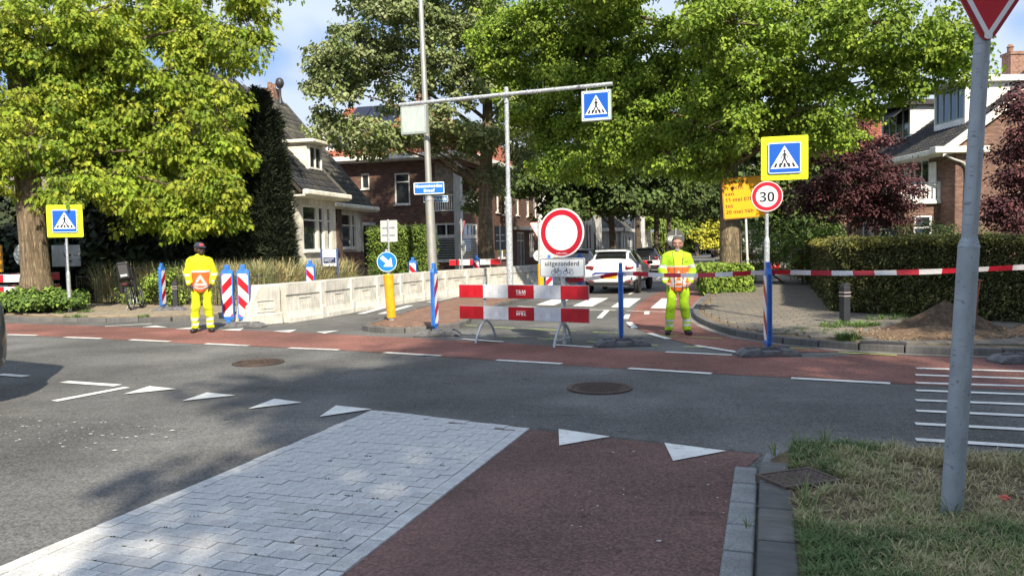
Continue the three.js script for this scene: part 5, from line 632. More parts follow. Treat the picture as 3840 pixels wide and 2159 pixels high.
// trees behind the camera whose shade falls over the near right of the junction
tree('roadside_tree', 'big roadside lime behind the viewer shading the near road', [4.2, 0.1, 6.5], [[4.2, 0.1, 6.5], [4.2, 4, 6.5], [4.3, 9, 6.5], [4.5, 17, 6.5]], 0.4, 0.12, [[2.4, 8.0, 4.5, 2.6, 2.2, 2.2], [1.2, 9.6, 4.8, 1.1, 1.2, 1.3], [1.5, 12, 5.4, 1.0, 1.2, 1.3], [5.8, 8.2, 4.5, 3.6, 2.4, 2.4], [3.2, 11.8, 5.6, 3.4, 2.4, 2.8], [7, 11.2, 6.5, 3.4, 2.4, 3], [4.0, 14.8, 6.0, 3.2, 2.0, 2.6], [7.4, 14.8, 6.6, 3, 2.0, 2.6], [5.6, 16.4, 6.4, 2.6, 0.9, 2], [8.5, 8.6, 7, 3, 2.2, 2.6]], coarseC, { seed: 501, sub: 3.4, sr: 0.9, per: 12, cols: MG, group: 'roadside limes behind the viewer' });
tree('roadside_tree', 'second roadside lime behind the viewer, further along the verge', [12.5, 0.1, 8], [[12.5, 0.1, 8], [12.5, 4, 8], [12.5, 8, 8], [12.5, 13, 8]], 0.4, 0.12, [[10.5, 7.6, 6, 3.2, 2.2, 2.4], [14, 8, 6, 3.4, 2.4, 2.4], [12, 11.2, 7.5, 4, 2.4, 3], [15.5, 10.6, 8, 3.2, 2.4, 3], [12.4, 14.6, 7.5, 3.2, 2.2, 2.6], [15.5, 14, 7.5, 3, 2, 2.6]], coarseC, { seed: 502, sub: 3.4, sr: 0.9, per: 12, cols: MG, group: 'roadside limes behind the viewer' });
tree('roadside_tree', 'third roadside lime standing beyond the verge, out to the right', [13.2, 0.1, -2.2], [[13.2, 0.1, -2.2], [13.2, 4, -2.2], [13.1, 8, -2.2], [13, 13, -2.2]], 0.34, 0.1, [[11.0, 8.6, -2.6, 2.0, 1.6, 1.8], [13.4, 9.0, -2.6, 2.2, 1.8, 1.8], [11.8, 11.6, -2.6, 2.4, 1.8, 1.8], [14.4, 11.6, -2.4, 2.2, 1.8, 1.8], [12.8, 13.6, -2.2, 2, 1.2, 1.6]], coarseC, { seed: 503, sub: 3.6, sr: 0.85, per: 12, cols: MG, group: 'roadside limes behind the viewer' });
// ================= STREET FURNITURE =================
import { FontLoader } from 'three/addons/loaders/FontLoader.js';
import { TextGeometry } from 'three/addons/geometries/TextGeometry.js';
const boldFont = await new FontLoader().loadAsync('fonts/droid/droid_sans_bold.typeface.json');
function text3(str, size, depth) { const g = new TextGeometry(str, { font: boldFont, size, depth, curveSegments: 3, bevelEnabled: false }); g.computeBoundingBox(); const b = g.boundingBox; g.translate(-(b.max.x + b.min.x) / 2, -(b.max.y + b.min.y) / 2, 0); return clean(g); }
// --- concrete barrier elements ---
{
  const path = new THREE.CatmullRomCurve3([[-5.95, -17.05], [-5.25, -18.0], [-4.8, -19.3], [-4.4, -20.7], [-3.93, -22.2], [-3.4, -23.8], [-2.75, -25.4], [-1.9, -27.2], [-0.8, -29.2], [0.3, -31], [1.3, -32.7], [1.9, -33.9]].map(([x, z]) => V3(x, 0, z)));
  const L = path.getLength(), at = (s) => path.getPointAt(clamp(s / L));
  const prof = (l) => { const p = [[0.3, 0], [0.3, 0.1], [0.235, 0.27], [0.205, 0.62], [0.235, 0.645], [0.22, 0.9], [-0.22, 0.9], [-0.235, 0.645], [-0.205, 0.62], [-0.235, 0.27], [-0.3, 0.1], [-0.3, 0]]; return prism(p, l, 0.012).rotateY(Math.PI / 2); };
  // local: x along the barrier, +z faces the side street
  const emb = (dx) => [text3('T&M', 0.12, 0.012).applyMatrix4(M4(dx, 0.43, 0.214, 0, 1, -0.085)), ...[[0, 0.125, 0.44, 0.012], [0, -0.125, 0.44, 0.012], [-0.22, 0, 0.012, 0.26], [0.22, 0, 0.012, 0.26]].map(([x, y, w, h]) => box(w, h, 0.02, dx + x, 0.43 + y, 0.219, 0, -0.085))];
  const geoms = [merge([prof(1.47).translate(0, 0, 0), rbox(0.16, 0.9, 0.06, 0.02, 0.62, 0.45, 0.24), rbox(0.16, 0.3, 0.06, 0.02, 0.62, 0.16, 0.275), ...emb(-0.05)])];
  const endG = merge([prism([[0.36, 0], [0.36, 0.9], [-0.18, 0.9], [-0.5, 0.45], [-0.56, 0]], 0.44, 0.03), prism([[0.36, 0], [0.36, 0.27], [-0.5, 0.27], [-0.58, 0]], 0.58, 0.03), ...emb(-0.05).map((g) => g.translate(0, 0, 0.012))]);
  const ORD = ['first', 'second', 'third', 'fourth', 'fifth', 'sixth', 'seventh', 'eighth', 'ninth', 'tenth', 'eleventh', 'twelfth', 'thirteenth', 'fourteenth'];
  for (let s = 0, i = 0; s < L - 0.4; i++) {
    const l = i === 0 ? 0.86 : 1.5, a = at(s), b = at(s + l), q = Math.atan2(b.z - a.z, b.x - a.x), t = thing('concrete_barrier', i === 0 ? 'concrete barrier end piece with sloped nose beside the striped beacons' : `pale concrete barrier element, ${ORD[i - 1]} after the sloped nose piece`, 'barrier', [(a.x + b.x) / 2, 0, (a.z + b.z) / 2], -q, 'concrete barrier elements');
    if (i === 0) delete t.userData.group; part(t, 'block', i === 0 ? endG : geoms[0], concreteM); s += l;
  }
}
// --- beacons ---
const stripeTex = (flip) => canvasMat('red and white beacon stripes ' + flip, 128, 512, (x, w, h) => { x.fillStyle = '#e9e9e6'; x.fillRect(0, 0, w, h); x.fillStyle = '#b80f1f'; for (let k = -2; k < 5; k++) { const y = k * 228 + 20; x.beginPath(); if (flip) { x.moveTo(0, y); x.lineTo(w, y + 122); x.lineTo(w, y + 232); x.lineTo(0, y + 110); } else { x.moveTo(0, y + 122); x.lineTo(w, y); x.lineTo(w, y + 110); x.lineTo(0, y + 232); } x.fill(); } x.fillStyle = '#f4f4f4'; x.font = 'bold 24px sans-serif'; x.fillText('T&M', 8, 34); x.fillText('BV', 78, 500); scuffs(x, w, h, 26, 9, 'rgba(70,70,70,0.35)'); }, 0.45);
const stripeA = stripeTex(false), stripeB = stripeTex(true);
function makeBeacon(label, pos, turn, flip, group) {
  const t = thing('traffic_beacon', label, 'beacon', pos, turn, group), s = new THREE.Shape(); s.moveTo(-0.1, 0.06); s.lineTo(0.1, 0.06); s.lineTo(0.135, 0.1); s.lineTo(0.135, 1.1); s.lineTo(0.11, 1.16); s.lineTo(0.05, 1.17); s.lineTo(0.05, 1.27); s.lineTo(-0.05, 1.27); s.lineTo(-0.05, 1.17); s.lineTo(-0.11, 1.16); s.lineTo(-0.135, 1.1); s.lineTo(-0.135, 0.1);
  part(t, 'body', [prism(s, 0.06, 0.008), rbox(0.27, 1.02, 0.075, 0.015, 0, 0.6, 0), box(0.1, 0.1, 0.05, 0, 0.04, 0)], blueM);
  for (const k of [1, -1]) { const f = part(t, 'striped_panel', face(roundRect(0.215, 0.94, 0.012), 0.215, 0.94), (k > 0) === flip ? stripeA : stripeB); f.position.set(0, 0.6, k * 0.0395); if (k < 0) f.rotation.y = Math.PI; }
  return t;
}
const footGeo = (() => { const s = (w) => prism([[-w, 0], [w, 0], [w, 0.035], [w - 0.1, 0.1], [0.14, 0.115], [0.13, 0.085], [-0.13, 0.085], [-0.14, 0.115], [-w + 0.1, 0.1], [-w, 0.035]], 0.34, 0.02); return merge([s(0.44), rbox(0.16, 0.05, 0.06, 0.01, 0.24, 0.105, 0), rbox(0.16, 0.05, 0.06, 0.01, -0.24, 0.105, 0), box(0.2, 0.07, 0.1, 0, 0.09, 0)]); })();
function makeFoot(label, pos, turn, group) { const t = thing('beacon_foot', label, 'rubber foot', pos, turn, group); part(t, 'rubber_block', footGeo, rubberM); return t; }
makeBeacon('striped beacon in blue frame, stripes rising rightwards, beside the person in navy cap', [-6.3, 0.1, -17.0], -0.05, true); makeBeacon('striped beacon in blue frame, worn stripes falling rightwards, next to the sloped barrier nose', [-5.93, 0.1, -16.95], 0.12, false);
makeFoot('worn grey rubber foot under the pair of striped beacons', [-5.85, 0, -16.75], -0.12);
makeBeacon('blue beacon seen edge-on beside the arrow post on the island', [-1.47, 0.1, -14.5], 1.36, true); makeFoot('dark rubber foot of the edge-on beacon by the island nose', [-1.42, 0, -14.4], 0.02);
makeBeacon('blue beacon seen edge-on between the barrier boards and the bearded man', [1.78, 0.08, -12.55], 1.4, true); makeFoot('dark rubber foot of the beacon right of the barrier boards', [1.78, 0, -12.45], 0.05);
makeBeacon('blue beacon seen edge-on in front of the 30 sign pole', [3.72, 0.08, -11.15], 1.45, true); makeFoot('pale worn rubber foot of the beacon in front of the 30 sign', [3.68, 0, -11.05], 0.03);
makeFoot('rubber foot on the red strip beside the rumble lines', [6.72, 0, -10.0], 0.02); makeBeacon('blue beacon holding the right end of the barrier tape', [6.95, 0.08, -10.05], 1.45, true);
makeBeacon('blue beacon seen edge-on on the left pavement beside a black bollard', [-9.75, 0.12, -21.4], 1.52, true); makeFoot('buckled grey rubber foot on the left pavement', [-9.25, 0.1, -20.7], 0.02);
for (const [x, z, fl, lab] of [[-6.0, -22.9, false, 'striped beacon behind the second and third barrier elements'], [-3.42, -26.6, false, 'striped beacon behind the barrier by the privet hedge'], [-1.4, -30.6, false, 'striped beacon in front of the silver lime trunk'], [1.28, -26.2, true, 'striped beacon behind the uitgezonderd plate'], [2.75, -31, true, 'striped beacon left of the white car']]) makeBeacon(lab, [x, 0.1, z], -0.15, fl);
// --- poles and signs ---
function pole(t, h, r, m = galvM, collar, r2) { const g = collar ? [cyl(r2 ?? r * 1.3, r2 ?? r * 1.3, collar, 0, 0, 0, 20), cyl(r2 ?? r * 1.3, r, 0.08, 0, collar, 0, 20), cyl(r, r, h - collar - 0.08, 0, collar + 0.08, 0, 20)] : [cyl(r, r, h, 0, 0, 0, 18)]; return part(t, 'pole', [...g, new THREE.SphereGeometry(r, 14, 6, 0, 6.2832, 0, Math.PI / 2).translate(0, h, 0)], m); }
function plate(t, name, shape, w, h, y, z, frontM, backM = alumM, thick = 0.02, x = 0) { const p = part(t, name, prism(shape, thick, 0.003), backM); p.position.set(x, y, z); const f = part(p, 'printed_face', face(shape, w, h), frontM); f.position.z = thick / 2 + 0.0035; f.scale.set(0.995, 0.995, 1); return p; }
function clampRing(t, y, r) { part(t, 'clamp', [cyl(r + 0.012, r + 0.012, 0.05, 0, y, 0, 16), box(0.09, 0.05, 0.05, 0, y + 0.025, r)], galvM); }
const zebraArt = (x, w, h, b) => { x.fillStyle = '#0a56b8'; x.fillRect(0, 0, w, h); x.strokeStyle = '#e8f1f4'; x.lineWidth = w * 0.022; const m = w * 0.03; x.beginPath(); x.roundRect ? x.roundRect(m, m, w - 2 * m, h - 2 * m, w * 0.05) : x.rect(m, m, w - 2 * m, h - 2 * m); x.stroke(); x.fillStyle = '#eef2f2'; x.beginPath(); x.moveTo(w * 0.5, h * 0.11); x.lineTo(w * 0.92, h * 0.83); x.lineTo(w * 0.08, h * 0.83); x.fill(); x.fillStyle = b ?? '#2b2d33'; for (let k = 0; k < 5; k++) { const cx = w * (0.24 + k * 0.13), sk = (k - 2) * -0.018 * w; x.beginPath(); x.moveTo(cx - w * 0.032 - sk * -0.6, h * 0.66); x.lineTo(cx + w * 0.032 + sk * 0.6, h * 0.66); x.lineTo(cx + w * 0.04 - sk * 0.8, h * 0.795); x.lineTo(cx - w * 0.04 - sk * 0.8, h * 0.795); x.fill(); } x.beginPath(); x.arc(w * 0.5, h * 0.28, w * 0.038, 0, 6.3); x.fill(); x.strokeStyle = x.fillStyle; x.lineCap = 'round'; x.lineWidth = w * 0.075; x.beginPath(); x.moveTo(w * 0.5, h * 0.36); x.lineTo(w * 0.5, h * 0.5); x.stroke(); x.lineWidth = w * 0.026; for (const s of [-1, 1]) { x.beginPath(); x.moveTo(w * 0.5, h * 0.345); x.lineTo(w * (0.5 + s * 0.075), h * 0.43); x.lineTo(w * (0.5 + s * 0.1), h * 0.5); x.stroke(); x.lineWidth = w * 0.046; x.beginPath(); x.moveTo(w * 0.5, h * 0.5); x.lineTo(w * (0.5 + s * 0.05), h * 0.6); x.lineTo(w * (0.5 + s * 0.1), h * 0.72); x.stroke(); x.lineWidth = w * 0.026; } };
const zebraM = canvasMat('pedestrian crossing print', 512, 512, (x, w, h) => { zebraArt(x, w, h); scuffs(x, w, h, 10, 5, 'rgba(220,235,245,0.25)'); });
const fluoM = mat('fluorescent yellow sheet', [0.72, 0.80, 0.01], 0.5, { map: scaled(T.scuff, 0.7) });
function zebraSign(t, y, z, x = 0) { const p = part(t, 'fluorescent_board', prism(roundRect(0.88, 0.86, 0.03), 0.022, 0.003), fluoM); p.position.set(x, y, z); const q = plate(t, 'crossing_sign', roundRect(0.63, 0.62, 0.05), 0.63, 0.62, y, z + 0.024, zebraM, alumM, 0.016, x); return p; }
{ const t = thing('pedestrian_sign', 'yellow-bordered blue pedestrian crossing sign on a thin pole beside the left tree', 'sign', [-11.95, 0.1, -20.7], 0.22); pole(t, 2.95, 0.032, galvM, 1.05, 0.05); zebraSign(t, 2.47, 0.06); clampRing(t, 2.3, 0.032); }
{ const t = thing('speed_limit_sign', 'pole with yellow-bordered crossing sign above a round 30 speed limit sign', 'sign', [5.12, 0.12, -15.4], -0.28); pole(t, 3.55, 0.036, galvM, 1.55, 0.055); zebraSign(t, 3.17, 0.06, 0.33);
  const m30 = canvasMat('30 print', 512, 512, (x, w) => { x.fillStyle = '#c4102a'; x.fillRect(0, 0, w, w); x.fillStyle = '#f0f0ee'; x.beginPath(); x.arc(256, 256, 252, 0, 6.3); x.fill(); x.fillStyle = '#c4102a'; x.beginPath(); x.arc(256, 256, 240, 0, 6.3); x.fill(); x.fillStyle = '#f0f0ee'; x.beginPath(); x.arc(256, 256, 176, 0, 6.3); x.fill(); x.fillStyle = '#16171a'; x.font = 'bold 230px sans-serif'; x.textAlign = 'center'; x.textBaseline = 'middle'; x.fillText('30', 256, 266, 290); });
  plate(t, 'round_sign', discShape(0.305), 0.61, 0.61, 2.43, 0.06, m30, mat('red rim', [0.45, 0.02, 0.03], 0.5)); clampRing(t, 2.4, 0.036); }
{ const t = thing('road_closed_notice', 'orange-yellow notice board with closure dates on a thin leaning pole', 'sign', [7.5, 0.1, -24.3], -0.12); t.rotation.z = 0.035;
  pole(t, 3.75, 0.035, mat('pale pole', [0.62, 0.62, 0.58], 0.5)); clampRing(t, 1.0, 0.035);
  const m = canvasMat('closure notice print', 640, 640, (x, w, h) => { x.fillStyle = '#eda90c'; x.fillRect(0, 0, w, h); x.strokeStyle = '#3a2a08'; x.lineWidth = 7; x.strokeRect(9, 9, w - 18, h - 18); x.fillStyle = '#1f1407'; x.font = 'bold 78px sans-serif'; ['deze weg', 'is dicht', 'van', '11 mei 07h', 'tot', '20 mei 16h'].forEach((s, i) => x.fillText(s, 34, 92 + i * 94)); scuffs(x, w, h, 12, 3, 'rgba(255,230,150,0.3)'); });
  const p = plate(t, 'notice_board', roundRect(1.36, 1.3, 0.04), 1.36, 1.3, 2.98, 0.06, m, alumM, 0.02, -0.02); p.rotation.z = 0.02; }
{ // portal with crossing sign and light box
  const t = thing('sign_portal', 'galvanised T-shaped portal pole on the island carrying a blue crossing sign box', 'portal', [-0.06, 0.1, -24.6], -0.33); pole(t, 6.55, 0.072, galvPoleM, 3.1, 0.105);
  part(t, 'arm', [rod([-3.72, 6.32, 0.1], [3.42, 6.4, 0.1], 0.062, 0.062, 16), rod([-0.25, 6.1, 0.04], [-0.02, 6.3, 0.08], 0.02)], galvPoleM); clampRing(t, 6.1, 0.075);
  const bx = (x, lab, m) => { const p = part(t, 'sign_box', rbox(0.92, 0.92, 0.14, 0.02, x, 5.78, 0.1), mat('box housing', [0.33, 0.38, 0.37], 0.55, { map: scaled(T.metal, 1) })); part(p, 'hanger', [rod([x - 0.3, 6.2, 0.1], [x - 0.3, 6.34, 0.1], 0.015), rod([x + 0.3, 6.2, 0.1], [x + 0.3, 6.34, 0.1], 0.015)], galvM); return p; };
  const r = bx(2.92, '', 0); const f = part(r, 'printed_face', face(roundRect(0.86, 0.86, 0.02), 0.86, 0.86), canvasMat('crossing box print', 512, 512, (x, w, h) => { x.fillStyle = '#e6edf0'; x.fillRect(0, 0, w, h); x.save(); x.translate(14, 14); zebraArt(x, w - 28, h - 28, '#101114'); x.restore(); })); f.position.set(2.92, 5.78, 0.1745);
  const l = bx(-3.2, '', 0); part(l, 'rear_panel', rbox(0.8, 0.8, 0.03, 0.01, -3.2, 5.78, 0.163), mat('pale rear panel', [0.45, 0.52, 0.50], 0.5, { map: scaled(T.metal, 1) })); }
{ // lamp post with street names
  const t = thing('lamp_post', 'tall leaning metal lamp post carrying two blue street name plates', 'lamp post', [-2.72, 0.1, -26.6], 0); t.rotation.z = 0.02;
  part(t, 'post', [cyl(0.165, 0.15, 3.5, 0, 0, 0, 24), cyl(0.15, 0.115, 0.12, 0, 3.5, 0, 24), cyl(0.115, 0.07, 8.4, 0, 3.62, 0, 24)], steelM);
  part(t, 'lamp_head', [rbox(0.3, 0.12, 0.9, 0.05, 0, 12.0, 0.3)], steelM); part(t, 'sticker', [box(0.05, 0.06, 0.004, -0.02, 2.62, 0.158)], mat('yellow sticker', [0.6, 0.42, 0.03], 0.5));
  const nm = (lines, w, h, fs, c, c2) => canvasMat('street name ' + lines[0], w, h, (x) => { x.fillStyle = '#f3f6f8'; x.fillRect(0, 0, w, h); x.fillStyle = c; const b = h * 0.06; x.fillRect(b, b, w - 2 * b, h - 2 * b); x.fillStyle = c2; x.font = `bold ${fs}px sans-serif`; x.textAlign = 'center'; x.textBaseline = 'middle'; lines.forEach((s, i) => x.fillText(s, w / 2, h * (lines.length > 1 ? 0.31 + i * 0.39 : 0.52), w * 0.9)); });
  const p = plate(t, 'street_name_plate', roundRect(1.04, 0.4, 0.03), 1.04, 0.4, 3.62, 0.2, nm(['Heemsteedse', 'Dreef'], 640, 240, 88, '#0b66c3', '#f5f8fa'), alumM, 0.02, 0.02);
  const q = plate(t, 'street_name_plate', roundRect(0.86, 0.21, 0.02), 0.86, 0.21, 3.27, -0.17, nm(['CAMPLAAN'], 512, 128, 84, '#2f6f9d', '#dfe8ee'), alumM, 0.015, 0.2); q.rotation.y = 0.25; clampRing(t, 3.22, 0.15); }
{ // arrow sign on yellow post
  const t = thing('arrow_post', 'yellow bollard post with round blue keep-right arrow sign on the island nose', 'sign', [-2.62, 0.1, -16.6], 0.06); t.rotation.z = 0.05;
  part(t, 'socket', [cyl(0.07, 0.07, 0.12, 0, 0, 0)], galvM); part(t, 'yellow_sleeve', [cyl(0.1, 0.105, 0.92, 0, 0.07, 0, 24), cyl(0.105, 0.09, 0.02, 0, 0.99, 0, 24)], mat('yellow plastic', [0.72, 0.36, 0.01], 0.45, { map: scaled(T.scuff, 1.2) })); part(t, 'pole', [cyl(0.038, 0.038, 0.6, 0, 0.95, 0)], galvM);
  const m = canvasMat('keep right print', 512, 512, (x, w) => { x.fillStyle = '#e8f1f6'; x.fillRect(0, 0, w, w); x.fillStyle = '#0b74d0'; x.beginPath(); x.arc(256, 256, 243, 0, 6.3); x.fill(); x.save(); x.translate(256, 256); x.rotate(Math.PI / 4); x.fillStyle = '#f6f9fa'; x.beginPath(); x.moveTo(-190, -48); x.lineTo(10, -48); x.lineTo(10, -150); x.lineTo(185, 0); x.lineTo(10, 150); x.lineTo(10, 48); x.lineTo(-190, 48); x.fill(); x.restore(); });
  plate(t, 'arrow_sign', discShape(0.215), 0.43, 0.43, 1.28, 0.06, m); }
// --- barrier trestles ---
const tmText = (flip) => canvasMat('red board lettering ' + flip, 256, 128, (x, w, h) => { x.fillStyle = '#b3101f'; x.fillRect(0, 0, w, h); x.save(); if (flip) { x.translate(w, h); x.rotate(Math.PI); } x.fillStyle = '#f2f2f0'; x.font = 'bold 46px sans-serif'; x.textAlign = 'center'; x.fillText('T&M', w / 2, 80); x.fillRect(w / 2 - 46, 88, 92, 4); x.restore(); }, 0.4);
const tmUp = tmText(false), tmDn = tmText(true);
function trestle(label, pos, turn, len, o = {}) {
  const t = thing('barrier_trestle', label, 'barrier', pos, turn, o.group), n = o.n ?? 5, sl = len / n, ys = o.ys ?? [0.875, 0.505];
  ys.forEach((y, k) => { const b = part(t, 'board', rbox(len, 0.235, 0.03, 0.006, 0, y, 0.05), o.back ? mat('white board back', [0.66, 0.66, 0.64], 0.5, { map: scaled(T.scuff, 0.8) }) : alumM); for (let i = 0; i < n; i++) { const red = i % 2 === 0, mid = red && i === (n - 1) / 2; if (o.back && !red) { for (const dy of [-0.06, 0, 0.06]) part(b, 'rib', box(sl - 0.02, 0.012, 0.012, -len / 2 + sl * (i + 0.5), y + dy, 0.071), galvM); continue; } const f = part(b, red ? 'red_section' : 'white_section', mid && !o.plain ? face(roundRect(sl - 0.004, 0.222, 0.004), sl, 0.222) : box(sl - 0.004, 0.222, 0.004), mid && !o.plain ? (k ? tmDn : tmUp) : red ? redRefM : whiteRefM); f.position.set(-len / 2 + sl * (i + 0.5), y, mid && !o.plain ? 0.0695 : 0.068); } });
  for (const s of [-1, 1]) { const x = s * len * (o.leg ?? 0.3), u = part(t, 'upright', [cyl(0.022, 0.022, 0.8, x, 0.33, 0.012, 10), rod([x, 0.42, 0.012], [x, 0.36, 0.012], 0.035)], galvM); if (o.feet !== false) part(u, 'arched_foot', [tube([[x, 0.0, 0.34], [x, 0.16, 0.26], [x, 0.32, 0.12], [x, 0.36, 0], [x, 0.32, -0.12], [x, 0.16, -0.26], [x, 0.0, -0.34]], 0.022, 28, 10), rod([x, 0.1, 0.29], [x, 0.1, -0.29], 0.014)], galvM); }
  return t;
}
trestle('double red and white barrier board on arched feet blocking the side street', [0.18, 0.008, -12.98], -0.527, 2.5);
{ // closed-road sign
  const t = thing('road_closed_sign', 'large round white sign with red rim above an uitgezonderd plate with bicycle symbols', 'sign', [0.86, 0.008, -12.74], -0.5); pole(t, 2.05, 0.03); clampRing(t, 0.9, 0.03); part(t, 'wire', [tube([[0.03, 1.02, 0], [0.09, 1.0, 0.03], [0.12, 0.95, 0], [0.08, 0.93, -0.02], [0.03, 0.96, 0]], 0.006, 20, 5)], galvM);
  const m = canvasMat('closed road print', 512, 512, (x, w) => { x.fillStyle = '#e9e6e4'; x.fillRect(0, 0, w, w); x.fillStyle = '#b80f26'; x.beginPath(); x.arc(256, 256, 240, 0, 6.3); x.fill(); x.fillStyle = '#e6e6e2'; x.beginPath(); x.arc(256, 256, 184, 0, 6.3); x.fill(); x.fillStyle = '#f0e6e6'; x.font = 'bold 19px sans-serif'; x.textAlign = 'center'; x.fillText('Traffic & More', 256, 478); scuffs(x, w, w, 40, 12, 'rgba(240,235,235,0.4)'); });
  plate(t, 'round_sign', discShape(0.405), 0.81, 0.81, 1.85, 0.05, m, mat('white rim', [0.6, 0.56, 0.55], 0.5));
  const u = canvasMat('exception print', 512, 200, (x, w, h) => { x.fillStyle = '#eceeec'; x.fillRect(0, 0, w, h); x.strokeStyle = '#17181c'; x.lineWidth = 6; x.beginPath(); x.roundRect ? x.roundRect(7, 7, w - 14, h - 14, 18) : x.rect(7, 7, w - 14, h - 14); x.stroke(); x.fillStyle = '#17181c'; x.font = 'bold 62px sans-serif'; x.textAlign = 'center'; x.fillText('uitgezonderd', 256, 80, 460); x.lineWidth = 5; const c = (a, b, r) => { x.beginPath(); x.arc(a, b, r, 0, 6.3); x.stroke(); }, l = (...p) => { x.beginPath(); x.moveTo(p[0], p[1]); for (let i = 2; i < p.length; i += 2) x.lineTo(p[i], p[i + 1]); x.stroke(); }; c(160, 150, 24); c(225, 150, 24); l(160, 150, 175, 112, 212, 112, 225, 150); l(175, 112, 196, 150, 212, 112); l(160, 150, 196, 150); l(166, 104, 182, 104); l(208, 104, 220, 100, 226, 106); c(295, 152, 22); c(362, 152, 22); l(295, 152, 308, 112, 300, 106); l(308, 125, 324, 152, 362, 152); l(330, 118, 385, 118); x.fillRect(302, 112, 14, 24); });
  plate(t, 'exception_plate', roundRect(0.82, 0.315, 0.03), 0.82, 0.315, 1.275, 0.05, u, mat('white rim', [0.6, 0.56, 0.55], 0.5)); }
trestle('red and white barrier boards seen from behind at the left garden edge', [-16.1, 0.12, -25.0], 0.15, 2.6, { back: true, leg: 0.34, n: 5 });
trestle('red and white barrier boards standing left of the big tree trunk', [-15.6, 0.12, -23.2], 0.3, 2.3, { plain: true });
trestle('red and white barrier boards across the pavement beside the clipped hedge', [10.55, 0.12, -31], 0.02, 2.6, { back: true, ys: [0.98, 0.6], leg: 0.32, n: 5 });
trestle('red barrier board on the side street behind the bearded man', [7.2, 0.02, -36], -0.1, 2.4, { ys: [0.8] });
trestle('red and white barrier board behind the concrete barrier by the brick house', [-1.5, 0.1, -31.5], 0.05, 2.1, { ys: [0.98] });
// --- sign backs on poles ---
function signBack(label, pos, turn, shape, w, y, h, o = {}) { const t = thing('rear_facing_sign', label, 'sign', pos, turn); pole(t, h, 0.03, galvM); const p = part(t, 'rear_plate', prism(shape, 0.02, 0.003), o.m ?? alumM); p.position.set(0, y, -0.045); part(p, 'rail', [box(w * 0.8, 0.04, 0.02, 0, 0.12, 0.02), box(w * 0.8, 0.04, 0.02, 0, -0.12, 0.02)], galvM); if (o.text) { const f = part(p, 'sticker', face(roundRect(0.24, 0.16, 0.01), 0.24, 0.16), canvasMat('sticker ' + label, 128, 86, (x) => { x.fillStyle = '#d8d8d6'; x.fillRect(0, 0, 128, 86); x.fillStyle = '#333'; x.font = 'bold 40px sans-serif'; x.fillText('T&M', 18, 44); x.fillRect(18, 54, 92, 6); })); f.position.set(o.text, 0, 0.0145); } if (o.extra) o.extra(t); return t; }
const shadeBackM = mat('dark sign back', [0.07, 0.073, 0.075], 0.6, { map: scaled(T.metal, 1) }), paleBackM = mat('pale sign back', [0.5, 0.52, 0.52], 0.5, { map: scaled(T.metal, 1) });  // the dark copy has tree shade put into its colour
signBack('round grey sign back left of the thick trunk', [-15.2, 0.1, -24.2], 0.25, discShape(0.42), 0.8, 1.6, 2.05, { m: paleBackM });
signBack('rectangular grey sign back with yellow edge right of the thick trunk', [-14.6, 0.1, -25.2], 0.2, roundRect(0.86, 0.7, 0.02), 0.8, 1.55, 1.95, { m: paleBackM, text: 0.28 });
{ const t = thing('yellow_notice', 'orange-yellow notice board cut by the left picture edge', 'sign', [-16.55, 0.1, -24.3], 0.2); pole(t, 2.0, 0.03); plate(t, 'notice_board', roundRect(0.9, 0.85, 0.03), 0.9, 0.85, 1.5, 0.05, canvasMat('left notice print', 256, 256, (x) => { x.fillStyle = '#eda90c'; x.fillRect(0, 0, 256, 256); x.strokeStyle = '#2a2008'; x.lineWidth = 5; x.strokeRect(6, 6, 244, 244); x.fillStyle = '#2a2008'; x.font = 'bold 44px sans-serif'; x.textAlign = 'right'; x.fillText('gesloten', 240, 140); })); }
signBack('pale rectangular sign back on a pole above the blue arrow sign', [-3.98, 0.1, -25.0], -0.3, roundRect(0.6, 0.7, 0.03), 0.55, 2.15, 2.5, { m: paleBackM });
signBack('dark rectangular sign back beside the silver lime trunk', [-0.45, 0.1, -31.8], -0.2, roundRect(0.5, 1.0, 0.02), 0.45, 1.95, 2.45, { m: shadeBackM });
const triShape = (s, r = 0.05) => { const sh = new THREE.Shape(), pts = [[0, -0.577 * s], [0.5 * s, 0.289 * s], [-0.5 * s, 0.289 * s]]; const q = pts.map((p, i) => { const a = pts[(i + 2) % 3], b = pts[(i + 1) % 3], u = [a[0] - p[0], a[1] - p[1]], v = [b[0] - p[0], b[1] - p[1]], lu = Math.hypot(...u), lv = Math.hypot(...v), k = r * 1.7; return [[p[0] + u[0] / lu * k, p[1] + u[1] / lu * k], p, [p[0] + v[0] / lv * k, p[1] + v[1] / lv * k]]; }); sh.moveTo(...q[0][0]); q.forEach(([a, p, b]) => { sh.lineTo(...a); sh.quadraticCurveTo(p[0], p[1], b[0], b[1]); }); return sh; };
const redEdgeM = mat('red sign edge', [0.45, 0.03, 0.03], 0.5);
function yieldBack(label, pos, turn, s, y, rr, ry) { const t = thing('yield_sign', label, 'sign', pos, turn); pole(t, y + s * 0.35, 0.03); const p = part(t, 'triangle_plate', prism(triShape(s), 0.03, 0.004), redEdgeM); p.position.set(0, y, -0.05); const b = part(p, 'rear_face', prism(triShape(s * 0.92), 0.006), paleBackM); b.position.z = 0.0185; if (rr) { const q = part(t, 'round_plate', prism(discShape(rr), 0.02, 0.003), paleBackM); q.position.set(0, ry, -0.045); part(q, 'rail', box(rr * 1.4, 0.04, 0.02, 0, 0, 0.02), galvM); } return t; }
yieldBack('back of a yield sign over a round grey sign back near the corner bay window', [-1.95, 0.1, -30.2], -1.1, 0.62, 2.45, 0.29, 1.55);
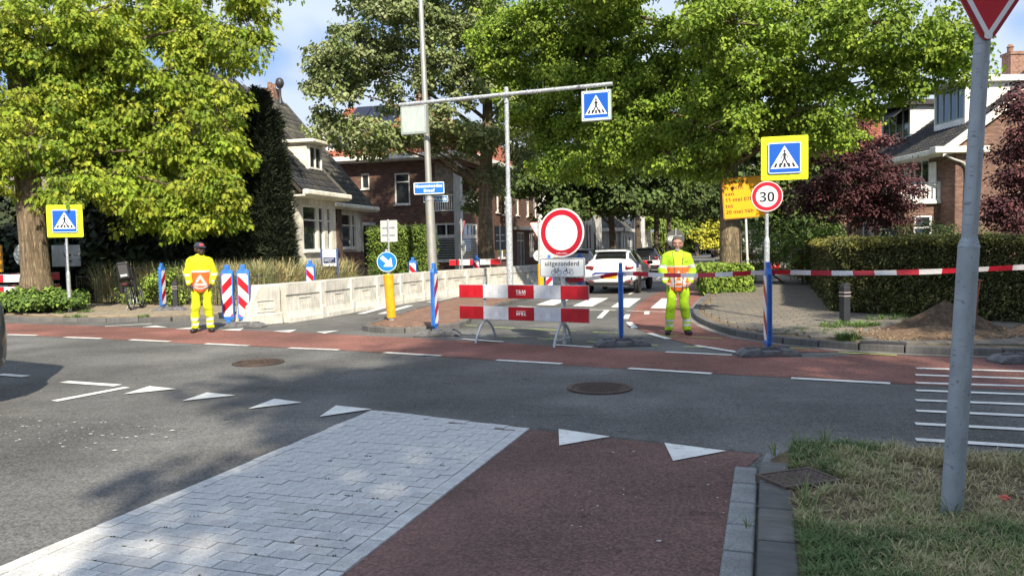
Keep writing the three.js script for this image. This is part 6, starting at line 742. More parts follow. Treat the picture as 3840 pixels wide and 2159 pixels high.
yieldBack('red-edged back of a yield sign half hidden by the large round sign', [0.95, 0.1, -26.4], 0.2, 0.68, 2.2, 0.19, 1.25);
{ const t = thing('yellow_bollard', 'yellow plastic bollard left of the uitgezonderd plate', 'bollard', [0.98, 0.1, -26.0]); part(t, 'sleeve', [cyl(0.1, 0.105, 0.9, 0, 0.05, 0, 20), cyl(0.105, 0.08, 0.03, 0, 0.95, 0, 20)], mat('yellow plastic', [0.72, 0.36, 0.01], 0.45)); part(t, 'socket', cyl(0.07, 0.07, 0.06, 0, 0, 0), galvM); }
signBack('round dark sign back behind the head of the bearded man', [7.62, 0.02, -35.6], 0.05, discShape(0.42), 0.75, 1.9, 2.35, { m: shadeBackM, text: -0.24 });
signBack('round dark sign back between the tree trunk and the 30 sign pole', [10.55, 0.1, -34], 0.1, discShape(0.43), 0.8, 1.75, 2.2, { m: shadeBackM, text: -0.2 });
// --- foreground yield sign ---
{ const t = thing('yield_sign', 'red yield triangle on a thick grey leaning pole in the verge', 'sign', [2.42, 0.08, -4.2], -0.12); t.rotation.z = -0.05;
  part(t, 'pole', [cyl(0.056, 0.053, 1.5, 0, 0, 0, 28), cyl(0.056, 0.04, 0.05, 0, 1.5, 0, 28), cyl(0.04, 0.04, 1.85, 0, 1.55, 0, 28)], mat('scuffed grey pole', [0.30, 0.335, 0.36], 0.55, { metalness: 0.2, map: scaled(T.scuff, 1.6, 1.1), bumpMap: scaled(T.scuff, 1.6), bumpScale: 0.001 }));
  const m = canvasMat('yield print', 512, 512, (x, w, h) => { x.fillStyle = '#8e1018'; x.fillRect(0, 0, w, h); const tri = (k, c) => { x.fillStyle = c; x.beginPath(); x.moveTo(256, 256 + 0.577 * 512 * k); x.lineTo(256 + 256 * k, 256 - 0.289 * 512 * k); x.lineTo(256 - 256 * k, 256 - 0.289 * 512 * k); x.fill(); }; tri(0.93, '#d9dadb'); tri(0.84, '#b01020'); tri(0.5, '#dcdcdc'); });
  const p = plate(t, 'triangle_sign', triShape(0.95, 0.06), 0.95, 0.95, 3.1, 0.055, m, redEdgeM, 0.02); clampRing(t, 2.95, 0.04); }
// --- bollards ---
{ const b = thing('bollard', 'dark square bollard with two pale bands beside the sand heap', 'bollard', [6.08, 0.1, -14.0], 0.3); part(b, 'post', [rbox(0.145, 0.72, 0.145, 0.025, 0, 0.36, 0, 0, 0, 0, 3), prism([[-0.064, 0], [0.064, 0], [0.034, 0.05], [-0.034, 0.05]], 0.128, 0.01).translate(0, 0.72, 0)], mat('dark bollard', [0.022, 0.024, 0.03], 0.6, { map: scaled(T.scuff, 1.2) })); for (const y of [0.535, 0.6]) part(b, 'reflective_band', rbox(0.15, 0.016, 0.15, 0.006, 0, y, 0), mat('pale band', [0.5, 0.4, 0.38], 0.4));
  const c = dup(b, [-9.55, 0.12, -21.75], 0.2, 'black bollard right behind the edge-on blue beacon on the left pavement'); }
// --- barrier tape ---
{ const t = thing('barrier_tape', 'red and white barrier tape strung between the beacons and across the bearded man', 'tape', [0, 0, 0]);
  const pts = [[0.92, 1.06, -12.74], [1.35, 1.1, -12.66], [1.76, 1.17, -12.56], [2.4, 1.15, -12.1], [3.0, 1.155, -11.68], [3.74, 1.2, -11.13], [4.6, 1.18, -10.88], [5.6, 1.19, -10.5], [6.95, 1.25, -10.04], [9, 1.3, -9.4]], c = new THREE.CatmullRomCurve3(pts.map((p) => V3(...p))), L = c.getLength(), N = Math.floor(L / 0.27), red = mat('red tape', [0.48, 0.012, 0.03], 0.4, { transmission: 0.12, thickness: 0 }), wh = mat('white tape', [0.72, 0.70, 0.70], 0.4, { transmission: 0.12, thickness: 0 });
  for (let i = 0; i < N; i++) { const P = [], q = (s) => { const o = c.getPointAt(clamp(s)), tw = Math.sin(s * 21) * 0.5; return [[o.x, o.y + 0.036 * Math.cos(tw), o.z + 0.03 * Math.sin(tw)], [o.x, o.y - 0.036 * Math.cos(tw), o.z - 0.03 * Math.sin(tw)]]; }; for (let k = 0; k < 3; k++) { const a = q((i + k / 3) / N), b = q((i + (k + 1) / 3) / N); P.push(...a[0], ...a[1], ...b[1], ...a[0], ...b[1], ...b[0]); } const g = new THREE.BufferGeometry(); g.setAttribute('position', new THREE.Float32BufferAttribute(P, 3)); g.computeVertexNormals(); part(t, i % 2 ? 'white_section' : 'red_section', uvMetres(g), i % 2 ? wh : red); } }
// --- sand heap, small mounds, spade shaft, drain, litter ---
function mound(name, label, pos, rx, rz, h, seed, c, peak = 0.2) { const n = 48, m = 26, P = [], I = []; for (let j = 0; j <= m; j++) for (let i = 0; i <= n; i++) { const a = i / n * 6.2832, r = j / m, ww = 1 + 0.22 * (fbm(Math.cos(a) * 1.4 + 9, Math.sin(a) * 1.4 + 9, 1 << 20, seed, 3) - 0.5) * 2, x = Math.cos(a) * r * rx * ww, z = Math.sin(a) * r * rz * ww, y = h * Math.pow(Math.max(0, 1 - r), 1.15) * (1 + peak * (Math.cos(a - 0.3) * r)) + 0.05 * (fbm(x * 6 + 20, z * 6 + 20, 1 << 20, seed + 3, 4) - 0.5) * (1 - r * 0.6); P.push(x, Math.max(y, -0.01), z); if (j < m && i < n) { const q = j * (n + 1) + i; I.push(q, q + n + 1, q + 1, q + 1, q + n + 1, q + n + 2); } } const g = new THREE.BufferGeometry(); g.setAttribute('position', new THREE.Float32BufferAttribute(P, 3)); g.setIndex(I); g.computeVertexNormals(); uvMetres(g); const o = solo(name, label, 'heap', g, mat('soil ' + name + seed, c, 0.95, { map: scaled(T.soil, 0.8), bumpMap: scaled(T.soil, 0.8), bumpScale: 0.02 })); o.position.set(...pos); return o; }
mound('sand_heap', 'heap of dark brown soil piled against the clipped hedge', [7.2, 0.12, -12.75], 1.05, 0.8, 0.5, 5, [0.095, 0.068, 0.045]);
mound('soil_spread', 'low spread of brown soil crumbs between the heap and the kerb', [6.6, 0.118, -12.1], 1.35, 0.75, 0.16, 7, [0.17, 0.12, 0.08]);
mound('soil_mound', 'small pale mound of loose soil right of the big heap', [8.35, 0.12, -12.0], 0.7, 0.5, 0.3, 11, [0.26, 0.175, 0.12]);
{ const R = rng(88), ms = [], cs = []; for (let i = 0; i < 900; i++) { const x = 5.6 + R() * 3.2, z = -12.9 + R() * 1.5 - (x - 5.6) * 0.02; ms.push(M4(x, 0.135 + R() * R() * 0.05, z, R() * 6, 0.5 + R() * 1.2, R() * 3, R() * 3)); const v = 0.7 + R() * 0.7; cs.push(lin(0.20 * v, 0.14 * v, 0.09 * v)); } const o = instanced(scene, 'soil_crumbs', new THREE.DodecahedronGeometry(0.014), mat('soil crumb', [1, 1, 1], 0.95), ms, cs); o.userData.label = 'loose soil crumbs scattered round the heap'; o.userData.category = 'soil'; }
{ const t = thing('spade_shaft', 'reddish wooden tool shaft stuck upright in the soil heap', 'tool', [7.68, 0.22, -12.75]); part(t, 'shaft', rod([0, -0.1, 0], [0.09, 0.72, 0.02], 0.015, 0.013, 10), mat('red wood', [0.30, 0.085, 0.05], 0.6)); part(t, 'grip', rod([0.09, 0.72, -0.04], [0.09, 0.72, 0.08], 0.014), mat('red wood', [0.30, 0.085, 0.05], 0.6)); }
{ const t = thing('drain_inlet', 'dark cast-iron drain inlet set into the curved kerb', 'drain', [5.42, 0.0, -11.2], -0.5); part(t, 'housing', [rbox(0.62, 0.04, 0.2, 0.008, 0, 0.125, -0.02), box(0.06, 0.1, 0.2, -0.28, 0.06, -0.02), box(0.06, 0.1, 0.2, 0.28, 0.06, -0.02)], mat('cast iron', [0.045, 0.045, 0.048], 0.7, { metalness: 0.4 })); part(t, 'mouth', box(0.5, 0.09, 0.1, 0, 0.055, 0.02), blackM);
  dup(t, [-7.12, 0.0, -19.42], 0.8, 'flat drain inlet in the left kerb behind the man in the cap'); }
solo('paper_scrap', 'crumpled coral-red scrap of litter lying in the verge grass', 'litter', (() => { const g = new THREE.IcosahedronGeometry(0.024, 2), p = g.attributes.position; for (let i = 0; i < p.count; i++) { const k = 0.6 + 0.7 * hash(Math.round(p.getX(i) * 3000), Math.round(p.getY(i) * 3000), Math.round(p.getZ(i) * 3000)); p.setXYZ(i, p.getX(i) * k, p.getY(i) * k * 0.7, p.getZ(i) * k); } g.computeVertexNormals(); return uvMetres(g); })(), mat('coral paper', [0.62, 0.13, 0.09], 0.8)).position.set(2.78, 0.15, -4.3);
// --- garden sign, railing, gate pillar ---
{ const t = thing('garden_sign', 'white and dark blue office sign between two blue posts in the garden', 'sign', [-6.2, 0.12, -26.2], 0.1); for (const x of [-0.26, 0.26]) part(t, 'post', rbox(0.07, 1.6, 0.07, 0.01, x, 0.8, 0), mat('dark blue post', [0.04, 0.08, 0.24], 0.5)); plate(t, 'panel', roundRect(0.45, 0.55, 0.005), 0.45, 0.55, 1.28, 0.01, canvasMat('office sign print', 256, 312, (x, w, h) => { x.fillStyle = '#e3e6ea'; x.fillRect(0, 0, w, h); x.fillStyle = '#6c7078'; x.font = '44px serif'; x.fillText('Han Sch', 44, 98); x.fillStyle = '#1c2a55'; x.fillRect(10, 136, w - 20, 118); x.fillStyle = '#e8ecf2'; x.font = 'bold 30px sans-serif'; x.fillText('accountants', 30, 176); x.fillText('adviseurs', 30, 212); x.font = '18px sans-serif'; x.fillText('bureau', 100, 242); })); }
function railing(label, pts, h) { const t = thing('garden_railing', label, 'fence', [0, 0, 0]), m = mat('rusty iron railing', [0.045, 0.04, 0.035], 0.7), pk = [], rl = []; for (let i = 0; i + 1 < pts.length; i++) { const [x0, z0] = pts[i], [x1, z1] = pts[i + 1], L = Math.hypot(x1 - x0, z1 - z0); for (const y of [h, 0.2]) rl.push(rod([x0, 0.12 + y, z0], [x1, 0.12 + y, z1], 0.012, 0.012, 6)); for (let s = 0; s < L; s += 0.11) pk.push(cyl(0.006, 0.006, h, lerp(x0, x1, s / L), 0.12, lerp(z0, z1, s / L), 5)); part(t, 'post', cyl(0.02, 0.02, h + 0.06, x0, 0.12, z0, 8), m); } part(t, 'rail', rl, m); part(t, 'pickets', pk, m).userData.kind = 'stuff'; }
railing('low rusty iron railing round the grass bed of the white house', [[-14, -24.7], [-11.5, -23.6], [-9.2, -22.55], [-7.2, -21.7], [-6.75, -24], [-6.2, -27], [-5.5, -30.5]], 0.85);
{ const t = thing('gate_pillar', 'small brick gate pillar at the hedge end', 'pillar', [12.15, 0.12, -32.5]); part(t, 'core', box(0.3, 1.15, 0.3, 0, 0.575, 0), mortarM); const g = [], R = rng(3); for (let r = 0; r < 18; r++) for (const [x, z, ry] of [[-0.08, 0.15, 0], [0.08, 0.15, 0], [-0.15, -0.07, 1.5708], [-0.15, 0.08, 1.5708]]) g.push(rbox(0.14, 0.05, 0.02, 0.003, x, 0.04 + r * 0.0625, z, ry, 0, 0, 1)); part(t, 'bricks', g, mat('pillar brick', [0.30, 0.17, 0.12], 0.9, { map: scaled(T.blotch, 2) })).userData.kind = 'stuff'; part(t, 'cap', rbox(0.36, 0.06, 0.36, 0.01, 0, 1.18, 0), mat('kerb concrete a', [0.11, 0.1, 0.1])); }
// ================= PEOPLE =================
// distance to a tapered capsule; k joins them smoothly
const capD = (p, c) => { const [ax, ay, az, bx, by, bz, ra, rb, sz = 1] = c, px = p[0], py = p[1], pz = p[2] / sz, dx = bx - ax, dy = by - ay, dz = (bz - az) / sz, qx = px - ax, qy = py - ay, qz = pz - az / sz, t = clamp((qx * dx + qy * dy + qz * dz) / (dx * dx + dy * dy + dz * dz + 1e-9)); return Math.hypot(qx - dx * t, qy - dy * t, qz - dz * t) - lerp(ra, rb, t); };
const smin = (a, b, k) => { const h = Math.max(k - Math.abs(a - b), 0) / k; return Math.min(a, b) - h * h * k * 0.25; };
const field = (caps, k) => (p) => { let d = 1e9; for (const c of caps) d = smin(d, capD(p, c), k); return d; };
function nets(f, lo, hi, cell, colour) {                     // naive surface nets
  const n = [0, 1, 2].map((i) => Math.ceil((hi[i] - lo[i]) / cell) + 1), [nx, ny, nz] = n, F = new Float32Array(nx * ny * nz), id = new Int32Array(nx * ny * nz).fill(-1), P = [], I = [], at = (x, y, z) => x + nx * (y + ny * z);
  for (let z = 0; z < nz; z++) for (let y = 0; y < ny; y++) for (let x = 0; x < nx; x++) F[at(x, y, z)] = f([lo[0] + x * cell, lo[1] + y * cell, lo[2] + z * cell]);
  for (let z = 0; z < nz - 1; z++) for (let y = 0; y < ny - 1; y++) for (let x = 0; x < nx - 1; x++) {
    let sx = 0, sy = 0, sz = 0, c = 0; const v = (i, j, k) => F[at(x + i, y + j, z + k)];
    const e = (a, b) => { const fa = v(...a), fb = v(...b); if ((fa < 0) !== (fb < 0)) { const t = fa / (fa - fb); sx += a[0] + (b[0] - a[0]) * t; sy += a[1] + (b[1] - a[1]) * t; sz += a[2] + (b[2] - a[2]) * t; c++; } };
    const first = v(0, 0, 0) < 0; if ((v(1, 0, 0) < 0) === first && (v(0, 1, 0) < 0) === first && (v(1, 1, 0) < 0) === first && (v(0, 0, 1) < 0) === first && (v(1, 0, 1) < 0) === first && (v(0, 1, 1) < 0) === first && (v(1, 1, 1) < 0) === first) continue;
    for (const [j, k] of [[0, 0], [1, 0], [0, 1], [1, 1]]) { e([0, j, k], [1, j, k]); e([j, 0, k], [j, 1, k]); e([j, k, 0], [j, k, 1]); }
    id[at(x, y, z)] = P.length / 3; P.push(lo[0] + (x + sx / c) * cell, lo[1] + (y + sy / c) * cell, lo[2] + (z + sz / c) * cell);
  }
  const quad = (a, b, c, d, fl) => { if (a < 0 || b < 0 || c < 0 || d < 0) return; fl ? I.push(a, b, c, a, c, d) : I.push(a, c, b, a, d, c); };
  for (let z = 1; z < nz - 1; z++) for (let y = 1; y < ny - 1; y++) for (let x = 1; x < nx - 1; x++) { const s = F[at(x, y, z)] < 0; if (s !== F[at(x + 1, y, z)] < 0) quad(id[at(x, y - 1, z - 1)], id[at(x, y, z - 1)], id[at(x, y, z)], id[at(x, y - 1, z)], s); if (s !== F[at(x, y + 1, z)] < 0) quad(id[at(x - 1, y, z - 1)], id[at(x, y, z - 1)], id[at(x, y, z)], id[at(x - 1, y, z)], !s); if (s !== F[at(x, y, z + 1)] < 0) quad(id[at(x - 1, y - 1, z)], id[at(x, y - 1, z)], id[at(x, y, z)], id[at(x - 1, y, z)], s); }
  const g = new THREE.BufferGeometry(); g.setAttribute('position', new THREE.Float32BufferAttribute(P, 3)); g.setIndex(I);
  if (colour) { const C = []; for (let i = 0; i < P.length; i += 3) { const q = 1 - 0.28 * sstep(0.55, 0.85, fbm(P[i] * 7 + P[i + 2] * 3 + 40, P[i + 1] * 7 + 40, 1 << 20, 77, 4)) - 0.12 * hash(P[i] * 400, P[i + 1] * 400, P[i + 2] * 400); C.push(...colour(P[i], P[i + 1], P[i + 2]).map((v) => v * q)); } g.setAttribute('color', new THREE.Float32BufferAttribute(C, 3)); }
  g.computeVertexNormals(); const uv = []; for (let i = 0; i < P.length; i += 3) uv.push(P[i] + P[i + 2], P[i + 1]); g.setAttribute('uv', new THREE.Float32BufferAttribute(uv, 2)); return g;
}
const SHOEM = mat('black leather', [0.02, 0.019, 0.018], 0.5), clothM = mat('work cloth', [1, 1, 1], 0.85, { vertexColors: true, map: scaled(T.cloth, 1.5), bumpMap: scaled(T.clothBump, 1.6), bumpScale: 0.006 });
const GREY = [0.50, 0.51, 0.51], wrinkle = (p, a, s) => a * (vnoise(p[0] * 6 + p[2] * 4 + 60, p[1] * 7 + p[0] * 4 + 60, 1 << 20, s) + vnoise(p[0] * 11 + 60, p[1] * 15 + p[2] * 9 - p[0] * 6 + 60, 1 << 20, s + 1) * 0.55 - 0.77);
function person(label, pos, turn, sc, o) {
  const t = thing('person', label, 'person', pos, turn); t.scale.setScalar(sc); const w = o.wide, M = (list) => list.flatMap((c) => [c, [-c[0], c[1], c[2], -c[3], c[4], c[5], ...c.slice(6)]]);
  // poses: shoulders, elbows out, hands in the jacket pockets
  const sh = [0.175 * w, 1.425, -0.01], el = [0.25 * w, 1.16, -0.05], wr = [0.205 * w, 0.965, 0.07], ha = [0.165 * w, 0.885, 0.105];
  const hp = [0.09 * w, 0.92, 0], kn = [0.115 * w, 0.5, 0.02], an = [0.125 * w + (o.stance ?? 0), 0.09, -0.02], toe = [0.15 * w + (o.stance ?? 0), 0.035, 0.15];
  const ch = Math.cos(o.head), shh = Math.sin(o.head), HC = [0, 1.655, 0.012];
  const headSpace = (p) => { const x = p[0] - HC[0], z = p[2] - HC[2]; return [(x * ch - z * shh) / 1.1, (p[1] - HC[1]) / 1.1, (x * shh + z * ch) / 1.1]; };
  const headCaps = [[0, 0.02, -0.015, 0, 0.03, -0.005, 0.083, 0.08, 1.13], [0, -0.03, 0.035, 0, -0.075, 0.045, 0.062, 0.045], [0, 0.0, 0.085, 0, -0.03, 0.108, 0.012, 0.017], [-0.04, 0.025, 0.075, 0.04, 0.025, 0.075, 0.016, 0.016], ...M([[0.08, 0.0, -0.005, 0.083, -0.03, -0.008, 0.016, 0.012]]), ...M([[0.045, -0.03, 0.06, 0.05, -0.045, 0.04, 0.024, 0.02]]), [-0.02, -0.062, 0.092, 0.02, -0.062, 0.092, 0.009, 0.009]];
  const headF = field(headCaps, 0.022), bodyCaps = [[0, 1.45, -0.01, 0, 1.6, 0, 0.06, 0.056], [0, 1.0, 0, 0, 1.38, -0.01, 0.13 * w, 0.14 * w, 0.72], ...M([[...sh, ...el, 0.05, 0.042], [...el, ...wr, 0.042, 0.03], [...hp, ...kn, 0.08, 0.055], [...kn, ...an, 0.055, 0.04], [...an, toe[0], 0.04, 0.09, 0.034, 0.022]])];
  const fingers = []; for (let k = 0; k < 4; k++) fingers.push([ha[0] - 0.005 + k * 0.004, ha[1] + 0.005, ha[2] + 0.026 - k * 0.02, ha[0] - 0.03 + k * 0.004, ha[1] - 0.055 - (k === 3 ? -0.02 : 0), ha[2] + 0.022 - k * 0.019, 0.0095, 0.008]);
  const handCaps = [[...wr, ha[0] + 0.005, ha[1] + 0.03, ha[2], 0.028, 0.036], ...fingers, [ha[0] + 0.005, ha[1] + 0.045, ha[2] + 0.03, ha[0] - 0.028, ha[1] + 0.005, ha[2] + 0.05, 0.012, 0.009]];
  const bodyG = nets(field(bodyCaps, 0.05), [-0.45, -0.02, -0.2], [0.45, 1.68, 0.26], 0.014), headG = nets((p) => headF(headSpace(p)), [-0.15, 1.5, -0.15], [0.15, 1.82, 0.17], 0.0055), handG = [1, -1].map((s) => nets((p) => field(handCaps, 0.012)([p[0] * s, p[1], p[2]]), s > 0 ? [ha[0] - 0.09, 0.8, 0] : [-ha[0] - 0.09, 0.8, 0], s > 0 ? [ha[0] + 0.11, 1.0, 0.19] : [-ha[0] + 0.11, 1.0, 0.19], 0.006));
  const skin = mat('skin ' + label, o.skin, 0.55); part(t, 'body', merge([bodyG, headG, ...handG].map((g) => g.toNonIndexed())), skin);
  // clothing
  const jk = [[0, 1.02, 0, 0, 1.36, -0.01, 0.168 * w, 0.175 * w, 0.76], [-0.115, 1.425, -0.012, 0.115, 1.425, -0.012, 0.088, 0.088], [0, 1.44, -0.01, 0, 1.545, 0.005, 0.1, 0.082], ...M([[...sh, ...el, 0.08, 0.066], [...el, wr[0] + 0.012, wr[1] + 0.01, wr[2] - 0.005, 0.067, 0.052]])];
  const jf = field(jk, 0.055); part(t, 'jacket', nets((p) => Math.max(jf(p) + wrinkle(p, 0.026, 5), 0.9 - p[1], p[1] - 1.565, p[1] > 1.5 && Math.hypot(p[0], p[2]) < 0.066 ? 0.02 : -1), [-0.48, 0.84, -0.26], [0.48, 1.6, 0.28], 0.0115, o.jacket), clothM);
  const vf = field([[0, 0.93, 0.005, 0, 1.2, 0, 0.174 * w, 0.182 * w, 0.79], [0, 0.86, 0.05, 0, 0.95, 0.06, 0.11 * w, 0.13 * w, 0.8]], 0.05); part(t, 'safety_vest', nets((p) => Math.max(vf(p) + wrinkle(p, 0.016, 9), p[1] - 1.235, (0.79 + Math.abs(p[0]) * o.hem) - p[1]), [-0.3, 0.74, -0.22], [0.3, 1.26, 0.26], 0.0095, o.vest), clothM);
  const tf = field([[0, 0.93, 0, 0, 0.98, 0, 0.152 * w, 0.148 * w, 0.82], ...M([[hp[0] + 0.005, 0.86, 0, kn[0], kn[1], 0.02, 0.1 * w, 0.08], [kn[0], kn[1], 0.02, an[0], 0.09, -0.005, 0.08, 0.077]])], 0.035);
  part(t, 'trousers', nets((p) => Math.max(tf(p) + wrinkle(p, p[1] < 0.35 ? 0.036 : 0.026, 13), 0.075 - p[1], p[1] - 1.02), [-0.32, 0.05, -0.2], [0.32, 1.05, 0.2], 0.0115, o.trousers), clothM);
  for (const s of [-1, 1]) { const sf = field([[an[0], 0.05, -0.06, toe[0], 0.042, 0.13, 0.05, 0.047], [an[0], 0.06, -0.04, an[0], 0.13, -0.02, 0.055, 0.05]], 0.03); part(t, 'shoe', nets((p) => Math.max(sf([p[0] * s, p[1], p[2]]), 0.004 - p[1]), s > 0 ? [an[0] - 0.1, -0.01, -0.14] : [-an[0] - 0.13, -0.01, -0.14], s > 0 ? [an[0] + 0.13, 0.2, 0.2] : [-an[0] + 0.1, 0.2, 0.2], 0.009), SHOEM); }
  // face and headwear, turned with the head
  const hd = new THREE.Matrix4().makeRotationY(o.head).scale(V3(1.1, 1.1, 1.1)).setPosition(...HC), onHead = (name, geo, m) => part(t, name, merge(Array.isArray(geo) ? geo : [geo]).applyMatrix4(hd), m);
  onHead('eye', [new THREE.SphereGeometry(0.0105, 10, 8).translate(-0.032, 0.008, 0.078), new THREE.SphereGeometry(0.0105, 10, 8).translate(0.032, 0.008, 0.078)], mat('eye', [0.16, 0.14, 0.13], 0.2));
  onHead('mouth', rbox(0.042, 0.007, 0.008, 0.003, 0, -0.06, 0.0985), mat('lips ' + label, o.lips, 0.6));
  onHead('glasses', [new THREE.TorusGeometry(0.022, 0.0022, 6, 20).translate(-0.032, 0.006, 0.1), new THREE.TorusGeometry(0.022, 0.0022, 6, 20).translate(0.032, 0.006, 0.1), rod([-0.01, 0.008, 0.101], [0.01, 0.008, 0.101], 0.002), rod([0.054, 0.01, 0.098], [0.088, 0.012, -0.01], 0.002), rod([-0.054, 0.01, 0.098], [-0.088, 0.012, -0.01], 0.002)], blackM);
  if (o.cap) { const navy = mat('navy cap', [0.03, 0.033, 0.05], 0.85, { map: scaled(T.cloth, 5) }); const dome = new THREE.SphereGeometry(1, 22, 12, 0, 6.2832, 0, Math.PI * 0.5).scale(0.094, 0.088, 0.108).translate(0, 0.045, -0.008), vis = prism((() => { const s = new THREE.Shape(); s.moveTo(-0.075, 0); s.quadraticCurveTo(-0.07, 0.075, 0, 0.085); s.quadraticCurveTo(0.07, 0.075, 0.075, 0); s.quadraticCurveTo(0, 0.04, -0.075, 0); return s; })(), 0.006).rotateX(Math.PI / 2 + 0.22).translate(0, 0.05, 0.075); const c = onHead('cap', [dome, vis], navy); part(c, 'cap_emblem', new THREE.SphereGeometry(1, 10, 4, 1.1, 0.9, 0.9, 0.45).scale(0.0955, 0.0895, 0.1095).translate(0, 0.045, -0.008).applyMatrix4(hd), mat('red emblem', [0.5, 0.05, 0.06], 0.7)); }
  if (o.hair) { const hf = field([[0, 0.04, -0.02, 0, 0.045, -0.01, 0.09, 0.088, 1.12]], 0.02); onHead('hair', nets((p) => Math.max(hf(p) + 0.004 * (hash(p[0] * 900, p[1] * 900, p[2] * 900) - 0.5), 0.012 - p[1] + (p[2] > 0.02 ? 0.055 : -0.04 - p[2] * 0.4), p[1] < 0.08 && p[2] > 0.062 ? 0.02 : -1), [-0.12, -0.06, -0.14], [0.12, 0.16, 0.12], 0.006).toNonIndexed(), mat('short dark grey hair', o.hair, 0.9)); }
  if (o.beard) { const bf = field([[0, -0.055, 0.045, 0, -0.095, 0.058, 0.066, 0.042], ...M([[0.066, -0.01, 0.015, 0.055, -0.06, 0.04, 0.02, 0.03]])], 0.02), mf = field([[-0.03, -0.047, 0.088, 0.03, -0.047, 0.088, 0.012, 0.012]], 0.01); onHead('beard', nets((p) => Math.max(Math.min(Math.max(bf(p), p[1] + (p[2] > 0.06 && Math.abs(p[0]) < 0.045 ? 0.068 : 0.03)), mf(p)) + 0.003 * (hash(p[0] * 700, p[1] * 700, p[2] * 700) - 0.5), -1), [-0.1, -0.16, -0.03], [0.1, 0.02, 0.14], 0.006, (x, y, z) => y < -0.085 && Math.abs(x) < 0.04 ? [0.42, 0.41, 0.40] : [0.07, 0.06, 0.055]).toNonIndexed(), mat('beard', [1, 1, 1], 0.95, { vertexColors: true })); }
  return t;
}
const segD = (x, y, ax, ay, bx, by) => { const dx = bx - ax, dy = by - ay, t = clamp(((x - ax) * dx + (y - ay) * dy) / (dx * dx + dy * dy)); return Math.hypot(x - ax - dx * t, y - ay - dy * t); };
const triD = (x, y, cx, y0, y1, w) => Math.min(segD(x, y, cx - w, y0, cx + w, y0), segD(x, y, cx - w, y0, cx, y1), segD(x, y, cx + w, y0, cx, y1));
const YEL = [0.60, 0.66, 0.01], GRN = [0.36, 0.64, 0.016], ORG = [0.74, 0.14, 0.018];
person('person in navy cap and fluorescent yellow suit with orange triangle vest, hands in pockets', [-6.44, 0.006, -15.9], 0.3, 1.035, { wide: 1.0, head: 0.55, skin: [0.055, 0.03, 0.02], lips: [0.09, 0.04, 0.035], cap: true, hem: 0.32, stance: 0.03,
  jacket: (x, y, z) => { const a = Math.abs(x); if (a > 0.2 && ((y > 1.13 && y < 1.175) || (y > 1.0 && y < 1.035))) return GREY; if (Math.abs(y - 1.335 + a * 0.12) < 0.006 && z > 0) return [0.45, 0.5, 0.01]; return YEL; },
  trousers: (x, y) => (y > 0.235 && y < 0.29) || (y > 0.14 && y < 0.19) ? [0.60, 0.61, 0.60] : YEL,
  vest: (x, y, z) => { if (y > 1.195 || (y > 0.86 + x * x * 2 && y < 0.90 + x * x * 2) || Math.abs(x) > 0.165) return GREY; if (z > 0 && triD(x, y, 0, 0.955, 1.125, 0.1) < 0.024) return GREY; return ORG; } });
person('bearded person in fluorescent green-yellow jacket and orange vest standing behind the tape', [2.98, 0.012, -13.8], -0.1, 0.985, { wide: 1.07, head: -0.12, skin: [0.36, 0.19, 0.135], lips: [0.30, 0.12, 0.1], hair: [0.07, 0.065, 0.06], beard: true, hem: -0.1, stance: 0.04,
  jacket: (x, y, z) => { const a = Math.abs(x); if ((a > 0.2 && ((y > 1.22 && y < 1.275) || (y > 1.0 && y < 1.04))) || (a <= 0.22 && y > 1.2 && y < 1.25)) return GREY; if (z > 0.05 && a < 0.075 + (y - 1.25) * 0.12 && y > 1.25) return a > 0.062 + (y - 1.25) * 0.12 ? [0.05, 0.06, 0.03] : [0.58, 0.68, 0.03]; if (z > 0.05 && x > 0.11 && x < 0.18 && Math.abs(y - 1.33) < 0.006) return [0.03, 0.03, 0.03]; if (y > 1.535) return [0.06, 0.07, 0.06]; return GRN; },
  trousers: (x, y) => (y > 0.235 && y < 0.285) || (y > 0.155 && y < 0.2) ? [0.60, 0.61, 0.60] : [0.42, 0.68, 0.013],
  vest: (x, y, z) => { if (z > 0 && Math.abs(Math.abs(x) - 0.072) < 0.006) return [0.05, 0.05, 0.05]; if (z > 0 && (triD(x, y, 0, 0.97, 1.15, 0.075) < 0.018 || triD(x, y, -0.16, 0.93, 1.12, 0.08) < 0.022 || triD(x, y, 0.165, 0.93, 1.12, 0.08) < 0.022)) return GREY; if (y > 0.87 && y < 0.905) return GREY; return ORG; } });
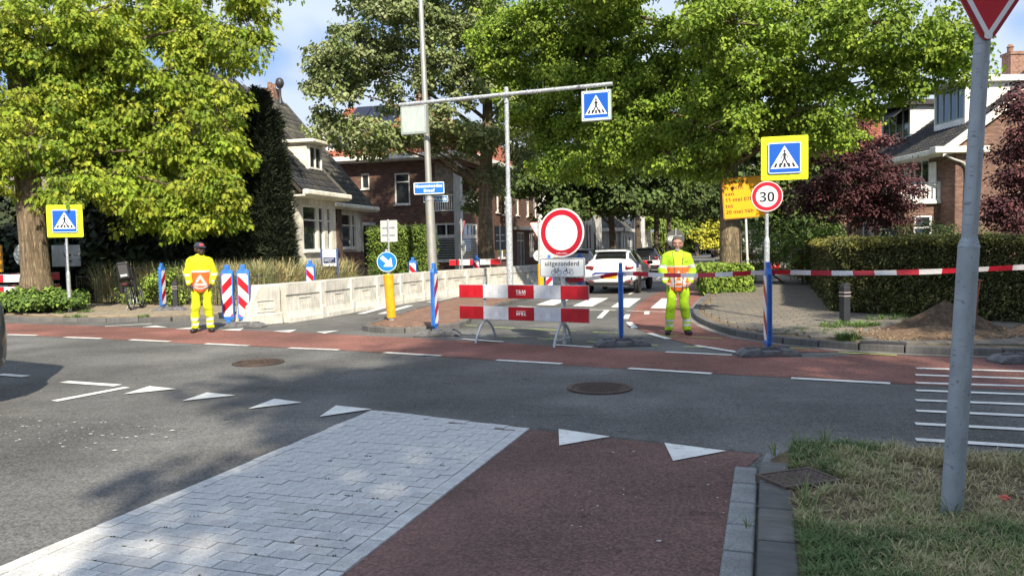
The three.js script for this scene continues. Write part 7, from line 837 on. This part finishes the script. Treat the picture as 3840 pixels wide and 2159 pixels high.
// ================= VEHICLES =================
// lofted body: stations along x from rear (0) to front; rings of height/half-width
function loft(st, sub) {
  const key = ['x', 'yb', 'ys', 'yr', 'wb', 'ws', 'wr'], cur = key.map((k) => st.map((s) => s[k])), cat = (a, i, t) => { const n = a.length, p0 = a[Math.max(i - 1, 0)], p1 = a[i], p2 = a[Math.min(i + 1, n - 1)], p3 = a[Math.min(i + 2, n - 1)], m1 = (p2 - p0) / 2, m2 = (p3 - p1) / 2, t2 = t * t, t3 = t2 * t, lim = Math.abs(p2 - p1) * 1.2, c = (m) => clamp(m, -lim, lim); return (2 * t3 - 3 * t2 + 1) * p1 + (t3 - 2 * t2 + t) * c(m1) + (-2 * t3 + 3 * t2) * p2 + (t3 - t2) * c(m2); };
  const rings = [], us = []; for (let i = 0; i < st.length - 1; i++) for (let s = 0; s < sub; s++) { rings.push(cur.map((a) => cat(a, i, s / sub))); us.push(i + s / sub); } rings.push(cur.map((a) => a[a.length - 1])); us.push(st.length - 1);
  const half = ([x, yb, ys, yr, wb, ws, wr]) => [[0, yb], [wb * 0.8, yb], [wb, yb + 0.1], [ws, lerp(yb, ys, 0.35)], [ws + 0.012, lerp(yb, ys, 0.72)], [ws - 0.012, ys], [ws - 0.045, ys + 0.02], [lerp(ws - 0.045, wr, 0.55), lerp(ys + 0.02, yr, 0.5)], [wr + 0.02, yr - 0.08], [wr * 0.88, yr - 0.022], [wr * 0.45, yr - 0.004], [0, yr]];
  const grid = rings.map((r) => { const h = half(r); return [...h.map(([z, y]) => [r[0], y, z]), ...h.slice(0, -1).reverse().map(([z, y]) => [r[0], y, -z])]; });
  const patch = (i0, i1, cols, off = 0) => { const P = []; for (let i = 0; i < grid.length - 1; i++) { if (us[i] < i0 - 1e-6 || us[i + 1] > i1 + 1e-6) continue; for (const [c0, c1] of cols) for (let c = c0; c < c1; c++) { const a = grid[i][c], b = grid[i + 1][c], d = grid[i + 1][c + 1], e = grid[i][c + 1]; P.push(...a, ...b, ...d, ...a, ...d, ...e); } } const g = new THREE.BufferGeometry(); g.setAttribute('position', new THREE.Float32BufferAttribute(P, 3)); g.computeVertexNormals(); let q = toCreasedNormals(g, 0.7); if (off) { const p = q.attributes.position, n = q.attributes.normal; for (let k = 0; k < p.count; k++) p.setXYZ(k, p.getX(k) - n.getX(k) * off, p.getY(k) - n.getY(k) * off, p.getZ(k) - n.getZ(k) * off); } return uvMetres(q); };
  const cap = (i) => { const s = grid[i], c = s.reduce((a, p) => [a[0] + p[0] / s.length, a[1] + p[1] / s.length, 0], [0, 0, 0]), P = []; for (let k = 0; k < s.length - 1; k++) P.push(...c, ...s[k], ...s[k + 1]); const g = new THREE.BufferGeometry(); g.setAttribute('position', new THREE.Float32BufferAttribute(P, 3)); g.computeVertexNormals(); return uvMetres(g); };
  return { body: merge([patch(0, st.length - 1, [[0, 22]]), cap(0), cap(grid.length - 1)]), patch };
}
const tyreM = mat('tyre', [0.022, 0.022, 0.023], 0.85), rimM = mat('alloy rim', [0.4, 0.4, 0.41], 0.35, { metalness: 0.7 });
function wheel(t, x, y, z, r) { const w = part(t, 'wheel', [new THREE.TorusGeometry(r - 0.055, 0.075, 10, 32).scale(1, 1, 1.3)], tyreM); w.position.set(x, y, z); const s = Math.sign(z), g = [cyl(r - 0.1, r - 0.1, 0.05, 0, -0.025, 0, 28).rotateX(Math.PI / 2).translate(0, 0, -s * 0.02)]; part(w, 'wheel_disc', g, blackM); const sp = []; for (let k = 0; k < 10; k++) sp.push(box(0.035, r - 0.12, 0.02, 0, (r - 0.12) / 2, s * 0.03).rotateZ(k * 0.6283)); sp.push(new THREE.TorusGeometry(r - 0.1, 0.015, 6, 30).translate(0, 0, s * 0.03)); part(w, 'rim', sp, rimM); return w; }
const hatchSt = [{ x: 0, yb: 0.42, ys: 0.6, yr: 0.66, wb: 0.6, ws: 0.72, wr: 0.56 }, { x: 0.05, yb: 0.3, ys: 0.78, yr: 0.9, wb: 0.68, ws: 0.84, wr: 0.62 }, { x: 0.15, yb: 0.24, ys: 0.94, yr: 1.03, wb: 0.72, ws: 0.885, wr: 0.64 }, { x: 0.5, yb: 0.22, ys: 0.99, yr: 1.42, wb: 0.74, ws: 0.895, wr: 0.57 }, { x: 0.72, yb: 0.21, ys: 0.97, yr: 1.49, wb: 0.74, ws: 0.895, wr: 0.56 }, { x: 1.6, yb: 0.2, ys: 0.94, yr: 1.52, wb: 0.74, ws: 0.88, wr: 0.56 }, { x: 2.25, yb: 0.2, ys: 0.92, yr: 1.46, wb: 0.74, ws: 0.885, wr: 0.55 }, { x: 2.98, yb: 0.2, ys: 0.9, yr: 1.0, wb: 0.74, ws: 0.89, wr: 0.68 }, { x: 3.6, yb: 0.2, ys: 0.83, yr: 0.92, wb: 0.72, ws: 0.87, wr: 0.66 }, { x: 3.95, yb: 0.24, ys: 0.7, yr: 0.78, wb: 0.66, ws: 0.8, wr: 0.58 }, { x: 4.07, yb: 0.36, ys: 0.56, yr: 0.62, wb: 0.5, ws: 0.66, wr: 0.48 }];
const hatchL = loft(hatchSt, 5);
function hatchback(label, pos, turn, paint, detail) {
  const t = thing('parked_car', label, 'car', pos, turn); const inner = new THREE.Matrix4().makeTranslation(-2.04, 0, 0), P = (n, g, m, par = t) => part(par, n, (Array.isArray(g) ? merge(g) : g).clone().applyMatrix4(inner), m);
  P('body', hatchL.body, paint);
  const dk = mat('tinted car glass', [0.01, 0.012, 0.014], 0.05, { clearcoat: 1, clearcoatRoughness: 0.02 });
  P('rear_window', hatchL.patch(2.4, 3.01, [[9, 13]], -0.008), dk); P('windscreen', hatchL.patch(6, 7, [[9, 13]], -0.008), dk); for (const c of [[6, 8], [14, 16]]) for (const [a, b] of [[2.6, 3.8], [4.2, 5], [5.2, 6.6]]) P('side_window', hatchL.patch(a, b, [c], -0.008), dk);
  P('bumper_insert', [rbox(0.12, 0.14, 1.4, 0.03, 0.06, 0.34, 0)], blackM);
  for (const s of [-1, 1]) { P('tail_light', [rbox(0.2, 0.15, 0.3, 0.05, 0.12, 0.88, s * 0.67, s * 0.35)], mat('red lamp glass', [0.16, 0.006, 0.01], 0.15, { clearcoat: 1 })); P('rear_reflector', [rbox(0.04, 0.07, 0.22, 0.02, 0.03, 0.42, s * 0.62)], mat('red lamp glass', [0.3, 0.012, 0.015], 0.15)); P('wing_mirror', [rbox(0.16, 0.13, 0.2, 0.05, 2.7, 1.0, s * 0.98)], blackM); P('wheel_arch', [cyl(0.375, 0.375, 0.02, 0, 0, 0, 30).rotateX(Math.PI / 2).translate(0.78, 0.34, s * 0.893), cyl(0.375, 0.375, 0.02, 0, 0, 0, 30).rotateX(Math.PI / 2).translate(3.38, 0.34, s * 0.885)], blackM); }
  for (const x of [0.78, 3.38]) for (const z of [-0.84, 0.84]) wheel(t, x - 2.04, 0.31, z, 0.31);
  P('aerial', [rod([0.85, 1.49, 0], [0.72, 1.62, 0], 0.006), rbox(1.1, 0.025, 0.03, 0.01, 1.3, 1.535, 0.5), rbox(1.1, 0.025, 0.03, 0.01, 1.3, 1.535, -0.5)], blackM);
  P('spoiler', [rbox(0.2, 0.05, 1.1, 0.02, 0.45, 1.45, 0)], paint);
  const plateM = canvasMat('number plate ' + label, 256, 56, (x) => { x.fillStyle = '#e0a313'; x.fillRect(0, 0, 256, 56); x.fillStyle = '#1c55a5'; x.fillRect(0, 0, 24, 56); x.fillStyle = '#191510'; x.font = 'bold 44px sans-serif'; x.textAlign = 'center'; x.fillText(detail ? 'T-402-L' : '', 142, 44); });
  const pl = P('number_plate', face(roundRect(0.52, 0.115, 0.01), 0.52, 0.115).rotateY(-Math.PI / 2).translate(-0.014, 0.58, 0), plateM);
  if (detail) {
    const print = (n, w, h, fn) => canvasMat(n, w, h, (x) => { x.fillStyle = '#dcdcda'; x.fillRect(0, 0, w, h); fn(x, w, h); });
    P('rear_lettering', face(roundRect(0.72, 0.15, 0.002), 0.72, 0.15).rotateX(0).applyMatrix4(new THREE.Matrix4().makeRotationY(-Math.PI / 2)).applyMatrix4(new THREE.Matrix4().makeRotationZ(-0.3)).translate(0.026, 0.86, 0.02), print('bureau lettering', 512, 108, (x) => { x.fillStyle = '#2c3038'; x.font = 'bold 44px sans-serif'; x.textAlign = 'center'; x.fillText('Het bureau', 256, 46); x.fillText('voor mobiliteit', 256, 94); }));
    const blue = mat('blue livery', [0.03, 0.05, 0.22], 0.4); P('livery_stripe', [prism([[-0.78, 0.46], [-0.45, 0.66], [0.45, 0.66], [0.78, 0.46], [0.8, 0.54], [0.5, 0.73], [-0.5, 0.73], [-0.8, 0.54]], 0.02).rotateY(Math.PI / 2).translate(0.012, 0, 0), prism([[0, 0], [0.3, -0.1], [0.42, 0.06], [0.2, 0.2], [0.02, 0.18]], 0.012).translate(0.28, 0.9, 0.89)], blue);
    P('side_lettering', face(roundRect(0.75, 0.26, 0.01), 0.75, 0.26).translate(1.55, 0.6, 0.914), print('side lettering', 256, 90, (x) => { x.fillStyle = '#2a2d33'; x.font = 'bold 78px sans-serif'; x.textAlign = 'center'; x.fillText('brick', 128, 72); }));
    P('rear_window_card', [box(0.01, 0.075, 0.42, 0.26, 1.13, -0.3, 0, 0, -0.72)], mat('yellow card', [0.7, 0.4, 0.02], 0.6));
  }
  return t;
}
const carTurn = (hx, hz) => Math.atan2(-hz, hx);
hatchback('white hatchback with blue stripe and rear lettering stopped on the zebra crossing', [3.95, 0.012, -27.95], carTurn(0.32, -0.95), mat('white car paint', [0.74, 0.74, 0.73], 0.3, { clearcoat: 1, clearcoatRoughness: 0.05 }), true);
hatchback('dark blue car parked left of the white hatchback', [3.7, 0.0, -38.6], carTurn(0.3, -0.95), mat('dark blue paint', [0.012, 0.016, 0.03], 0.25, { clearcoat: 1, clearcoatRoughness: 0.05 }), false);
hatchback('black car parked under the street trees beyond the white hatchback', [8.5, 0.0, -47.5], carTurn(0.3, -0.95), mat('black paint', [0.01, 0.01, 0.011], 0.25, { clearcoat: 1, clearcoatRoughness: 0.05 }), false);
hatchback('small dark car far down the side street', [26.5, 0.0, -98], carTurn(0.3, -0.95), mat('grey paint', [0.05, 0.06, 0.08], 0.25, { clearcoat: 1, clearcoatRoughness: 0.05 }), false);
{ // van entering from the left; its shadow falls on the road
  const st = [{ x: 0, yb: 0.45, ys: 1.3, yr: 2.4, wb: 0.9, ws: 0.97, wr: 0.85 }, { x: 0.1, yb: 0.35, ys: 1.3, yr: 2.5, wb: 0.93, ws: 0.99, wr: 0.88 }, { x: 3.6, yb: 0.33, ys: 1.3, yr: 2.52, wb: 0.93, ws: 0.99, wr: 0.88 }, { x: 4.8, yb: 0.33, ys: 1.22, yr: 2.45, wb: 0.93, ws: 0.99, wr: 0.86 }, { x: 5.15, yb: 0.33, ys: 1.12, yr: 1.4, wb: 0.92, ws: 0.98, wr: 0.82 }, { x: 5.25, yb: 0.33, ys: 0.95, yr: 1.1, wb: 0.9, ws: 0.94, wr: 0.78 }, { x: 5.34, yb: 0.42, ys: 0.72, yr: 0.82, wb: 0.8, ws: 0.84, wr: 0.7 }];
  const L = loft(st, 5), hx = 0.895, hz = 0.445, t = thing('van', 'dark van with orange indicator entering at the left picture edge', 'van', [-5.96 - hx * 5.34, 0, -7.6 - hz * 5.34], carTurn(hx, hz));
  part(t, 'body', L.body, mat('dark van paint', [0.02, 0.022, 0.025], 0.3, { clearcoat: 1, clearcoatRoughness: 0.06 })); const dk = mat('tinted car glass', [0.01, 0.012, 0.014], 0.05); part(t, 'windscreen', L.patch(3.2, 4, [[9, 13]], -0.01), dk); for (const c of [[6, 8], [14, 16]]) part(t, 'side_window', L.patch(2.4, 3.6, [c], -0.01), dk);
  for (const s of [-1, 1]) { part(t, 'headlight', rbox(0.2, 0.2, 0.3, 0.06, 5.2, 0.78, s * 0.72), mat('headlamp', [0.5, 0.5, 0.5], 0.1)); part(t, 'indicator', rbox(0.16, 0.1, 0.1, 0.03, 5.2, 0.62, s * 0.88), mat('orange lamp glass', [0.75, 0.25, 0.01], 0.2)); part(t, 'wing_mirror', rbox(0.14, 0.3, 0.22, 0.05, 4.55, 1.45, s * 1.12), blackM); }
  for (const x of [0.95, 4.35]) for (const z of [-0.9, 0.9]) wheel(t, x, 0.34, z, 0.34);
}
{ // bicycle with child seat, seen from behind, leaning on its stand
  const t = thing('bicycle', 'black bicycle with a child seat parked on the left pavement', 'bicycle', [-10.5, 0.12, -21.35], 0.22); t.rotation.z = 0.13; t.rotation.order = 'YXZ';
  const wh = (z) => { const w = part(t, 'wheel', [new THREE.TorusGeometry(0.335, 0.022, 10, 44).rotateY(Math.PI / 2).translate(0, 0.355, z)], tyreM); part(w, 'rim', [new THREE.TorusGeometry(0.31, 0.012, 6, 44).rotateY(Math.PI / 2).translate(0, 0.355, z)], rimM); const sp = []; for (let k = 0; k < 18; k++) { const a = k / 18 * 6.2832; sp.push(rod([0.02 * (k % 2 ? 1 : -1), 0.355, z], [0, 0.355 + Math.sin(a) * 0.31, z + Math.cos(a) * 0.31], 0.0018, 0.0018, 4)); } part(w, 'spokes', sp, galvM); };
  wh(0.35); wh(-0.75); const fm = mat('bike frame', [0.03, 0.03, 0.033], 0.4);
  part(t, 'frame', [rod([0, 0.32, -0.1], [0, 0.95, 0.1], 0.017), rod([0, 0.32, -0.1], [0, 0.8, -0.55], 0.02), rod([0, 0.6, 0.0], [0, 0.86, -0.53], 0.018), rod([0.05, 0.355, 0.35], [0.03, 0.32, -0.1], 0.01), rod([-0.05, 0.355, 0.35], [-0.03, 0.32, -0.1], 0.01), rod([0.05, 0.355, 0.35], [0.02, 0.85, 0.07], 0.008), rod([-0.05, 0.355, 0.35], [-0.02, 0.85, 0.07], 0.008)], fm);
  part(t, 'fork', [rod([0.05, 0.355, -0.75], [0.03, 0.78, -0.58], 0.012), rod([-0.05, 0.355, -0.75], [-0.03, 0.78, -0.58], 0.012), rod([0, 0.76, -0.58], [0, 1.12, -0.5], 0.018)], fm);
  part(t, 'handlebar', [tube([[-0.33, 1.08, -0.28], [-0.2, 1.14, -0.42], [0, 1.12, -0.5], [0.2, 1.14, -0.42], [0.33, 1.08, -0.28]], 0.012, 20, 8), rod([-0.34, 1.07, -0.26], [-0.32, 1.09, -0.38], 0.018), rod([0.34, 1.07, -0.26], [0.32, 1.09, -0.38], 0.018)], blackM);
  part(t, 'saddle', [rbox(0.2, 0.07, 0.26, 0.03, 0, 0.98, 0.08)], blackM); part(t, 'mudguard', [new THREE.TorusGeometry(0.375, 0.012, 6, 30, 3.0).scale(1, 1, 2.6).rotateY(Math.PI / 2).rotateX(-0.35).translate(0, 0.355, 0.35)], fm);
  part(t, 'carrier', [rod([-0.08, 0.76, 0.1], [-0.08, 0.76, 0.62], 0.009), rod([0.08, 0.76, 0.1], [0.08, 0.76, 0.62], 0.009), rod([0.08, 0.76, 0.6], [0.06, 0.36, 0.36], 0.007), rod([-0.08, 0.76, 0.6], [-0.06, 0.36, 0.36], 0.007), rod([-0.08, 0.76, 0.6], [0.08, 0.76, 0.6], 0.009)], fm);
  const seat = part(t, 'child_seat', [rbox(0.33, 0.5, 0.13, 0.062, 0, 1.1, 0.44, 0, 0.12, 0, 4), rbox(0.31, 0.08, 0.3, 0.04, 0, 0.86, 0.28), rbox(0.06, 0.34, 0.22, 0.03, -0.17, 1.0, 0.32), rbox(0.06, 0.34, 0.22, 0.03, 0.17, 1.0, 0.32), rbox(0.09, 0.42, 0.14, 0.03, -0.17, 0.7, 0.3), rbox(0.09, 0.42, 0.14, 0.03, 0.17, 0.7, 0.3)], mat('black seat shell', [0.015, 0.015, 0.016], 0.35));
  part(seat, 'seat_panel', rbox(0.23, 0.36, 0.02, 0.06, 0, 1.08, 0.508, 0, 0.12, 0, 3), mat('grey seat panel', [0.06, 0.06, 0.062], 0.6)); part(seat, 'reflective_patch', [rbox(0.15, 0.05, 0.012, 0.02, 0, 1.235, 0.498, 0, 0.12), rbox(0.17, 0.06, 0.012, 0.025, 0, 0.97, 0.53, 0, 0.12)], mat('pale reflector', [0.62, 0.68, 0.70], 0.3)); part(seat, 'red_reflector', [rbox(0.02, 0.02, 0.012, 0.006, 0.04, 1.19, 0.515)], redRefM);
  part(t, 'rear_light', rbox(0.11, 0.05, 0.05, 0.02, 0, 0.73, 0.64), mat('red lamp glass', [0.3, 0.012, 0.015], 0.15)); part(t, 'kickstand', [rod([-0.03, 0.3, 0.05], [-0.22, 0.02, 0.12], 0.011)], galvM); part(t, 'crank', [cyl(0.09, 0.09, 0.01, 0, 0, 0, 24).rotateZ(Math.PI / 2).translate(0.04, 0.32, -0.1), rod([0.06, 0.32, -0.1], [0.06, 0.18, -0.03], 0.01), box(0.09, 0.02, 0.08, 0.11, 0.17, -0.03), rod([-0.06, 0.32, -0.1], [-0.06, 0.46, -0.17], 0.01), box(0.09, 0.02, 0.08, -0.11, 0.47, -0.17)], rimM);
}
renderer.render(scene, camera);
